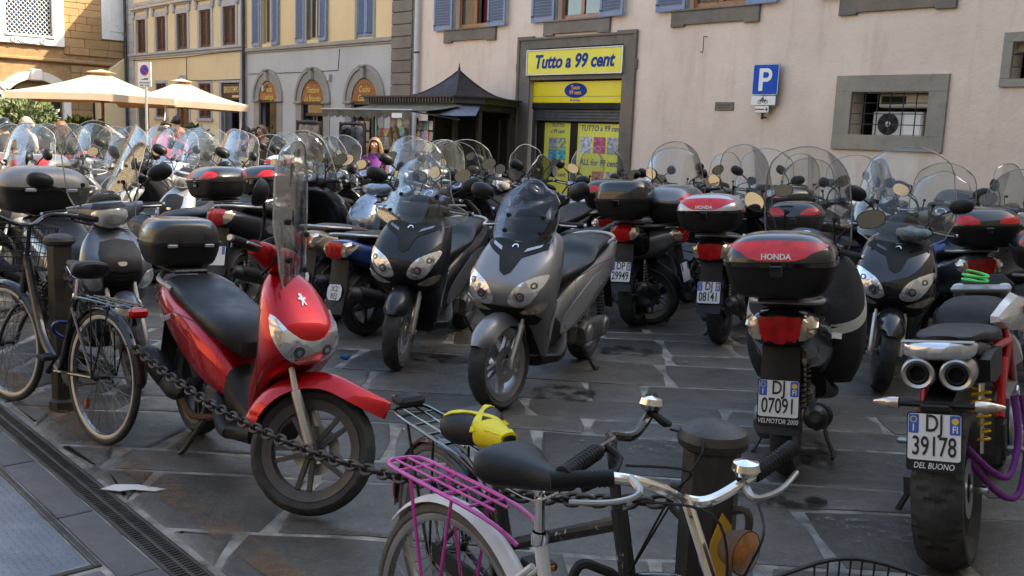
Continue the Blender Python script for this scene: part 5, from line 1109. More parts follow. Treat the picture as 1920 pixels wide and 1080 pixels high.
    if barkind == 'sweep': pts = [(C.x-.17, w, bar+.035), (C.x-.06, w*.93, bar+.04), (C.x+.05, w*.55, bar+.045), (C.x+.03, w*.18, bar+.002), (C.x, 0, bar), (C.x+.03, -w*.18, bar+.002), (C.x+.05, -w*.55, bar+.045), (C.x-.06, -w*.93, bar+.04), (C.x-.17, -w, bar+.035)]
    else: pts = [(C.x-.03, w, bar+.05), (C.x+.02, w*.6, bar+.045), (C.x+.03, w*.2, bar), (C.x, 0, bar), (C.x+.03, -w*.2, bar), (C.x+.05, -w*.6, bar+.0), (C.x+.04, -w, bar-.03)]
    if barmat: pts = [(C.x+.01, w, bar+.065), (C.x+.02, w*.6, bar+.03), (C.x+.02, w*.2, bar-.005), (C.x, 0, bar-.005), (C.x+.0, -w*.25, bar+.03), (C.x-.03, -w*.6, bar+.055), (C.x-.08, -w, bar+.05)]
    P = spline(pts, 5); MB().tube(P, .0115, 10).ob('handlebar', bm_, o, mw=SM)
    for k, s in ((0, 1), (-1, -1)):
        e = V(P[k]); i = V(P[5 if k == 0 else -6]); g = MB().tube([e+(e-i).normalized()*.012, e+(e-i).normalized()*.01, e.lerp(i, .3), e.lerp(i, 1.0)], [.012, .018, .0165, .0165], 12).ob('grip', m_blkm, o, mw=SM)
        n = 12
        for q in range(1, n): c = e.lerp(i, q/n); MB().tube([c-(i-e).normalized()*.0015, c+(i-e).normalized()*.0015], .0178, 10).ob('grip_ridge', m_blkm, g)
        d = (i-e).normalized(); j = i+d*.03; MB().tube(spline([j, j+V((.035, 0, -.02)), j+V((.05, 0, -.03))-d*.06, j+V((.03, 0, -.035))-d*.13], 4), [.009]*5+[.006]*8, 8).ob('brake_lever', m_alu if barmat else m_blkm, o, mw=SM)
        tb('brake_cable', m_blkm, o, [j+V((.05, 0, -.03)), j+V((.16, -s*.08, -.03)), V((C.x+.16, s*.02, bar-.1)), V((C.x+.08, 0, bar-.3))], .0028, 5, 5).matrix_local = SM
    if bell: e = V(P[6]); MB().lathe([(.0, -.012), (.022, -.012), (.03, .0), (.026, .014), (.0, .02)], 24, 'z', e+V((0, 0, .024))).ob('bell', m_chr, o, mw=SM)
    if rackm:
        r = MB()
        for s in (-1, 1): r.tube(spline([(.27, s*.04, .68), (.16, s*.06, .715), (-.2, s*.06, .72), (-.27, s*.04, .72), (-.28, 0, .72)], 4), .0055, 6)
        rk = r.ob('luggage_rack', rackm, o)
        for xx in (-.2, -.1, 0, .1): tb('rack_bar', rackm, rk, [(xx, -.06, .718), (xx, .06, .718)], .004, 6)
        for yy in (-.02, .02): tb('rack_bar', rackm, rk, [(-.27, yy, .722), (.16, yy, .722)], .0035, 6)
        for s in (-1, 1): tb('rack_stay', rackm, rk, [(-.14, s*.06, .715), (-.01, s*.062, RB)], .005, 6); tb('rack_stay', rackm, rk, [(.04, s*.06, .715), (.0, s*.062, RB)], .0045, 6)
    return o
b1 = bicycle('black city bicycle with wire basket leaning by the chained bollard', m_bblk, -2.03, 4.62, 141, 4, 8, .86, 1.02, None, fend=m_bblk, lady='sloop', rackm=m_bblk)
bx('tail_light', m_red, b1, (-.315, -.05, .675), (-.27, .05, .72), .012); bk = MB()
for z, rx, ry in ((1.0, .17, .20), (.92, .16, .19), (.84, .15, .175), (.76, .14, .16)): bk.tube([(1.02+rx*sup(t, 4)[0], ry*sup(t, 4)[1], z) for t in [2*pi*i/32 for i in range(32)]], .0035, 5, closed=True)
for i in range(40):
    t = 2*pi*i/40; bk.tube([(1.02+.17*sup(t, 4)[0], .20*sup(t, 4)[1], 1.0), (1.02+.14*sup(t, 4)[0], .16*sup(t, 4)[1], .76)], .0016, 4, False)
for i in range(9): bk.tube([(.9+i*.03, -.155, .76), (.9+i*.03, .155, .76)], .0016, 4, False)
tag(bk.ob('basket_mesh', m_blkm, b1), kind='stuff')
MB().tube(spline([(.40, -.05, .52), (.36, .06, .56), (.43, .05, .5), (.42, -.04, .45)], 5, True), .011, 6, closed=True).ob('cable_lock', mat('lock_blue', (.02, .04, .2), .4), b1)
b2 = bicycle('scratched black bicycle with yellow taped saddle and rear rack', m_scr, -.15, 2.79, -59, 3, 30, .80, .95, m_gum, fend=m_bblk, lady='straight', rackm=m_bblk, barw=.29, hx=.86, barkind='flat', bell=True)
sd = [c for c in b2.children if c.name.startswith('saddle')][0]; stt = bvh(sd.data)
obj('saddle_tape', patch(stt, [(.11, .02), (.11, -.02), (.0, -.04), (.0, .04)], '+z', .003, .002, 0, .02, 0), m_tape, sd)
m = MB().loft(hl([(.108, -.026, .02, .026), (.07, -.036, .024, .032), (-.005, -.047, .031, .05)], 2.5, 20, 3)).ob('saddle_tape', m_tape, sd)
for sgn in (1, -1): obj('saddle_tape', patch(stt, [(.0, sgn*.06), (.0, sgn*.025), (-.12, -sgn*.06), (-.12, -sgn*.09)], '+z', .004, .002, 0, .02, 0), m_tape, sd)
bx('rack_light', m_blkm, b2, (-.30, -.045, .73), (-.22, .045, .765), .012); bx('rack_reflector', m_red, b2, (-.306, -.04, .735), (-.299, .04, .758), .003); bx('reflector', m_red, b2, (-.37, -.02, .38), (-.355, .02, .44), .006)
b3 = bicycle('white bicycle with pink luggage rack and chrome handlebar', m_bwht, -.135, 2.27, -50, -3, -15, .85, .905, m_gum, fend=m_bwht, lady='straight', barmat=m_chr, rackm=m_pinkp, barw=.25, bell=True, hx=.77, barkind='flat')
lp = MB().lathe([(.01, -.05), (.03, -.045), (.042, -.015), (.044, .0)], 28, 'x').ob('head_lamp', m_rust, b3, mw=M.Translation((.80, .07, .835))); MB().lathe([(.0, .012), (.025, .009), (.042, .0)], 28, 'x').ob('lamp_lens', m_amber_glass, lp)
bk = MB()
for z, rx, ry in ((.86, .19, .22), (.78, .18, .21), (.70, .17, .195), (.62, .16, .18)): bk.tube([(1.12+rx*sup(t, 4)[0], ry*sup(t, 4)[1], z) for t in [2*pi*i/32 for i in range(32)]], .004, 5, closed=True)
for i in range(36): t = 2*pi*i/36; bk.tube([(1.12+.19*sup(t, 4)[0], .22*sup(t, 4)[1], .86), (1.12+.16*sup(t, 4)[0], .18*sup(t, 4)[1], .62)], .002, 4, False)
tag(bk.ob('basket_mesh', m_blkm, b3), kind='stuff')
text('lettering', 'A', m_pinkp, b3, .06, frame_mx((.345, -.017, .56), (-.3, 0, .95), (-.95, 0, -.3)), ext=.0005)
# heavy lock chain round the white bicycle
lk = thing('bicycle_lock', 'black fabric covered chain lock hanging by the white saddle', 'lock'); lk.parent = None
LM = M.Translation((-.135, 2.27, 0)) @ M.Rotation(R(-50), 4, 'Z')
lk.matrix_world = LM @ M.Translation((.42, 0, .6)); MB().tube(spline([(.06, .04, .10), (.09, .09, .05), (.09, .09, -.12), (.11, .05, -.22), (.08, -.02, -.28), (.05, -.04, -.15), (.04, -.03, .0), (.04, .0, .1)], 6, True), .011, 8, closed=True).ob('lock_sleeve', m_blkm, lk); bx('lock_body', m_gls, lk, (.06, .07, -.06), (.10, .115, .03), .008)
# ------------------------------------------------------------ bollards and chain
def bollard(x, y, label, h=.98):
    o = thing('bollard', label, 'bollard', (x, y, 0), R(20)); o['group'] = 'chained bollards'
    rr = .066; MB().loft([[(r*cos(t), r*sin(t), z) for t in [R(22.5)+2*pi*i/8 for i in range(8)]] for z, r in ((0, rr*1.25), (.05, rr*1.25), (.065, rr), (h-.05, rr))]).ob('post', m_iron, o)
    MB().lathe([(.0, 0), (.062, .0), (.078, .012), (.082, .028), (.074, .046), (.05, .06), (.0, .068)], 32, 'z', (0, 0, h-.065)).ob('cap', m_iron, o)
    for a in (-1, 1):
        d = V((a*cos(R(-46)-R(20)), a*sin(R(-46)-R(20)), 0)); MB().tube(spline([d*.05+V((0, 0, h-.2)), d*.1+V((0, 0, h-.18)), d*.105+V((0, 0, h-.23)), d*.05+V((0, 0, h-.26))], 4), .009, 8).ob('chain_eye', m_iron, o)
    return o
BL, BR_ = V((-2.47, 5.18, 0)), V((.47, 2.10, 0))
bollard(BL.x, BL.y, 'dark iron bollard behind the black city bicycle'); bo2 = bollard(BR_.x, BR_.y, 'dark iron bollard with yellow patch behind the chrome handlebar')
MB().prism([(-.02, .50), (.02, .50), (.024, .76), (0, .79), (-.024, .72)], -.072, -.0655, 'y').ob('reflective_sticker', mat('sticker_orange', (.55, .28, .02), .5, var=.2), bo2, mw=M.Rotation(R(-5), 4, 'Z'))
lme = MB().tube([(.030*sup(t, 2.6)[0]*1.0, .0175*sup(t, 2.2)[1], 0) for t in [2*pi*i/20 for i in range(20)]], .0062, 8, closed=True).me(); lme.materials.append(m_iron)
def chain(a, b, sag, label):
    o = thing('chain', label, 'chain', a); d = b-a; n = 200; pts = [d*(i/n)+V((0, 0, -4*sag*(i/n)*(1-i/n))) for i in range(n+1)]
    acc = 0; nxt = .0; k = 0
    for i in range(n):
        seg = pts[i+1]-pts[i]; l = seg.length
        while nxt <= acc+l:
            c = pts[i]+seg*((nxt-acc)/l); T = M.Translation(c) @ seg.to_track_quat('X', 'Z').to_matrix().to_4x4() @ M.Rotation(R(45+90*(k % 2)+random.uniform(-12, 12)), 4, 'X'); obj('link', lme, None, o, T); k += 1; nxt += .0475
        acc += l
    return o
dd = (BR_-BL).normalized(); chain(BL+dd*.1+V((0, 0, .76)), BR_-dd*.1+V((0, 0, .76)), .33, 'heavy iron chain swagged between the two bollards')
chain(BL-dd*.1+V((0, 0, .76)), BL-dd*2.6+V((0, 0, .76)), .4, 'short iron chain length passing behind the bicycle basket')
# ------------------------------------------------------------ naked motorcycle
m_dwh = paint('motorcycle_white', (.62, .61, .58), 0, .25, 1, .04); m_dred = paint('frame_red', (.42, .012, .015), 0, .3, .8, .05); m_purp = mat('purple_fabric', (.16, .02, .2), .8, var=.2, bump=.4, bs=120); m_grn = mat('green_coil', (.02, .62, .08), .35, coat=.3); m_yspr = mat('spring_yellow', (.65, .38, .0), .4)
def motorcycle(x, y, head, lean):
    o = thing('motorcycle', 'white and red motorcycle with twin round exhausts and fat rear tyre', 'motorcycle', (x, y, .004)); o.rotation_euler = (R(lean), 0, R(head)); Rr = .318
    # rear wheel
    n = 160; h = .092; prof = [(.215, -.055), (.235, -.075), (.262, -.090), (.285, -.088), (.302, -.066), (.312, -.04), (.317, -.02), (.318, 0), (.317, .02), (.312, .04), (.302, .066), (.285, .088), (.262, .090), (.235, .075), (.215, .055), (.215, -.055)]
    rings = []
    for k in range(n):
        t = 2*pi*k/n; r_ = []
        for i, (r, yy) in enumerate(prof):
            a = abs(i-7)
            if 1 <= a <= 4 and (k+a*3) % 16 < 2: r -= .011
            if a == 1 and (k//10) % 2 and i == 6: r -= .0
            r_.append((r*cos(t), yy, r*sin(t)))
        rings.append(r_)
    rings.append(rings[0]); w = obj('wheel', MB().lathe([(.19, -.05), (.214, -.056), (.216, -.05), (.195, -.02), (.195, .02), (.216, .05), (.214, .056), (.19, .05), (.185, 0), (.19, -.05)], 40).lathe([(.015, -.07), (.05, -.06), (.055, 0), (.05, .06), (.015, .07)], 20).me(), m_blkm, o, M.Translation((0, 0, Rr)))
    obj('tyre', MB().loft(rings, False, False).me(True, 30), m_tyre, w)
    for i in range(5): MB().loft([[(.05, -.02, -.018), (.05, .02, -.018), (.05, .02, .018), (.05, -.02, .018)], [(.19, -.02, -.03), (.19, .02, -.03), (.19, .02, .03), (.19, -.02, .03)]]).ob('spoke', m_blkm, w, mw=M.Rotation(2*pi*i/5, 4, 'Y'))
    MB().lathe([(.06, -.075), (.115, -.075), (.115, -.071), (.06, -.071), (.06, -.075)], 32).ob('brake_disc', m_alu, w)
    MB().tube([(0, -.14, Rr), (0, .14, Rr)], .018, 12).ob('axle', m_chr, o)
    # swing arm (single sided, left), chain
    MB().loft([[(xx, yy+.03*a, zz+hh*b) for a, b in ((-1, -1), (1, -1), (1, 1), (-1, 1))] for xx, yy, zz, hh in ((-.05, .125, .32, .035), (.15, .13, .35, .05), (.4, .09, .40, .06), (.5, .0, .42, .06))]).ob('swing_arm', m_dkm, o)
    MB().lathe([(.02, 0), (.085, 0), (.09, .005), (.02, .006)], 30, 'y', (0, .10, Rr)).ob('sprocket', m_alu, o)
    shock(o, (.22, -.09, .40), (.30, -.09, .70), m_yspr, .034, 7)
    # engine, frame
    bx('engine', m_eng, o, (.45, -.17, .28), (.95, .17, .62), .05); MB().lathe([(0, .03), (.08, .028), (.1, .01), (.1, 0)], 24, 'y', (.55, .17, .42)).ob('clutch_cover', m_alu, o); MB().lathe([(0, -.03), (.09, -.028), (.11, -.01), (.11, 0)], 24, 'y', (.58, -.17, .42)).ob('clutch_cover', m_alu, o)
    for s in (-1, 1):
        for a, b in (((.45, .13, .50), (.62, .16, .80)), ((.62, .16, .80), (.85, .15, .58)), ((.62, .16, .80), (1.02, .07, .92)), ((.85, .15, .58), (1.05, .07, .80)), ((.50, .13, .62), (.30, .10, .80)), ((.62, .16, .80), (.30, .10, .80)), ((.36, .15, .52), (.52, .15, .74))): tb('frame_tube', m_dred, o, [(a[0], s*a[1], a[2]), (b[0], s*b[1], b[2])], .017, 10)
        bx('foot_peg', m_alu, o, (.42, s*.16-.01, .36), (.46, s*.27, .385), .008) if s > 0 else bx('foot_peg', m_alu, o, (.42, -.27, .36), (.46, -.15, .385), .008)
        bx('heel_plate', m_dkm, o, (.34, s*.16-.008, .34), (.44, s*.16+.008, .50), .006)
    # tail
    MB().loft(hl([(.45, .72, .82, .12), (.3, .76, .85, .13), (.1, .80, .885, .13), (-.08, .845, .90, .125), (-.17, .875, .905, .12)], 3.2, 24)).ob('tail_unit', m_blk, o)
    MB().loft(hl([(.62, .78, .86, .11), (.5, .80, .89, .15), (.34, .83, .895, .14), (.14, .86, .925, .12), (-.02, .885, .925, .10), (-.06, .89, .92, .06)], 2.8, 24)).ob('seat', m_seat, o)
    t = MB().loft(yl([(-.13, -.12, .895, .012, .006), (-.11, -.16, .885, .025, .03), (0, -.185, .882, .03, .034), (.11, -.16, .885, .025, .03), (.13, -.12, .895, .012, .006)], 2.6, 14)).ob('tail_light', lamp_mat('led_lens', (.75, .77, .8)), o); bx('tail_cover', m_sil, o, (-.19, -.125, .912), (-.155, .125, .919), .003)
    for s in (-1, 1):
        e = MB().tube([(.55, s*.075, .71), (.3, s*.075, .775), (-.06, s*.066, .795), (-.17, s*.066, .797)], [.042, .055, .059, .057], 24).ob('silencer', m_blkm, o)
        MB().lathe([(.036, -.012), (.041, -.03), (.052, -.036), (.059, -.03), (.062, -.0), (.062, .07), (.058, .075)], 32, 'x', (-.17, s*.066, .797)).ob('silencer_tip', m_alu, e); MB().lathe([(.0, .02), (.024, .015), (.028, -.02), (.032, -.024), (.040, -.016), (.042, .0)], 28, 'x', (-.18, s*.066, .797)).ob('silencer_core', m_blkm, e)
    MB().loft([[(xx, -.10-dy, z0) if q == 0 else ((xx, -.16-dy, z0+.01) if q == 1 else ((xx, -.16-dy, z1) if q == 2 else (xx, -.10-dy, z1))) for q in range(4)] for xx, dy, z0, z1 in ((.35, .0, .70, .82), (.1, .0, .71, .84), (-.04, -.0, .74, .83))]).ob('heat_guard', m_blk, o)
    # plate holder
    MB().loft([[(xx, .05*a, zz+.012*b) for a, b in ((-1, -1), (1, -1), (1, 1), (-1, 1))] for xx, zz in ((.05, .74), (-.12, .69), (-.22, .685), (-.26, .64))]).ob('plate_bracket', m_blk, o); MB().tube([(-.22, -.14, .69), (-.22, .14, .69)], .012, 8).ob('indicator_bar', m_blk, o)
    for s in (-1, 1): MB().loft(yl([(s*.13, -.22, .69, .022, .022), (s*.17, -.215, .69, .022, .02), (s*.22, -.20, .687, .010, .008), (s*.225, -.20, .687, .003, .003)], 2.2, 14)).ob('indicator', m_lampo, o)
    bx('number_lamp', m_blk, o, (-.275, -.05, .672), (-.225, .05, .70), .006)
    plate(o, (-.29, 0, .585), R(-14), 'DJ', '39178', None, 'DEL BUONO')
    # tank with white side covers
    tm = MB().loft(hl([(.56, .78, .88, .09), (.66, .78, .945, .135), (.82, .80, .965, .14), (.98, .82, .95, .13), (1.05, .84, .92, .10)], 2.8, 28, 4)).me(); obj('tank', tm, m_blkm, o); tt = bvh(tm)
    for s in (-1, 1):
        sh = MB().loft([[(xx, s*(yy+th), zz+a) for th, a in ((0, -hh), (.035, -hh*.6), (.045, 0), (.03, hh*.8), (0, hh))] for xx, yy, zz, hh in ((.54, .10, .95, .015), (.62, .13, .955, .055), (.82, .15, .95, .085), (1.1, .18, .90, .08), (1.25, .16, .80, .045), (1.32, .14, .77, .01))]).ob('tank_cover', m_dwh, o)
        MB().loft([[(xx, s*(yy+th), zz+a) for th, a in ((0, -hh), (.03, -hh*.3), (.03, hh*.3), (0, hh))] for xx, yy, zz, hh in ((.66, .15, .86, .02), (.74, .165, .80, .06), (.8, .17, .74, .03))]).ob('tank_cover', m_dwh, o)
        text('lettering', 'DUCATI', mat('letter_red', (.35, .01, .02), .4), sh, .05, frame_mx((.90, s*.203, .945), (-s, 0, s*.06) if s > 0 else (1, 0, -.06), (0, -s*.25, 1)), bold=.02, ext=.001, sx=.9)
    # front end
    fw = V((1.46, 0, .30)); wheel(o, 1.46, .30, .12, 'double', 5, m_blkm, True, 3)
    for s in (-1, 1): tb('fork_leg', m_alu, o, [(1.46, s*.1, .30), (1.12, s*.1, .98)], .027, 12)
    for z in (.78, .97): bx('fork_yoke', m_sil, o, (1.10+(.97-z)*.5-.04, -.13, z-.015), (1.10+(.97-z)*.5+.06, .13, z+.015), .012)
    fender(o, 1.46, .30, .07, 30, 150, m_dred, None, .03, .03)
    LB = M.Translation((0, 0, -.05))
    bx('headlight_cowl', m_blkm, o, (1.22, -.13, .82), (1.34, .13, 1.02), .05); bx('instrument_panel', m_blkm, o, (1.10, -.09, 1.035), (1.2, .09, 1.07), .01)
    MB().tube(spline([(1.0, .40, 1.075), (1.03, .25, 1.085), (1.10, .1, 1.03), (1.10, -.1, 1.03), (1.03, -.25, 1.085), (1.0, -.40, 1.075)], 5), .012, 10).ob('handlebar', m_blkm, o)
    for s in (-1, 1):
        MB().tube([(1.025, s*.27, 1.083), (1.0, s*.40, 1.075)], .018, 12).ob('grip', m_blkm, o); MB().loft(yl([(s*.41, 1.0, 1.075, .03, .03), (s*.44, 1.01, 1.075, .035, .036), (s*.47, 1.02, 1.075, .02, .03)], 2.4, 12)).ob('folded_mirror', m_blkm, o)
        tb('brake_lever', m_blkm, o, [(1.06, s*.22, 1.09), (1.09, s*.26, 1.085), (1.06, s*.4, 1.075)], .007, 6, 3); bx('switch_block', m_blkm, o, (1.01, s*.235-.025, 1.06), (1.07, s*.235+.025, 1.11), .008)
        bx('bar_clamp', m_sil, o, (1.075, s*.06-.02, 1.0), (1.13, s*.06+.02, 1.055), .006)
    bx('reservoir', mat('reservoir_smoke', (.2, .19, .18), .15, coat=1), o, (1.08, -.25, 1.10), (1.13, -.2, 1.16), .01)
    for c in o.children:
        if c.name.split('.')[0] in ('handlebar', 'grip', 'folded_mirror', 'brake_lever', 'switch_block', 'bar_clamp', 'reservoir', 'instrument_panel', 'tank_cover'): c.matrix_local = LB @ c.matrix_local
    tb('side_stand', m_dkm, o, [(.55, .15, .28), (.5, .3, .01)], .014, 8)
    return o
dc = motorcycle(1.76, 3.56, 58, -7)
cl = thing('coil_lock', 'bright green spiral cable looped on the motorcycle handlebar', 'cable'); cl.matrix_world = dc.matrix_basis @ M.Translation((1.06, .02, 1.0))
MB().tube([(.055*cos(t)+.004*t, .055*sin(t), .005+.003*t+.012*sin(t)) for t in [i*.3 for i in range(46)]], .006, 8).ob('coil', m_grn, cl)
pl = thing('chain_lock', 'purple fabric sleeved chain lock hanging by the rear wheel', 'lock'); pl.matrix_world = dc.matrix_basis @ M.Translation((.25, -.16, .45))
MB().tube(spline([(.22, -.03, .14), (.16, -.05, -.02), (.02, -.03, -.14), (-.10, .02, -.10), (-.20, .10, .02)], 6), .0135, 8).ob('lock_sleeve', m_purp, pl); MB().tube(spline([(.24, -.06, .14), (.2, -.08, -.04), (.06, -.06, -.22), (-.06, .0, -.20), (-.18, .1, -.03)], 6), .0135, 8).ob('lock_sleeve', m_purp, pl); MB().tube([(.23+.02*cos(t), -.045, .16+.02*sin(t)) for t in [2*pi*i/14 for i in range(14)]], .006, 6, closed=True).ob('shackle', m_chr, pl)
# ------------------------------------------------------------ kiosk
m_roofk = mat('kiosk_roof', (.035, .026, .03), .5, .4, var=.25, dust=.15); m_kios = mat('kiosk_brown', (.03, .024, .02), .5, var=.25, dust=.1); m_canv = mat('awning_canvas', (.085, .083, .062), .85, var=.35, vs=5, bump=.2, bs=200, col2=(.15, .145, .11))
ki = thing('newspaper_kiosk', 'dark newspaper kiosk with pointed roof and scalloped awning', 'kiosk'); ki.matrix_world = FAC.copy()
foot = [(-11.1, -.25), (-11.1, -1.85), (-8.45, -1.85), (-8.2, -1.5), (-8.75, -.25)]
def grow(P, d): return inset(P, -d)
MB().prism(grow(foot, .12), 2.14, 2.24, 'z').ob('cornice', m_kios, ki, False); MB().prism(grow(foot, .17), 2.24, 2.27, 'z').ob('cornice_cap', m_roofk, ki, False); MB().prism(grow(foot, .04), 2.02, 2.14, 'z').ob('fascia', m_kios, ki, False); MB().prism(foot, 0, .5, 'z').ob('plinth', m_kios, ki, False); MB().prism(grow(foot, -.9), .5, 2.02, 'z').ob('core', m_room, ki, False)
for i in range(30): bx('fascia_rib', m_kios, ki, (-11.05+i*.088, -2.0, 2.155), (-11.0+i*.088, -1.968, 2.235), .004)
for x, y in foot: bx('corner_post', m_kios, ki, (x-.04+(.05 if x < -10 else -.05), y-.04+.02, .5), (x+.04+(.05 if x < -10 else -.05), y+.04+.02, 2.02), .006)
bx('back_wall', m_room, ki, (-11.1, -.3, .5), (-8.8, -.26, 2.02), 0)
R0 = [(-10.25, -.35), (-10.25, -1.65), (-8.75, -1.65), (-8.75, -.35)]; AP = (-9.45, -1.0, 2.80)
for i in range(4):
    a, b = R0[i], R0[(i+1) % 4]; rings = []
    for k in range(7):
        t = k/6; q = t**.8; z = 2.27+.53*(t**1.25); rings.append([(a[0]+(AP[0]-a[0])*q, a[1]+(AP[1]-a[1])*q, z), (b[0]+(AP[0]-b[0])*q, b[1]+(AP[1]-b[1])*q, z)])
    MB().loft(rings, False, False).ob('roof_slope', m_roofk, ki); tb('roof_hip', m_roofk, ki, [r[0] for r in rings], .016, 6)
MB().lathe([(.0, .14), (.012, .1), (.01, .06), (.028, .04), (.02, .02), (.03, -.02)], 12, 'z', AP).ob('finial', m_roofk, ki)
def awn(u, v): return (-11.05+2.85*u+(.0 if v < .5 else .0)+v*.12*(1-2*u)*0, -1.93-1.1*v, 2.10-.14*v-.035*sin(pi*v)+.006*sin(u*60)*v)
vs, fs = sheet(awn, 40, 8, .004); MB().add(vs, fs).ob('awning', m_canv, ki)
def val(u, v): sc = abs(sin(pi*u*13))**.6; return (-11.05+2.85*u, -3.03-.008*sin(u*70)*v, 1.96-(.10+.045*sc)*v)
vs, fs = sheet(val, 130, 4, .003); MB().add(vs, fs).ob('awning_valance', m_canv, ki)
tb('awning_bar', m_sil, ki, [(-11.08, -3.03, 1.965), (-8.17, -3.03, 1.965)], .016, 8)
for x in (-10.9, -8.3): tb('awning_arm', m_sil, ki, [(x, -1.9, 1.85), (x, -3.0, 1.95)], .014, 6)
tb('awning_prop', mat('prop_green', (.25, .5, .38), .4), ki, [(-9.35, -2.95, 0), (-9.35, -2.95, 1.93)], .022, 8)
MB().add([(-8.42, -1.9, 2.1), (-8.15, -1.55, 2.1), (-8.6, -2.5, 1.93), (-7.85, -1.9, 1.92), (-7.95, -2.3, 1.9)], [(0, 1, 3, 4), (0, 4, 2)]).ob('side_awning', mat('awning_blue', (.12, .14, .18), .8, var=.2), ki)
bx('awning_tag', m_white, ki, (-8.75, -3.045, 1.83), (-8.45, -3.036, 1.91), 0)
cp = [mat('print.%d' % i, c, .35, coat=.5, var=.6, vs=25, col2=tuple(min(1, q*1.9+.12) for q in c)) for i, c in enumerate([(.5, .08, .06), (.06, .16, .42), (.5, .5, .48), (.45, .3, .08), (.1, .3, .3), (.35, .32, .3), (.5, .15, .2), (.15, .14, .16), (.55, .45, .1)])]
kr = random.Random(5)
mg_me = {}
def magazine(par, x, y, z, w, h, tilt=8):
    k = (round(w, 3), round(h, 3))
    if k not in mg_me: mg_me[k] = MB().box((-w/2, -.004, 0), (w/2, .004, h)).me(False); mg_me[k].materials.append(cp[0])
    o = obj('magazine', mg_me[k], None, par, M.Translation((x, y, z)) @ M.Rotation(R(-tilt+kr.uniform(-3, 3)), 4, 'X') @ M.Rotation(R(kr.uniform(-4, 4)), 4, 'Y')); recolor(o, {'print.0': kr.choice(cp)}); return o
def rack(x, p, w, h, rows, cols, label, rz=0, z0=.15):
    o = thing('magazine_rack', label, 'rack', group='racks under the kiosk awning'); o.matrix_world = FAC @ M.Translation((x, -p, 0)) @ M.Rotation(R(rz), 4, 'Z')
    for s in (-1, 1): bx('rack_post', m_dkm, o, (s*w/2-.012, -.012, 0), (s*w/2+.012, .012, h), .003)
    for i in range(rows):
        z = z0+(h-z0-.02)*i/rows; bx('rack_shelf', m_dkm, o, (-w/2+.012, -.05, z-.01), (w/2-.012, .03, z), .002)
        for j in range(cols): magazine(o, -w/2+w*(j+.5)/cols, -.02, z+.001, w/cols*.86, (h-z0)/rows*.84)
    return o
rack(-10.75, 2.3, .5, 1.82, 8, 5, 'magazine rack at the far end under the awning'); rack(-10.1, 2.15, .75, 1.7, 8, 6, 'wide shelf rack of small boxes behind the green prop'); rack(-8.5, 2.5, .42, 1.85, 9, 4, 'postcard rack at the near corner of the awning', 6); rack(-9.1, 2.1, .7, 1.35, 5, 6, 'rack of toys and souvenirs in the middle of the kiosk')
for i in range(2): bx('door_bar', m_kios, ki, (-8.5-i*.25, -.55-i*.02, .0), (-8.47-i*.25, -.52-i*.02, 1.9), .003)
m_ala = mat('souvenir_alabaster', (.42, .36, .27), .5, var=.2)
def statue(x, p, z, h, label, kind):
    o = thing('souvenir_statue', label, 'statuette', group='souvenirs on the kiosk shelf'); o.matrix_world = FAC @ M.Translation((x, -p, z)); m = MB()
    if kind == 't':
        for i in range(7): m.lathe([(.0, i*h/7), (.05, i*h/7), (.05, i*h/7+h/9), (.042, i*h/7+h/9), (.042, (i+1)*h/7), (0, (i+1)*h/7)], 14, 'z')
        m.ob('tower', m_ala, o, mw=M.Rotation(R(4), 4, 'Y'))
    else:
        m.tube([(0, 0, h*.48), (-.02, 0, h*.25), (-.03, 0, 0)], [.035, .026, .016], 8); m.tube([(.02, 0, h*.48), (.035, 0, h*.25), (.03, -.01, 0)], [.035, .026, .016], 8); m.tube([(0, 0, h*.45), (0, 0, h*.6), (0, 0, h*.78), (0, 0, h*.84)], [.045, .04, .055, .02], 10); m.ball((0, 0, h*.92), (.028, .03, .038), 10, 8); m.tube([(-.05, 0, h*.78), (-.075, -.01, h*.6), (-.04, -.05, h*.5)], [.02, .016, .012], 7); m.tube([(.05, 0, h*.78), (.09, -.02, h*.66), (.06, -.04, h*.82)], [.02, .016, .012], 7); m.ob('figure', m_ala, o)
        bx('pedestal', m_ala, o, (-.06, -.05, -.06), (.06, .05, .002), .006)
    return o
statue(-9.75, 2.35, 1.32, .34, 'pale standing statuette on the kiosk shelf', 'f'); statue(-9.55, 2.35, 1.36, .42, 'tallest pale statuette with raised arm on the shelf', 'f'); statue(-9.3, 2.35, 1.3, .36, 'pale tower shaped souvenir beside the statuettes', 't'); statue(-8.75, 2.4, 1.38, .34, 'pale paired statuette near the postcards', 'f')
st_sh = thing('souvenir_shelf', 'narrow shelf carrying pale statuettes under the awning', 'shelf'); st_sh.matrix_world = FAC.copy(); bx('board', m_kios, st_sh, (-9.95, -2.45, 1.235), (-8.6, -2.25, 1.258), .003); bx('bracket', m_kios, st_sh, (-9.9, -2.4, .5), (-9.87, -2.3, 1.235), .003); bx('bracket', m_kios, st_sh, (-8.68, -2.4, .5), (-8.65, -2.3, 1.235), .003)
for x, z, c in ((-9.12, 1.77, 0), (-8.92, 1.74, 1), (-8.72, 1.76, 2), (-8.85, 1.6, 3)):
    o = thing('paper_fan', ('light round paper fan hanging beside the awning tag', 'lilac round paper fan hanging second under the awning', 'dark round paper fan hanging near the postcard rack', 'greenish paper fan hanging below the other fans')[c], 'fan', group='souvenir fans'); o.matrix_world = FAC @ M.Translation((x, -2.75, z)); MB().prism([(.085*cos(t), .085*sin(t)) for t in [2*pi*i/24 for i in range(24)]], -.003, .003).ob('disc', [cp[5], cp[2], cp[7], cp[4]][c], o); tb('handle', m_wood, o, [(0, 0, .08), (0, 0, .17)], .006, 6)
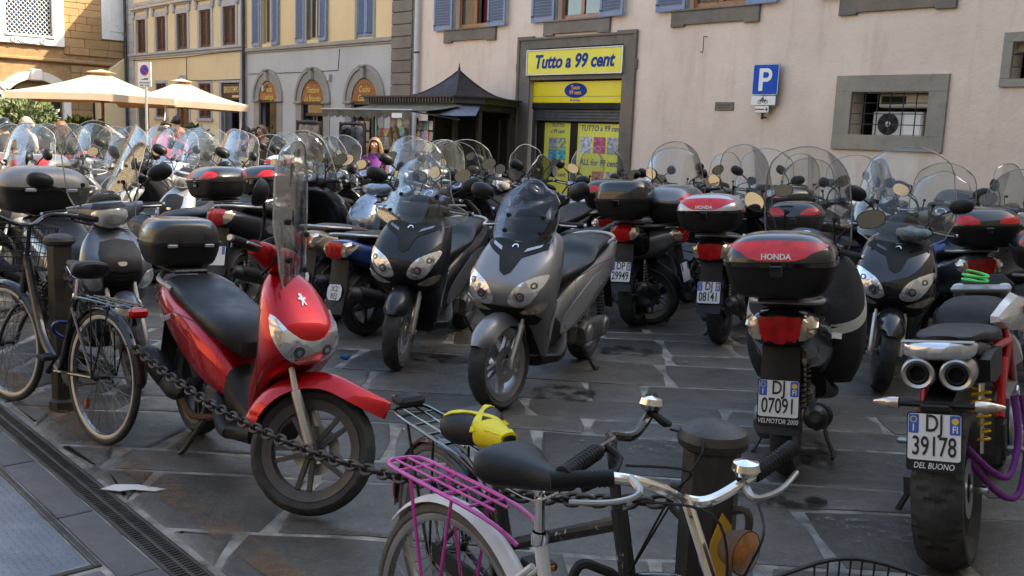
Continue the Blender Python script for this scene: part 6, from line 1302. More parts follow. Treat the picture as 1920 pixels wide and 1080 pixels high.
# ------------------------------------------------------------ parasols, pole sign, screens
m_sail = mat('parasol_canvas', (.60, .53, .40), .85, var=.08, vs=3); m_pole = mat('pole_wood', (.3, .18, .08), .5, var=.2)
def trans_mat(m, col):
    t = m.node_tree; L = t.links.new; p = t.nodes['Principled BSDF']; o = t.nodes['Material Output']; tr = nd(t, 'ShaderNodeBsdfTranslucent', Color=col+(1,)); mx = nd(t, 'ShaderNodeMixShader'); mx.inputs[0].default_value = .35; L(p.outputs[0], mx.inputs[1]); L(tr.outputs[0], mx.inputs[2]); L(mx.outputs[0], o.inputs['Surface'])
trans_mat(m_sail, (.85, .5, .12))
def parasol(s, p, rz, w, ze, za, label, tilt=0):
    o = thing('parasol', label, 'parasol', group='cream parasols'); c = fac(s, p); o.location = c; o.rotation_euler = (0, R(tilt), R(rz)); h = w/2
    cn = [(h, h), (-h, h), (-h, -h), (h, -h)]
    for i in range(4):
        a, b = cn[i], cn[(i+1) % 4]
        def fn(u, v):
            q = v; x = (a[0]+(b[0]-a[0])*u)*q; y = (a[1]+(b[1]-a[1])*u)*q; sag = .10*q*q*(1-abs(2*u-1))*q; k = 1-.03*sin(pi*u)*q; return (x*k, y*k, za-(za-ze)*q-.05*sin(pi*q)+sag*.35)
        vs, fs = sheet(lambda u, v: fn(u, .10+.90*v), 10, 8, .003); MB().add(vs, fs).ob('canopy_panel', m_sail, o)
        vs, fs = sheet(lambda u, v: (fn(u, 1)[0]*1.001, fn(u, 1)[1]*1.001, fn(u, 1)[2]-.12*v), 10, 2, .003); MB().add(vs, fs).ob('valance', m_sail, o)
        tb('rib', m_pole, o, [(0, 0, za-.12), (a[0]*.5, a[1]*.5, za-(za-ze)*.5-.09), (a[0]*.98, a[1]*.98, ze-.025)], .018, 6); tb('strut', m_pole, o, [(0, 0, ze-.1), (a[0]*.5, a[1]*.5, za-(za-ze)*.5-.1)], .015, 6)
    vs, fs = sheet(lambda u, v: ((u-.5)*w*.17, (v-.5)*w*.17, za+.035-.12*max(abs(u-.5), abs(v-.5))), 8, 8, .003); MB().add(vs, fs).ob('vent_cap', m_sail, o)
    MB().tube([(0, 0, 0), (0, 0, za-.05)], .03, 10).ob('pole', m_pole, o); bx('base', m_pietra, o, (-.35, -.35, 0), (.35, .35, .09), .02)
    tb('tie_cord', m_white, o, [(h*.9, -h*.9, ze), (h*.75, -h*.8, .2)], .012, 5)
    return o
parasol(13.9, 6.1, 15, 2.8, 2.02, 2.50, 'larger cream parasol in front of the church portal'); parasol(14.0, 4.5, 22, 2.4, 1.98, 2.44, 'smaller cream parasol in front of the yellow building')
sp = thing('no_parking_sign', 'white no parking sign panel on a thin grey pole', 'road sign'); c = fac(12.1, 6.0); sp.location = c; sp.rotation_euler = (0, 0, R(-20))
tb('pole', m_sil, sp, [(0, .03, 0), (0, .03, 2.62)], .024, 10); MB().prism(rrect(-.145, .145, 2.2, 2.63, .02), -.006, .004).ob('panel', m_white, sp)
def disc(r, y0, y1, z, mt, r0=0): return MB().prism([(r*cos(t), z+r*sin(t)) for t in [2*pi*i/32 for i in range(32)]], y0, y1).ob('disc', mt, sp)
m_trd = mat('traffic_red', (.5, .01, .015), .35); disc(.095, -.009, -.0065, 2.49, m_trd); disc(.072, -.011, -.0095, 2.49, m_pblue)
MB().prism([(-.058, 2.535), (-.045, 2.548), (.058, 2.445), (.045, 2.432)], -.013, -.0115).ob('red_bar', m_trd, sp); text('lettering', 'zona mercato', m_ink, sp, .042, wall_mx(0, -.0075, 2.275), bold=.01, ext=.001); text('lettering', '8.00 - 21.00', m_ink, sp, .04, wall_mx(0, -.0075, 2.225), bold=.01, ext=.001)
MB().prism([(-.08, 2.335), (-.02, 2.335), (.0, 2.35), (.09, 2.35), (.085, 2.34), (.06, 2.335), (.08, 2.325), (-.08, 2.325)], -.009, -.0065).ob('tow_symbol', m_ink, sp)
m_plx = clear_mat('windbreak_glass', (.95, .96, .96), .22, (.7, .7, .7))
def windbreak(s, p, label, rz):
    o = thing('windbreak_screen', label, 'screen', group='rounded windbreak screens'); o.location = fac(s, p); o.rotation_euler = (0, 0, R(rz)); w = .3; h = 1.7
    MB().tube([(x, 0, z) for x, z in [(-w, .0)]+[(a, b) for a, b in rrect(-w, w, -.4, h, .09, 4)[6:12]][::-1][::-1]] if 0 else spline([(-w, 0, 0), (-w, 0, h-.12), (-w+.03, 0, h-.03), (-w+.12, 0, h), (w-.12, 0, h), (w-.03, 0, h-.03), (w, 0, h-.12), (w, 0, 0)], 3), .03, 8).ob('frame', m_dkm, o); bx('glass', m_plx, o, (-w+.03, -.006, .3), (w-.03, .006, h-.05), .002); bx('lower_panel', m_sil, o, (-w+.03, -.01, .05), (w-.03, .01, .3), .003)
    return o
windbreak(10.05, 3.9, 'rounded metal framed screen nearer the restaurant arches', -36); windbreak(9.5, 3.35, 'rounded metal framed screen with a dark coat, nearer the kiosk', -36)
ct = thing('coat', 'black coat draped over the rounded screen', 'coat'); ct.matrix_world = M.Translation(fac(9.5, 3.42, 1.2)) @ M.Rotation(R(-36), 4, 'Z'); vs, fs = sheet(lambda u, v: ((u-.5)*(.22+.3*(1-v)), -.05-.03*sin(u*14), .42*v-.05*(abs(u-.5)*2)**2*v), 14, 8, .01); MB().add(vs, fs).ob('cloth', m_blkm, ct)
tbl = thing('postcard_stand', 'low stand of bright postcards in front of the restaurant', 'stand'); tbl.location = fac(12.2, 4.0); tbl.rotation_euler = (0, 0, R(-40)); bx('stand_frame', m_kios, tbl, (-.4, -.2, 0), (.4, .2, 1.1), .01)
for i in range(10): magazine(tbl, -.36+i*.08, -.15, 1.1, .09, .22+.1*kr.random(), 20)
# ------------------------------------------------------------ plants
m_leaf = [mat('leaf_olive', (.10, .14, .055), .5, var=.5, vs=3, col2=(.19, .23, .10)), mat('leaf_bright', (.07, .17, .015), .45, var=.5, vs=4, col2=(.15, .28, .03)), mat('leaf_dark', (.025, .055, .015), .4, var=.5, vs=4, col2=(.05, .1, .025))]
def foliage(blobs, n, ls, mt, rnd):
    m = MB(); tot = sum(b[3]*b[4]*b[5] for b in blobs)
    for cx, cy, cz, rx, ry, rz in blobs:
        for _ in range(int(n*rx*ry*rz/tot)):
            while 1:
                d = V((rnd.gauss(0, 1), rnd.gauss(0, 1), rnd.gauss(0, 1)))
                if d.length > .1: break
            d.normalize(); k = rnd.uniform(.55, 1.08); p = V((cx+d.x*rx*k, cy+d.y*ry*k, cz+d.z*rz*k))
            a = (d+V((rnd.uniform(-1, 1), rnd.uniform(-1, 1), rnd.uniform(-.3, 1)))*.8).normalized(); b = a.cross(V((rnd.uniform(-1, 1), rnd.uniform(-1, 1), rnd.uniform(-1, 1)))).normalized(); l = ls*rnd.uniform(.7, 1.3); w = l*.3; c = a.cross(b)*l*.08
            m.add([p, p+a*l*.5+b*w+c, p+a*l, p+a*l*.5-b*w+c], [(0, 1, 2, 3)])
    return m
def plant(name, label, loc, blobs, n, ls, mt, pot=True, seed=1, group=None, stemz=.4):
    o = thing(name, label, 'plant', loc, 0, group); rnd = random.Random(seed); foliage(blobs, n, ls, mt, rnd).ob('foliage', mt, o, False)
    bc = blobs[0]
    for i in range(5): a = 2*pi*i/5; tb('stem', m_rust, o, [(0, 0, stemz*.5), (.05*cos(a), .05*sin(a), stemz), (bc[3]*.6*cos(a), bc[4]*.6*sin(a), bc[2]+bc[5]*.2)], [.02, .015, .006], 6)
    if pot: MB().lathe([(.0, 0), (.16, 0), (.2, .1), (.24, .36), (.26, .36), (.26, .42), (.22, .42), (.2, .36), (0, .34)], 24, 'z').ob('pot', mat('terracotta', (.35, .13, .06), .8, var=.2, bump=.2), o)
    return o
plant('oleander_bush', 'tall grey green bush beside the church portal', fac(19.0, 6.1), [(0, 0, 1.35, .75, .7, .75), (-.6, .1, 1.2, .55, .5, .7), (.5, -.2, 1.0, .5, .5, .6)], 3600, .13, m_leaf[0], True, 2)
plant('laurel_ball', 'bright green ball shaped potted shrub by the brown umbrella pole', fac(13.8, 6.5), [(0, 0, 1.22, .36, .36, .36)], 900, .13, m_leaf[1], True, 3, stemz=.8)
plant('potted_shrub', 'dark round potted shrub against the yellow wall', fac(17.6, 2.6), [(0, 0, 1.15, .36, .36, .36)], 800, .12, m_leaf[2], True, 4, stemz=.7)
plant('potted_shrub', 'dark leafy plant beside the grey arches', fac(16.0, 1.6), [(0, 0, .95, .42, .4, .4)], 700, .16, m_leaf[2], True, 5)
plant('window_plant', 'bright green plant behind the first arch', fac(18.8, -.55), [(0, 0, 1.35, .4, .3, .5), (.0, 0, .9, .4, .3, .4)], 900, .16, m_leaf[1], True, 6)
plant('potted_shrub', 'small green shrub at the picture edge under the bush', fac(18.2, 8.2), [(0, 0, .9, .4, .4, .5)], 600, .12, m_leaf[1], True, 8)
# ------------------------------------------------------------ parked scooters
red = paint('red_metallic', (.46, .004, .010), .55, .28, .6, .0); greym = paint('warm_grey_metallic', (.225, .225, .23), .5, .34, .6, .05); blackm = paint('satin_black', (.012, .0135, .017), .35, .34, .5, .04); silv = paint('silver_paint', (.42, .43, .44), .6, .3, .8, .08)
C_ = {'white': paint('white_paint', (.66, .66, .64), 0, .25), 'silver': silv, 'black': paint('black_paint', (.012, .012, .014), .1, .16, 1, .06), 'navy': paint('navy_paint', (.012, .022, .075), .3, .2), 'sky': paint('pale_blue_paint', (.25, .32, .42), .5, .28), 'red': paint('red_paint', (.4, .012, .014), 0, .2), 'grey': paint('grey_paint', (.14, .145, .15), .5, .3), 'green': paint('teal_paint', (.03, .07, .065), .4, .25), 'beige': paint('beige_paint', (.30, .25, .185), .1, .4, .5, .2), 'blue': paint('blue_paint', (.015, .05, .19), .4, .2), 'purple': paint('violet_blue_paint', (.05, .055, .19), .4, .25), 'satin': blackm, 'warm': greym, 'dsil': paint('dark_silver', (.2, .21, .22), .6, .3)}
m_rimd = mat('rim_dark', (.09, .085, .085), .4, .8, var=.15, dust=.2)
def mp(b, t=None, k=None, s=None, mr=None):
    r = {'body_paint': C_.get(b, red)}
    if t: r['trim_paint'] = C_[t]
    if k: r['case_paint'] = C_[k]
    if s: r['seat_cover'] = s
    if mr: r['mirror_paint'] = mr
    return r
GR = 'scooters parked in the court'
# the near ones
a = scooter('round', 'glossy red scooter with black top case behind the hanging chain', GR, steer=46, ws='slim', case='plain', kind='double', rims=m_rimd, mir='round', mirs=(-1,), hs=1.12, cs=.8, wsz=-.02, wslean=.16)
place(a, -1.21, 4.34, -51, -1, None, {'body_paint': red})
text('lettering', 'looxor', m_white, a, .06, frame_mx((-.62, -.178, .63), (1, 0, .30), (-.3, 0, 1)), ext=.001, shear=.3, sx=.9)
b = scooter('maxi', 'grey maxi scooter with tinted screen in the middle of the court', GR, steer=-10, ws='visor', wsm=m_tint, kind='double', stand=True); place(b, .24, 6.2, -113, -1, None, {'body_paint': greym, 'trim_paint': silv})
c = scooter('maxi', 'matt black maxi scooter parked close beside the grey one', GR, steer=6, ws='wide', kind='double'); place(c, -.58, 7.12, -103, -1, None, {'body_paint': blackm, 'trim_paint': C_['dsil']})
d = scooter('sh', 'grey scooter with tall windscreen and long case behind the bollard', GR, steer=-14, ws='slim', case='wide', cs=1.12, kind='star', hs=1.1, rims=m_rimd); place(d, -2.72, 6.08, -47, -1, None, {'body_paint': paint('blue_grey_metallic', (.10, .11, .13), .5, .3, .7, .05), 'trim_paint': C_['dsil'], 'case_paint': mat('case_grey', (.2, .195, .19), .35, .3, dust=.15)})
m_cov = mat('leg_cover_fabric', (.014, .014, .016), .75, var=.3, bump=.5, bs=18)
def honda(lab, x, y, hd, l1, l2, note, k, cover=False, st=-18, lean=-4):
    o = scooter('sh', lab, GR, steer=st, ws='tall', case='honda', kind='star', rims=m_rimd, hs=1.15); place(o, x, y, hd, lean, None, mp('black', 'grey', k)); plate(o, plate_pos('sh')+V((-.01, 0, 0)), R(-14), l1, l2, None, note)
    if cover:
        cm = MB().loft(vl([(.30, .16, .16, .1, .26), (.42, .17, .2, .14, .31), (.6, .22, .2, .2, .33), (.78, .26, .16, .2, .31), (.92, .26, .1, .14, .27), (1.0, .26, .06, .08, .2)], 3, 36)).me(); cv = obj('leg_cover', cm, m_cov, o); tr = bvh(cm)
        for s in ('+y', '-y'): obj('reflective_strip', patch(tr, [(-.02, .60), (.28, .78), (.30, .74), (.0, .56)], s, .004, .002, 0, .03, 0), mat('reflective_tape', (.5, .48, .42), .4), cv)
    return o
honda('black scooter with red and black top case and leg cover', 1.65, 5.2, 68, 'DJ', '07091', 'VELMOTOR 2000', 'black', True); honda('black scooter with red and silver top case', 2.0, 8.25, 64, 'DJ', '08141', None, 'silver')
e = scooter('maxi', 'black scooter with glossy black case and plate DP 29949', GR, steer=-15, ws='tall', case='plain', kind='star', rims=m_rimd, hs=1.1); place(e, 1.45, 8.95, 62, -4, None, mp('black', 'black', 'black')); plate(e, plate_pos('maxi')+V((-.01, 0, 0)), R(-14), 'DP', '29949')
f = scooter('maxi', 'glossy black maxi scooter with wide clear screen facing the court', GR, steer=8, ws='big', kind='star', hs=1.1); place(f, 2.82, 7.0, -114, -1, None, mp('black', 'black'))
rg = thing('cleaning_rag', 'crumpled multicoloured rag tucked behind the wide screen', 'rag'); rg.location = (2.66, 6.42, 1.06)
m = MB(); m.ball((0, 0, 0), (.11, .07, .045), 18, 12); rag = m.ob('cloth', mat('rag_cloth', (.4, .3, .27), .9, var=.5, vs=14, col2=(.15, .3, .35), bump=1, bs=25), rg)
for v_ in rag.data.vertices: v_.co *= 1+.22*sin(v_.co.x*70+v_.co.z*50)*cos(v_.co.y*60)
g = scooter('sh', 'black scooter with black case showing plate 73416', GR, steer=10, ws=None, case='strip', kind='star', rims=m_rimd); place(g, -2.05, 9.45, 50, -4, None, mp('black', 'silver', 'black')); plate(g, plate_pos('sh')+V((-.01, 0, 0)), R(-14), 'OA', '73416')
h = scooter('round', 'beige scooter with brown seat behind the red one', GR, steer=0, kind='star', rims=m_rimd, mir='round'); place(h, -1.08, 8.45, 52, -4, None, mp('beige', None, None, m_seatb))
i_ = scooter('round', 'dark blue scooter with muddy rear mudguard next to the beige one', GR, steer=0, kind='star', rims=m_rimd); place(i_, -.80, 7.95, 58, -4, None, mp('blue'))
for q in (h, i_):
    pp = plate_pos('round'); T = frame_mx(pp, (0, -1, 0), (-sin(R(-14)), 0, cos(R(-14)))); k = MB().prism([(-.05, -.06), (.05, -.06), (.07, -.03), (.07, .03), (.05, .06), (-.05, .06), (-.07, .03), (-.07, -.03)], -.003, .0015, 'z').ob('license_plate', m_plate, q, mw=T); text('plate_letter', 'X2', m_ink, k, .06, M.Translation((0, .025, .002)), ext=.0008); text('plate_letter', 'REJ', m_ink, k, .06, M.Translation((0, -.03, .002)), ext=.0008, sx=.8)
# the rest: eight kinds, copied
PROTO = {}
KIND = {'sh_tall': ('sh', dict(ws='tall', steer=18, kind='star')), 'sh_big': ('sh', dict(ws='big', steer=-14, kind='double', mir='round')), 'sh_case': ('sh', dict(ws='tall', case='strip', steer=-16, kind='star')), 'maxi_big': ('maxi', dict(ws='big', steer=6, kind='star')), 'maxi_case': ('maxi', dict(ws='maxi', case='wide', steer=-5, kind='double')),
        'round_slim': ('round', dict(ws='slim', steer=20, kind='star', mir='round')), 'round_bare': ('round', dict(steer=-18, kind='star', mir='round')), 'round_case': ('round', dict(ws='tall', case='strip', steer=15, kind='star')), 'sh_bare': ('sh', dict(steer=15, kind='star'))}
def G(kind, px, D, head, remap, label, lean=-4):
    st, kw = KIND[kind]
    if kind not in PROTO: o = PROTO[kind] = scooter(st, label, GR, tread=0, **kw); blank_plate(o, st); PROTO[kind+'!'] = False
    if PROTO[kind+'!']: o = copy_tree(PROTO[kind])
    else: o = PROTO[kind]; PROTO[kind+'!'] = True
    if not PROTO.get(kind+'?'): PROTO[kind+'?'] = []
    X = (px-960)/1800*D*1.005; place(o, X, D, head+random.uniform(-4, 4), lean, label); o['label'] = label; o['group'] = GR
    PROTO[kind+'?'].append((o, remap)); return o
L_ = [
 ('maxi_case', 1075, 8.75, 152, ('grey', 'grey', 'grey'), 'grey scooter with grey lidded case seen side on behind the grey maxi'),
 ('sh_case', 618, 10.3, 66, ('black', 'grey', 'black'), 'black scooter with plain black case right behind the beige one'),
 ('sh_bare', 668, 10.9, 74, ('grey',), 'dark grey scooter without screen showing its round dials'),
 ('round_bare', 712, 9.9, -112, ('sky',), 'pale blue scooter facing us without a screen'),
 ('sh_tall', 772, 10.0, -100, ('navy', 'navy'), 'shiny navy scooter with tall screen beside the pale blue one'),
 ('sh_tall', 812, 11.6, -82, ('white', 'silver'), 'white scooter with tall screen in front of the kiosk racks'),
 ('sh_big', 882, 10.4, 80, ('black', 'grey'), 'black scooter with wide screen and lit dials below the kiosk'),
 ('sh_bare', 938, 11.9, -104, ('satin', 'grey'), 'black scooter with bare handlebar under the kiosk corner'),
 ('round_slim', 990, 11.3, 84, ('navy',), 'navy scooter with narrow screen in front of the shop poster'),
 ('round_slim', 1075, 11.6, -96, ('silver',), 'silver scooter with narrow screen below the ALL for 99 cent poster'),
 ('round_bare', 1168, 12.2, -60, ('red',), 'bright red scooter by the shop door jamb'),
 ('sh_case', 1135, 10.4, 84, ('black', 'black', 'black'), 'black scooter with red marked case below the shop poster'),
 ('sh_bare', 1300, 10.6, 86, ('black', 'grey'), 'black scooter without screen between the two red cased ones and the wall'),
 ('round_case', 1515, 9.2, 70, ('black', None, 'black'), 'black scooter with black case behind the leg cover'),
 ('sh_bare', 1025, 9.9, -118, ('grey', 'grey'), 'grey scooter without screen behind the tinted screen'),
 ('sh_tall', 850, 9.2, 78, ('black', 'silver'), 'black scooter with tall screen just behind the matt black maxi'),
 ('sh_case', 1785, 8.0, 76, ('grey', 'grey', 'black'), 'grey scooter with black case behind the wide clear screen'),
 ('sh_big', 1232, 11.2, -92, ('black', 'black'), 'black scooter with very wide screen against the pink wall'),
 ('round_slim', 1335, 12.6, -112, ('silver',), 'silver scooter with amber tinged screen against the pink wall'),
 ('maxi_big', 1405, 11.4, -104, ('navy', 'navy'), 'navy maxi scooter under the parking sign'),
 ('sh_tall', 1470, 12.2, -96, ('black', 'grey'), 'black scooter with tall screen between parking sign and barred window'),
 ('sh_big', 1560, 10.6, -88, ('satin', 'grey'), 'satin black scooter with wide screen below the barred window'),
 ('round_slim', 1668, 11.2, 158, ('navy',), 'navy scooter turned away with chrome lit narrow screen'),
 ('sh_case', 1625, 9.7, 20, ('black', 'grey', 'black'), 'black scooter parked side on below the barred window'),
 ('maxi_case', 1745, 9.0, -122, ('blue', 'blue', 'black'), 'blue maxi scooter with black case by the wall'),
 ('sh_tall', 1840, 9.6, -80, ('black', 'grey'), 'black scooter with tall screen beyond the blue maxi'),
 ('round_case', 1925, 7.3, 72, ('dsil', None, 'black'), 'dark scooter with red and silver cased rear at the wall end'),
 ('round_bare', -5, 7.6, 48, ('purple',), 'violet blue scooter half hidden behind the long grey case'),
 ('maxi_big', 318, 8.9, -146, ('silver', 'silver'), 'silver maxi scooter with slanting screen seen from its side'),
 ('sh_tall', 372, 10.1, -112, ('silver', 'silver'), 'silver scooter with handlebar headlight behind the black cased one'),
 ('maxi_case', 215, 10.4, 74, ('black', 'grey', 'grey'), 'black maxi scooter with big red marked case in the sun'),
 ('sh_case', 120, 10.9, 80, ('grey', 'silver', 'grey'), 'grey scooter with small dark case in the sun'),
 ('round_case', 20, 11.3, 78, ('green', None, 'green'), 'teal scooter with teal case near the beige cardigan'),
 ('sh_big', 52, 9.2, -96, ('grey', 'grey'), 'grey scooter with broad screen near the picture edge'),
 ('sh_big', 440, 11.0, -104, ('white', 'silver'), 'white scooter with broad screen right of the silver one'),
 ('round_case', 505, 11.6, 76, ('white', None, 'white'), 'white scooter with white and red case in the sun'),
 ('sh_tall', 560, 12.3, -96, ('black', 'grey'), 'black scooter with tall screen by the brown jacket man'),
 ('maxi_big', 545, 9.0, 66, ('satin', 'grey'), 'satin black maxi scooter with broad screen behind the red one'),
 ('sh_bare', 480, 10.2, -100, ('grey', 'grey'), 'grey scooter without screen between the sunny row and the beige one'),
 ('sh_tall', 95, 12.6, -100, ('white', 'white'), 'white scooter with tall screen below the round shrub'),
 ('sh_big', 170, 12.9, -92, ('silver', 'silver'), 'silver scooter with broad screen below the larger parasol'),
 ('sh_tall', 250, 12.2, -106, ('grey', 'grey'), 'grey scooter with tall screen in the sunny row'),
 ('sh_big', 320, 12.7, -88, ('white', 'silver'), 'white scooter with broad screen before the red shirt'),
 ('maxi_big', 395, 13.0, -100, ('satin', 'grey'), 'satin black maxi scooter in the sunny row'),
 ('sh_tall', 640, 12.8, -112, ('silver', 'grey'), 'silver scooter with tall screen before the rounded screens'),
 ('sh_big', 750, 13.2, -94, ('black', 'silver'), 'black scooter with broad screen beside the purple jacket'),
 ('round_slim', 20, 14.2, -98, ('silver',), 'silver scooter with narrow screen at the far picture edge'),
 ('sh_tall', 135, 14.6, -90, ('black', 'grey'), 'black scooter with tall screen in the far row'),
 ('round_case', 215, 14.8, 82, ('red', None, 'red'), 'red scooter with red case in the far row'),
 ('sh_big', 290, 14.6, -100, ('blue', 'silver'), 'blue scooter with broad screen in the far row'),
 ('sh_tall', 365, 15.0, -94, ('silver', 'silver'), 'silver scooter with tall screen at the end of the far row'),
 ('sh_big', 435, 14.6, -106, ('grey', 'grey'), 'grey scooter with broad screen before the sunglasses woman'),
 ('sh_tall', 530, 14.4, -98, ('silver', 'grey'), 'silver scooter with tall screen before the postcard stand'),
 ('sh_case', 590, 14.2, 80, ('white', 'silver', 'white'), 'white scooter with white case before the rounded screens'),
 ('round_case', 838, 13.4, 84, ('red', None, 'white'), 'red scooter with white case before the postcard rack'),
]
for k, px, D, hd, cm, lb in L_: G(k, px, D, hd, cm, lb)
for k in list(PROTO):
    if k.endswith('?'):
        for o, cm in PROTO[k][::-1]:
            r = mp(*cm)
            for ch in o.children_recursive:
                if ch.type == 'MESH': recolor(ch, r)
# ------------------------------------------------------------ people
m_skin = mat('skin', (.48, .27, .18), .5, var=.1, vs=20)
HAIR = {n: mat('hair_'+n, c, .45, var=.4, vs=40, bump=.6, bs=90) for n, c in (('blond', (.22, .12, .05)), ('brown', (.10, .045, .02)), ('dark', (.015, .012, .01)), ('grey', (.3, .25, .2)), ('auburn', (.2, .08, .03)))}
def cloth(n, c): return mat('cloth_'+n, c, .85, var=.25, vs=9, bump=.4, bs=40)
def person(label, px, D, face, H, shirt, legs, hair, arms, long=False, glasses=False, bow=0, bald=False, helmet=None, hat=None):
    "face: heading in degrees; arms: ((left elbow, left wrist), (right elbow, right wrist)) in units of height, x forward, y left, z up"
    o = thing('person', label, 'person', ((px-960)/1800*D*1.005, D, 0), R(face), 'people in the court'); bm = bmesh.new(); ly = bm.verts.layers.skin.verify()
    def vv(x, y, z, r, r2=None, root=False):
        v = bm.verts.new((x*H, y*H, z*H)); v[ly].radius = (r*H, (r2 or r)*H); v[ly].use_root = root; return v
    def link(*vs):
        for a, b in zip(vs, vs[1:]): bm.edges.new((a, b))
    bo = .06*bow
    pel = vv(0, 0, .53, .062, .085, True); wa = vv(.005, 0, .61, .056, .075); ch = vv(.012+bo*.3, 0, .70, .062, .085); up = vv(.008+bo*.6, 0, .785, .052, .075); nk = vv(.006+bo, 0, .845, .030); hb = vv(.018+bo*1.6, 0, .885, .042, .046); hm = vv(.024+bo*2.0, 0, .925, .054, .052); ht = vv(.016+bo*2.1, 0, .972, .044, .042)
    link(pel, wa, ch, up, nk, hb, hm, ht)
    for s, (el, wr) in zip((1, -1), arms):
        sh = vv(.0+bo*.6, s*.105, .80, .036); e = vv(el[0], s*el[1], el[2], .027); w = vv(wr[0], s*wr[1], wr[2], .018); link(up, sh, e, w)
        d = (V(wr)-V(el)).normalized(); d.y *= s; P = V((wr[0], s*wr[1], wr[2])); pm = vv(*(P+d*.035), .021, .012); link(w, pm); sd = d.cross(V((0, 0, 1))); sd = sd.normalized() if sd.length > .1 else V((1, 0, 0))
        for k, (of, ln) in enumerate(((-.018, .040), (-.006, .047), (.006, .044), (.017, .034))):
            a = P+d*.055+sd*of; f1 = vv(*a, .0055); f2 = vv(*(a+d*ln*.55+V((0, 0, -.006))), .005); f3 = vv(*(a+d*ln*.85+V((0, 0, -.018))), .0042); link(pm, f1, f2, f3)
        t1 = vv(*(P+d*.03-sd*.028), .006); t2 = vv(*(P+d*.055-sd*.036), .005); link(pm, t1, t2)
    for s in (1, -1):
        hp = vv(0, s*.052, .50, .056); kn = vv(.012, s*.056, .285, .038); an = vv(-.008, s*.058, .045, .026); he = vv(.0, s*.058, .02, .024, .02); to = vv(.075, s*.064, .015, .022, .014); link(pel, hp, kn, an, he, to)
    me = bpy.data.meshes.new('p'); bm.to_mesh(me); bm.free(); q = bpy.data.objects.new('q', me); COL.objects.link(q); q.modifiers.new('s', 'SKIN').use_smooth_shade = True; sb = q.modifiers.new('u', 'SUBSURF'); sb.levels = 2
    dg = bpy.context.evaluated_depsgraph_get(); body = bpy.data.meshes.new_from_object(q.evaluated_get(dg)); bpy.data.objects.remove(q); bpy.data.meshes.remove(me); body.materials.clear()
    for m_ in (m_skin, shirt, legs, m_blkm): body.materials.append(m_)
    wr = [V((w[0], s*w[1], w[2]))*H for s, (e, w) in zip((1, -1), arms)]; el = [V((e[0], s*e[1], e[2]))*H for s, (e, w) in zip((1, -1), arms)]
    for p in body.polygons:
        c = p.center; k = 1
        if c.z > .838*H and abs(c.y) < .07*H: k = 0
        elif c.z < .045*H: k = 3
        elif c.z < .515*H and not any((c-w).length < .13*H for w in wr): k = 2
        for w, e in zip(wr, el):
            if (c-w).length < .115*H and (c-e).dot(w-e) > (w-e).length_squared*.9: k = 0
        p.material_index = k
    body.shade_smooth(); obj('body', body, None, o)
    hc = V((.020+bo*2.0, 0, .925))*H
    # face
    MB().ball((hc.x+.052*H, 0, hc.z-.009*H), (.011*H, .008*H, .015*H), 10, 8).ob('nose', m_skin, o)
    for s in (1, -1):
        MB().ball((hc.x+.043*H, s*.02*H, hc.z+.006*H), .0075*H, 8, 6).ob('eye', m_white, o); MB().ball((hc.x+.0485*H, s*.02*H, hc.z+.006*H), .0035*H, 6, 4).ob('iris', m_ink, o); MB().ball((hc.x-.004*H, s*.052*H, hc.z), (.012*H, .006*H, .018*H), 8, 6).ob('ear', m_skin, o)
        MB().tube([(hc.x+.05*H, s*.010*H, hc.z+.019*H), (hc.x+.046*H, s*.03*H, hc.z+.018*H)], .0022*H, 5).ob('eyebrow', hair, o)
    MB().tube([(hc.x+.043*H, -.016*H, hc.z-.026*H), (hc.x+.05*H, 0, hc.z-.029*H), (hc.x+.043*H, .016*H, hc.z-.026*H)], .0035*H, 6).ob('mouth', mat('lips', (.35, .1, .08), .5), o)
    if glasses:
        g = MB().tube([(hc.x+.05*H, -.042*H, hc.z+.008*H), (hc.x+.053*H, 0, hc.z+.012*H), (hc.x+.05*H, .042*H, hc.z+.008*H)], .002*H, 5).ob('sunglasses', m_ink, o)
        for s in (1, -1): MB().ball((hc.x+.05*H, s*.021*H, hc.z+.004*H), (.004*H, .017*H, .012*H), 10, 6).ob('lens', m_gls, g); MB().tube([(hc.x+.05*H, s*.042*H, hc.z+.008*H), (hc.x, s*.056*H, hc.z+.004*H)], .0018*H, 4).ob('temple', m_ink, g)
    rnd = random.Random(len(label)); N, K = 24, 14; vs = []; fs = []
    if helmet:
        MB().loft([[(hc.x-.004*H+.075*H*k*cos(t), .068*H*k*sin(t), hc.z+z*H) for t in [2*pi*i/20 for i in range(20)]] for z, k in ((-.03, .95), (.0, 1.03), (.03, 1.0), (.06, .78), (.078, .4), (.082, .1))]).ob('helmet', helmet, o)
    else:
        for i in range(K+1):
            ph = pi*.5*i/K*(1.55 if not long else 1.6)
            for j in range(N):
                t = 2*pi*j/N; fr = max(0, cos(t)); lim = 1-.62*fr**.6; p_ = ph*lim; r = .064*H*(1+.05*rnd.uniform(-1, 1)); d = V((sin(p_)*cos(t)*1.0, sin(p_)*sin(t)*.96, cos(p_)))
                p = hc+V((-.004*H, 0, .012*H))+d*r
                if long and i > K*.62 and fr < .35: dz = (i-K*.62)/(K*.38); p.z -= dz*.10*H; p.x -= .012*H*dz; p.y *= 1+.16*dz
                vs.append(p)
        for i in range(K):
            for j in range(N): fs.append((i*N+j, i*N+(j+1) % N, (i+1)*N+(j+1) % N, (i+1)*N+j))
        hm_ = MB().add(vs, fs).ob('hair', hair, o, sharp=80)
        st = MB()
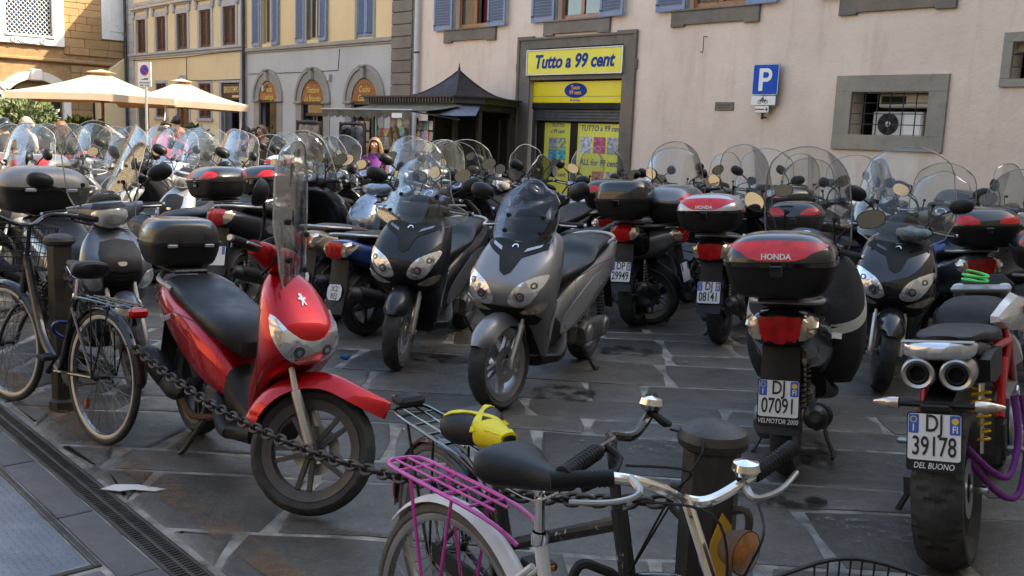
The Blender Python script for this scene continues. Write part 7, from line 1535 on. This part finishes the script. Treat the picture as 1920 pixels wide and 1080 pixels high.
        for _ in range(120 if long else 70):
            t = rnd.uniform(.25*pi, 1.75*pi); a = hc+V((.06*H*cos(t)*.4, .06*H*sin(t)*.5, .06*H)); b = hc+V((.066*H*cos(t), .066*H*sin(t), .01*H)); c = b+V((cos(t)*.01*H, sin(t)*.02*H, -(.13 if long else .045)*H*rnd.uniform(.6, 1.1))); st.tube(spline([a, b, c], 3), [.003*H]*6+[.001*H], 4, False)
        tag(st.ob('hair_strands', hair, o), kind='stuff')
    return o
DOWN = (((-.01, .135, .64), (.03, .14, .50)),)*2; FRONT = (((.03, .14, .65), (.15, .05, .66)),)*2; PHONE = (((.02, .14, .65), (.13, .07, .75)), ((-.01, .135, .64), (.03, .14, .50)))
person('woman with long blond hair in a purple jacket among the scooters', 697, 14.3, -92, 1.50, cloth('purple', (.17, .03, .22)), cloth('jeans', (.05, .07, .13)), HAIR['blond'], FRONT, True)
person('man in red shirt and sunglasses under the smaller parasol', 310, 16.3, -60, 1.62, cloth('red', (.55, .03, .045)), cloth('khaki', (.25, .2, .13)), HAIR['dark'], DOWN, glasses=True)
person('person in a red top just behind the red shirted man', 338, 16.9, -130, 1.52, cloth('pinkred', (.5, .06, .09)), cloth('navyt', (.03, .035, .06)), HAIR['auburn'], FRONT, True)
person('man in grey shirt walking away towards the arched door', 330, 22.8, 88, 1.76, cloth('grey', (.13, .135, .14)), cloth('blackt', (.02, .02, .02)), HAIR['dark'], DOWN)
person('woman with dark sunglasses in a navy and teal top', 475, 18.6, -80, 1.55, cloth('navy', (.02, .03, .06)), cloth('teal', (.02, .16, .17)), HAIR['dark'], FRONT, glasses=True)
person('man in brown jacket looking down beside the sunglasses woman', 496, 18.2, -120, 1.62, cloth('brown', (.10, .07, .05)), cloth('darkt', (.03, .03, .035)), HAIR['brown'], PHONE, bow=.5)
person('woman with long dark hair near the orange building corner', 456, 19.3, 60, 1.58, cloth('black', (.02, .02, .022)), cloth('blackt2', (.02, .02, .02)), HAIR['dark'], DOWN, True)
person('woman with short fair hair in a beige cardigan seen from behind', 50, 16.0, 75, 1.60, cloth('beige', (.5, .43, .36)), cloth('white', (.55, .52, .5)), HAIR['grey'], DOWN)
person('woman with thick auburn hair in dark clothes beside the green ball shrub', 117, 16.3, 110, 1.55, cloth('dark', (.05, .035, .03)), cloth('darkt2', (.03, .03, .03)), HAIR['auburn'], FRONT, True)
person('rider in dark jacket with black helmet at the picture edge', 10, 15.6, -40, 1.56, cloth('blackj', (.025, .025, .03)), cloth('jeans2', (.05, .06, .1)), HAIR['dark'], FRONT, helmet=m_gls)
person('seated looking guest with brown hair far under the parasols', 93, 19.5, -60, 1.42, cloth('rose', (.3, .12, .1)), cloth('greyt', (.1, .1, .1)), HAIR['brown'], FRONT)
# ------------------------------------------------------------ litter and stains on the paving
lr = random.Random(21)
def bit(name, label, cat, x, y, pts, h, mt):
    o = thing(name, label, cat, (x, y, .006)); MB().prism(pts, 0, h, 'z', .0).ob('scrap', mt, o, False); return o
m_pap = mat('paper_scrap', (.6, .59, .56), .8, var=.1)
bit('wrapper', 'crumpled bright blue wrapper on the paving beside the black maxi', 'wrapper', -1.16, 6.62, [(-.03, -.02), (.02, -.025), (.035, .005), (.01, .02), (-.025, .015)], .014, mat('wrapper_blue', (.0, .12, .45), .3))
bit('paper_scrap', 'torn white paper scrap beside the drainage grate', 'paper', -1.62, 4.02, [(-.14, -.03), (-.05, -.045), (.0, -.02), (.1, -.03), (.14, .0), (.05, .02), (.0, .04), (-.1, .03)], .003, m_pap)
for i, (x, y, lb) in enumerate(((.18, 4.3, 'cigarette end on the slab in front of the taped saddle'), (1.0, 3.7, 'cigarette end near the capped bollard'), (-.55, 5.0, 'cigarette end before the grey maxi front wheel'), (-.2, 4.75, 'lone cigarette end in the open paving'))):
    o = thing('cigarette_end', lb, 'cigarette', (x, y, .010)); a = lr.uniform(0, 3); MB().tube([(0, 0, 0), (.022*cos(a), .022*sin(a), 0)], .004, 8).ob('paper', m_pap, o); MB().tube([(.022*cos(a), .022*sin(a), 0), (.034*cos(a), .034*sin(a), 0)], .004, 8).ob('filter', mat('filter_tan', (.5, .25, .08), .8), o)
m_chalk = bpy.data.materials.new('white_scuff'); m_chalk.use_nodes = True; _worn(m_chalk, (.3, .29, .27), .54, .75, 16)
for x, y, w, h in ((1.15, 6.9, .5, .18), (.9, 6.2, .3, .06), (1.5, 3.9, .4, .2), (-.9, 5.6, .35, .1), (.75, 4.9, .5, .15), (2.2, 4.7, .4, .2)):
    n = 14; pts = [(x+w*cos(2*pi*i/n)*lr.uniform(.6, 1), y+h*sin(2*pi*i/n)*lr.uniform(.6, 1), .0125) for i in range(n)]; obj('scuff_marking', mesh(pts, [list(range(n))], False), m_chalk, pave)
m_oil = bpy.data.materials.new('oil_stain'); m_oil.use_nodes = True; _worn(m_oil, (.012, .011, .010), .45, .62, 6); m_oil.node_tree.nodes['Principled BSDF'].inputs['Roughness'].default_value = .35
for x, y, w, h in ((.35, 5.9, .3, .25), (-1.2, 4.9, .25, .3), (1.6, 4.9, .2, .3), (.9, 7.2, .3, .2), (-.5, 6.7, .25, .2), (1.3, 4.2, .3, .16)):
    n = 14; pts = [(x+w*cos(2*pi*i/n)*lr.uniform(.6, 1), y+h*sin(2*pi*i/n)*lr.uniform(.6, 1), .0105) for i in range(n)]; obj('oil_marking', mesh(pts, [list(range(n))], False), m_oil, pave)
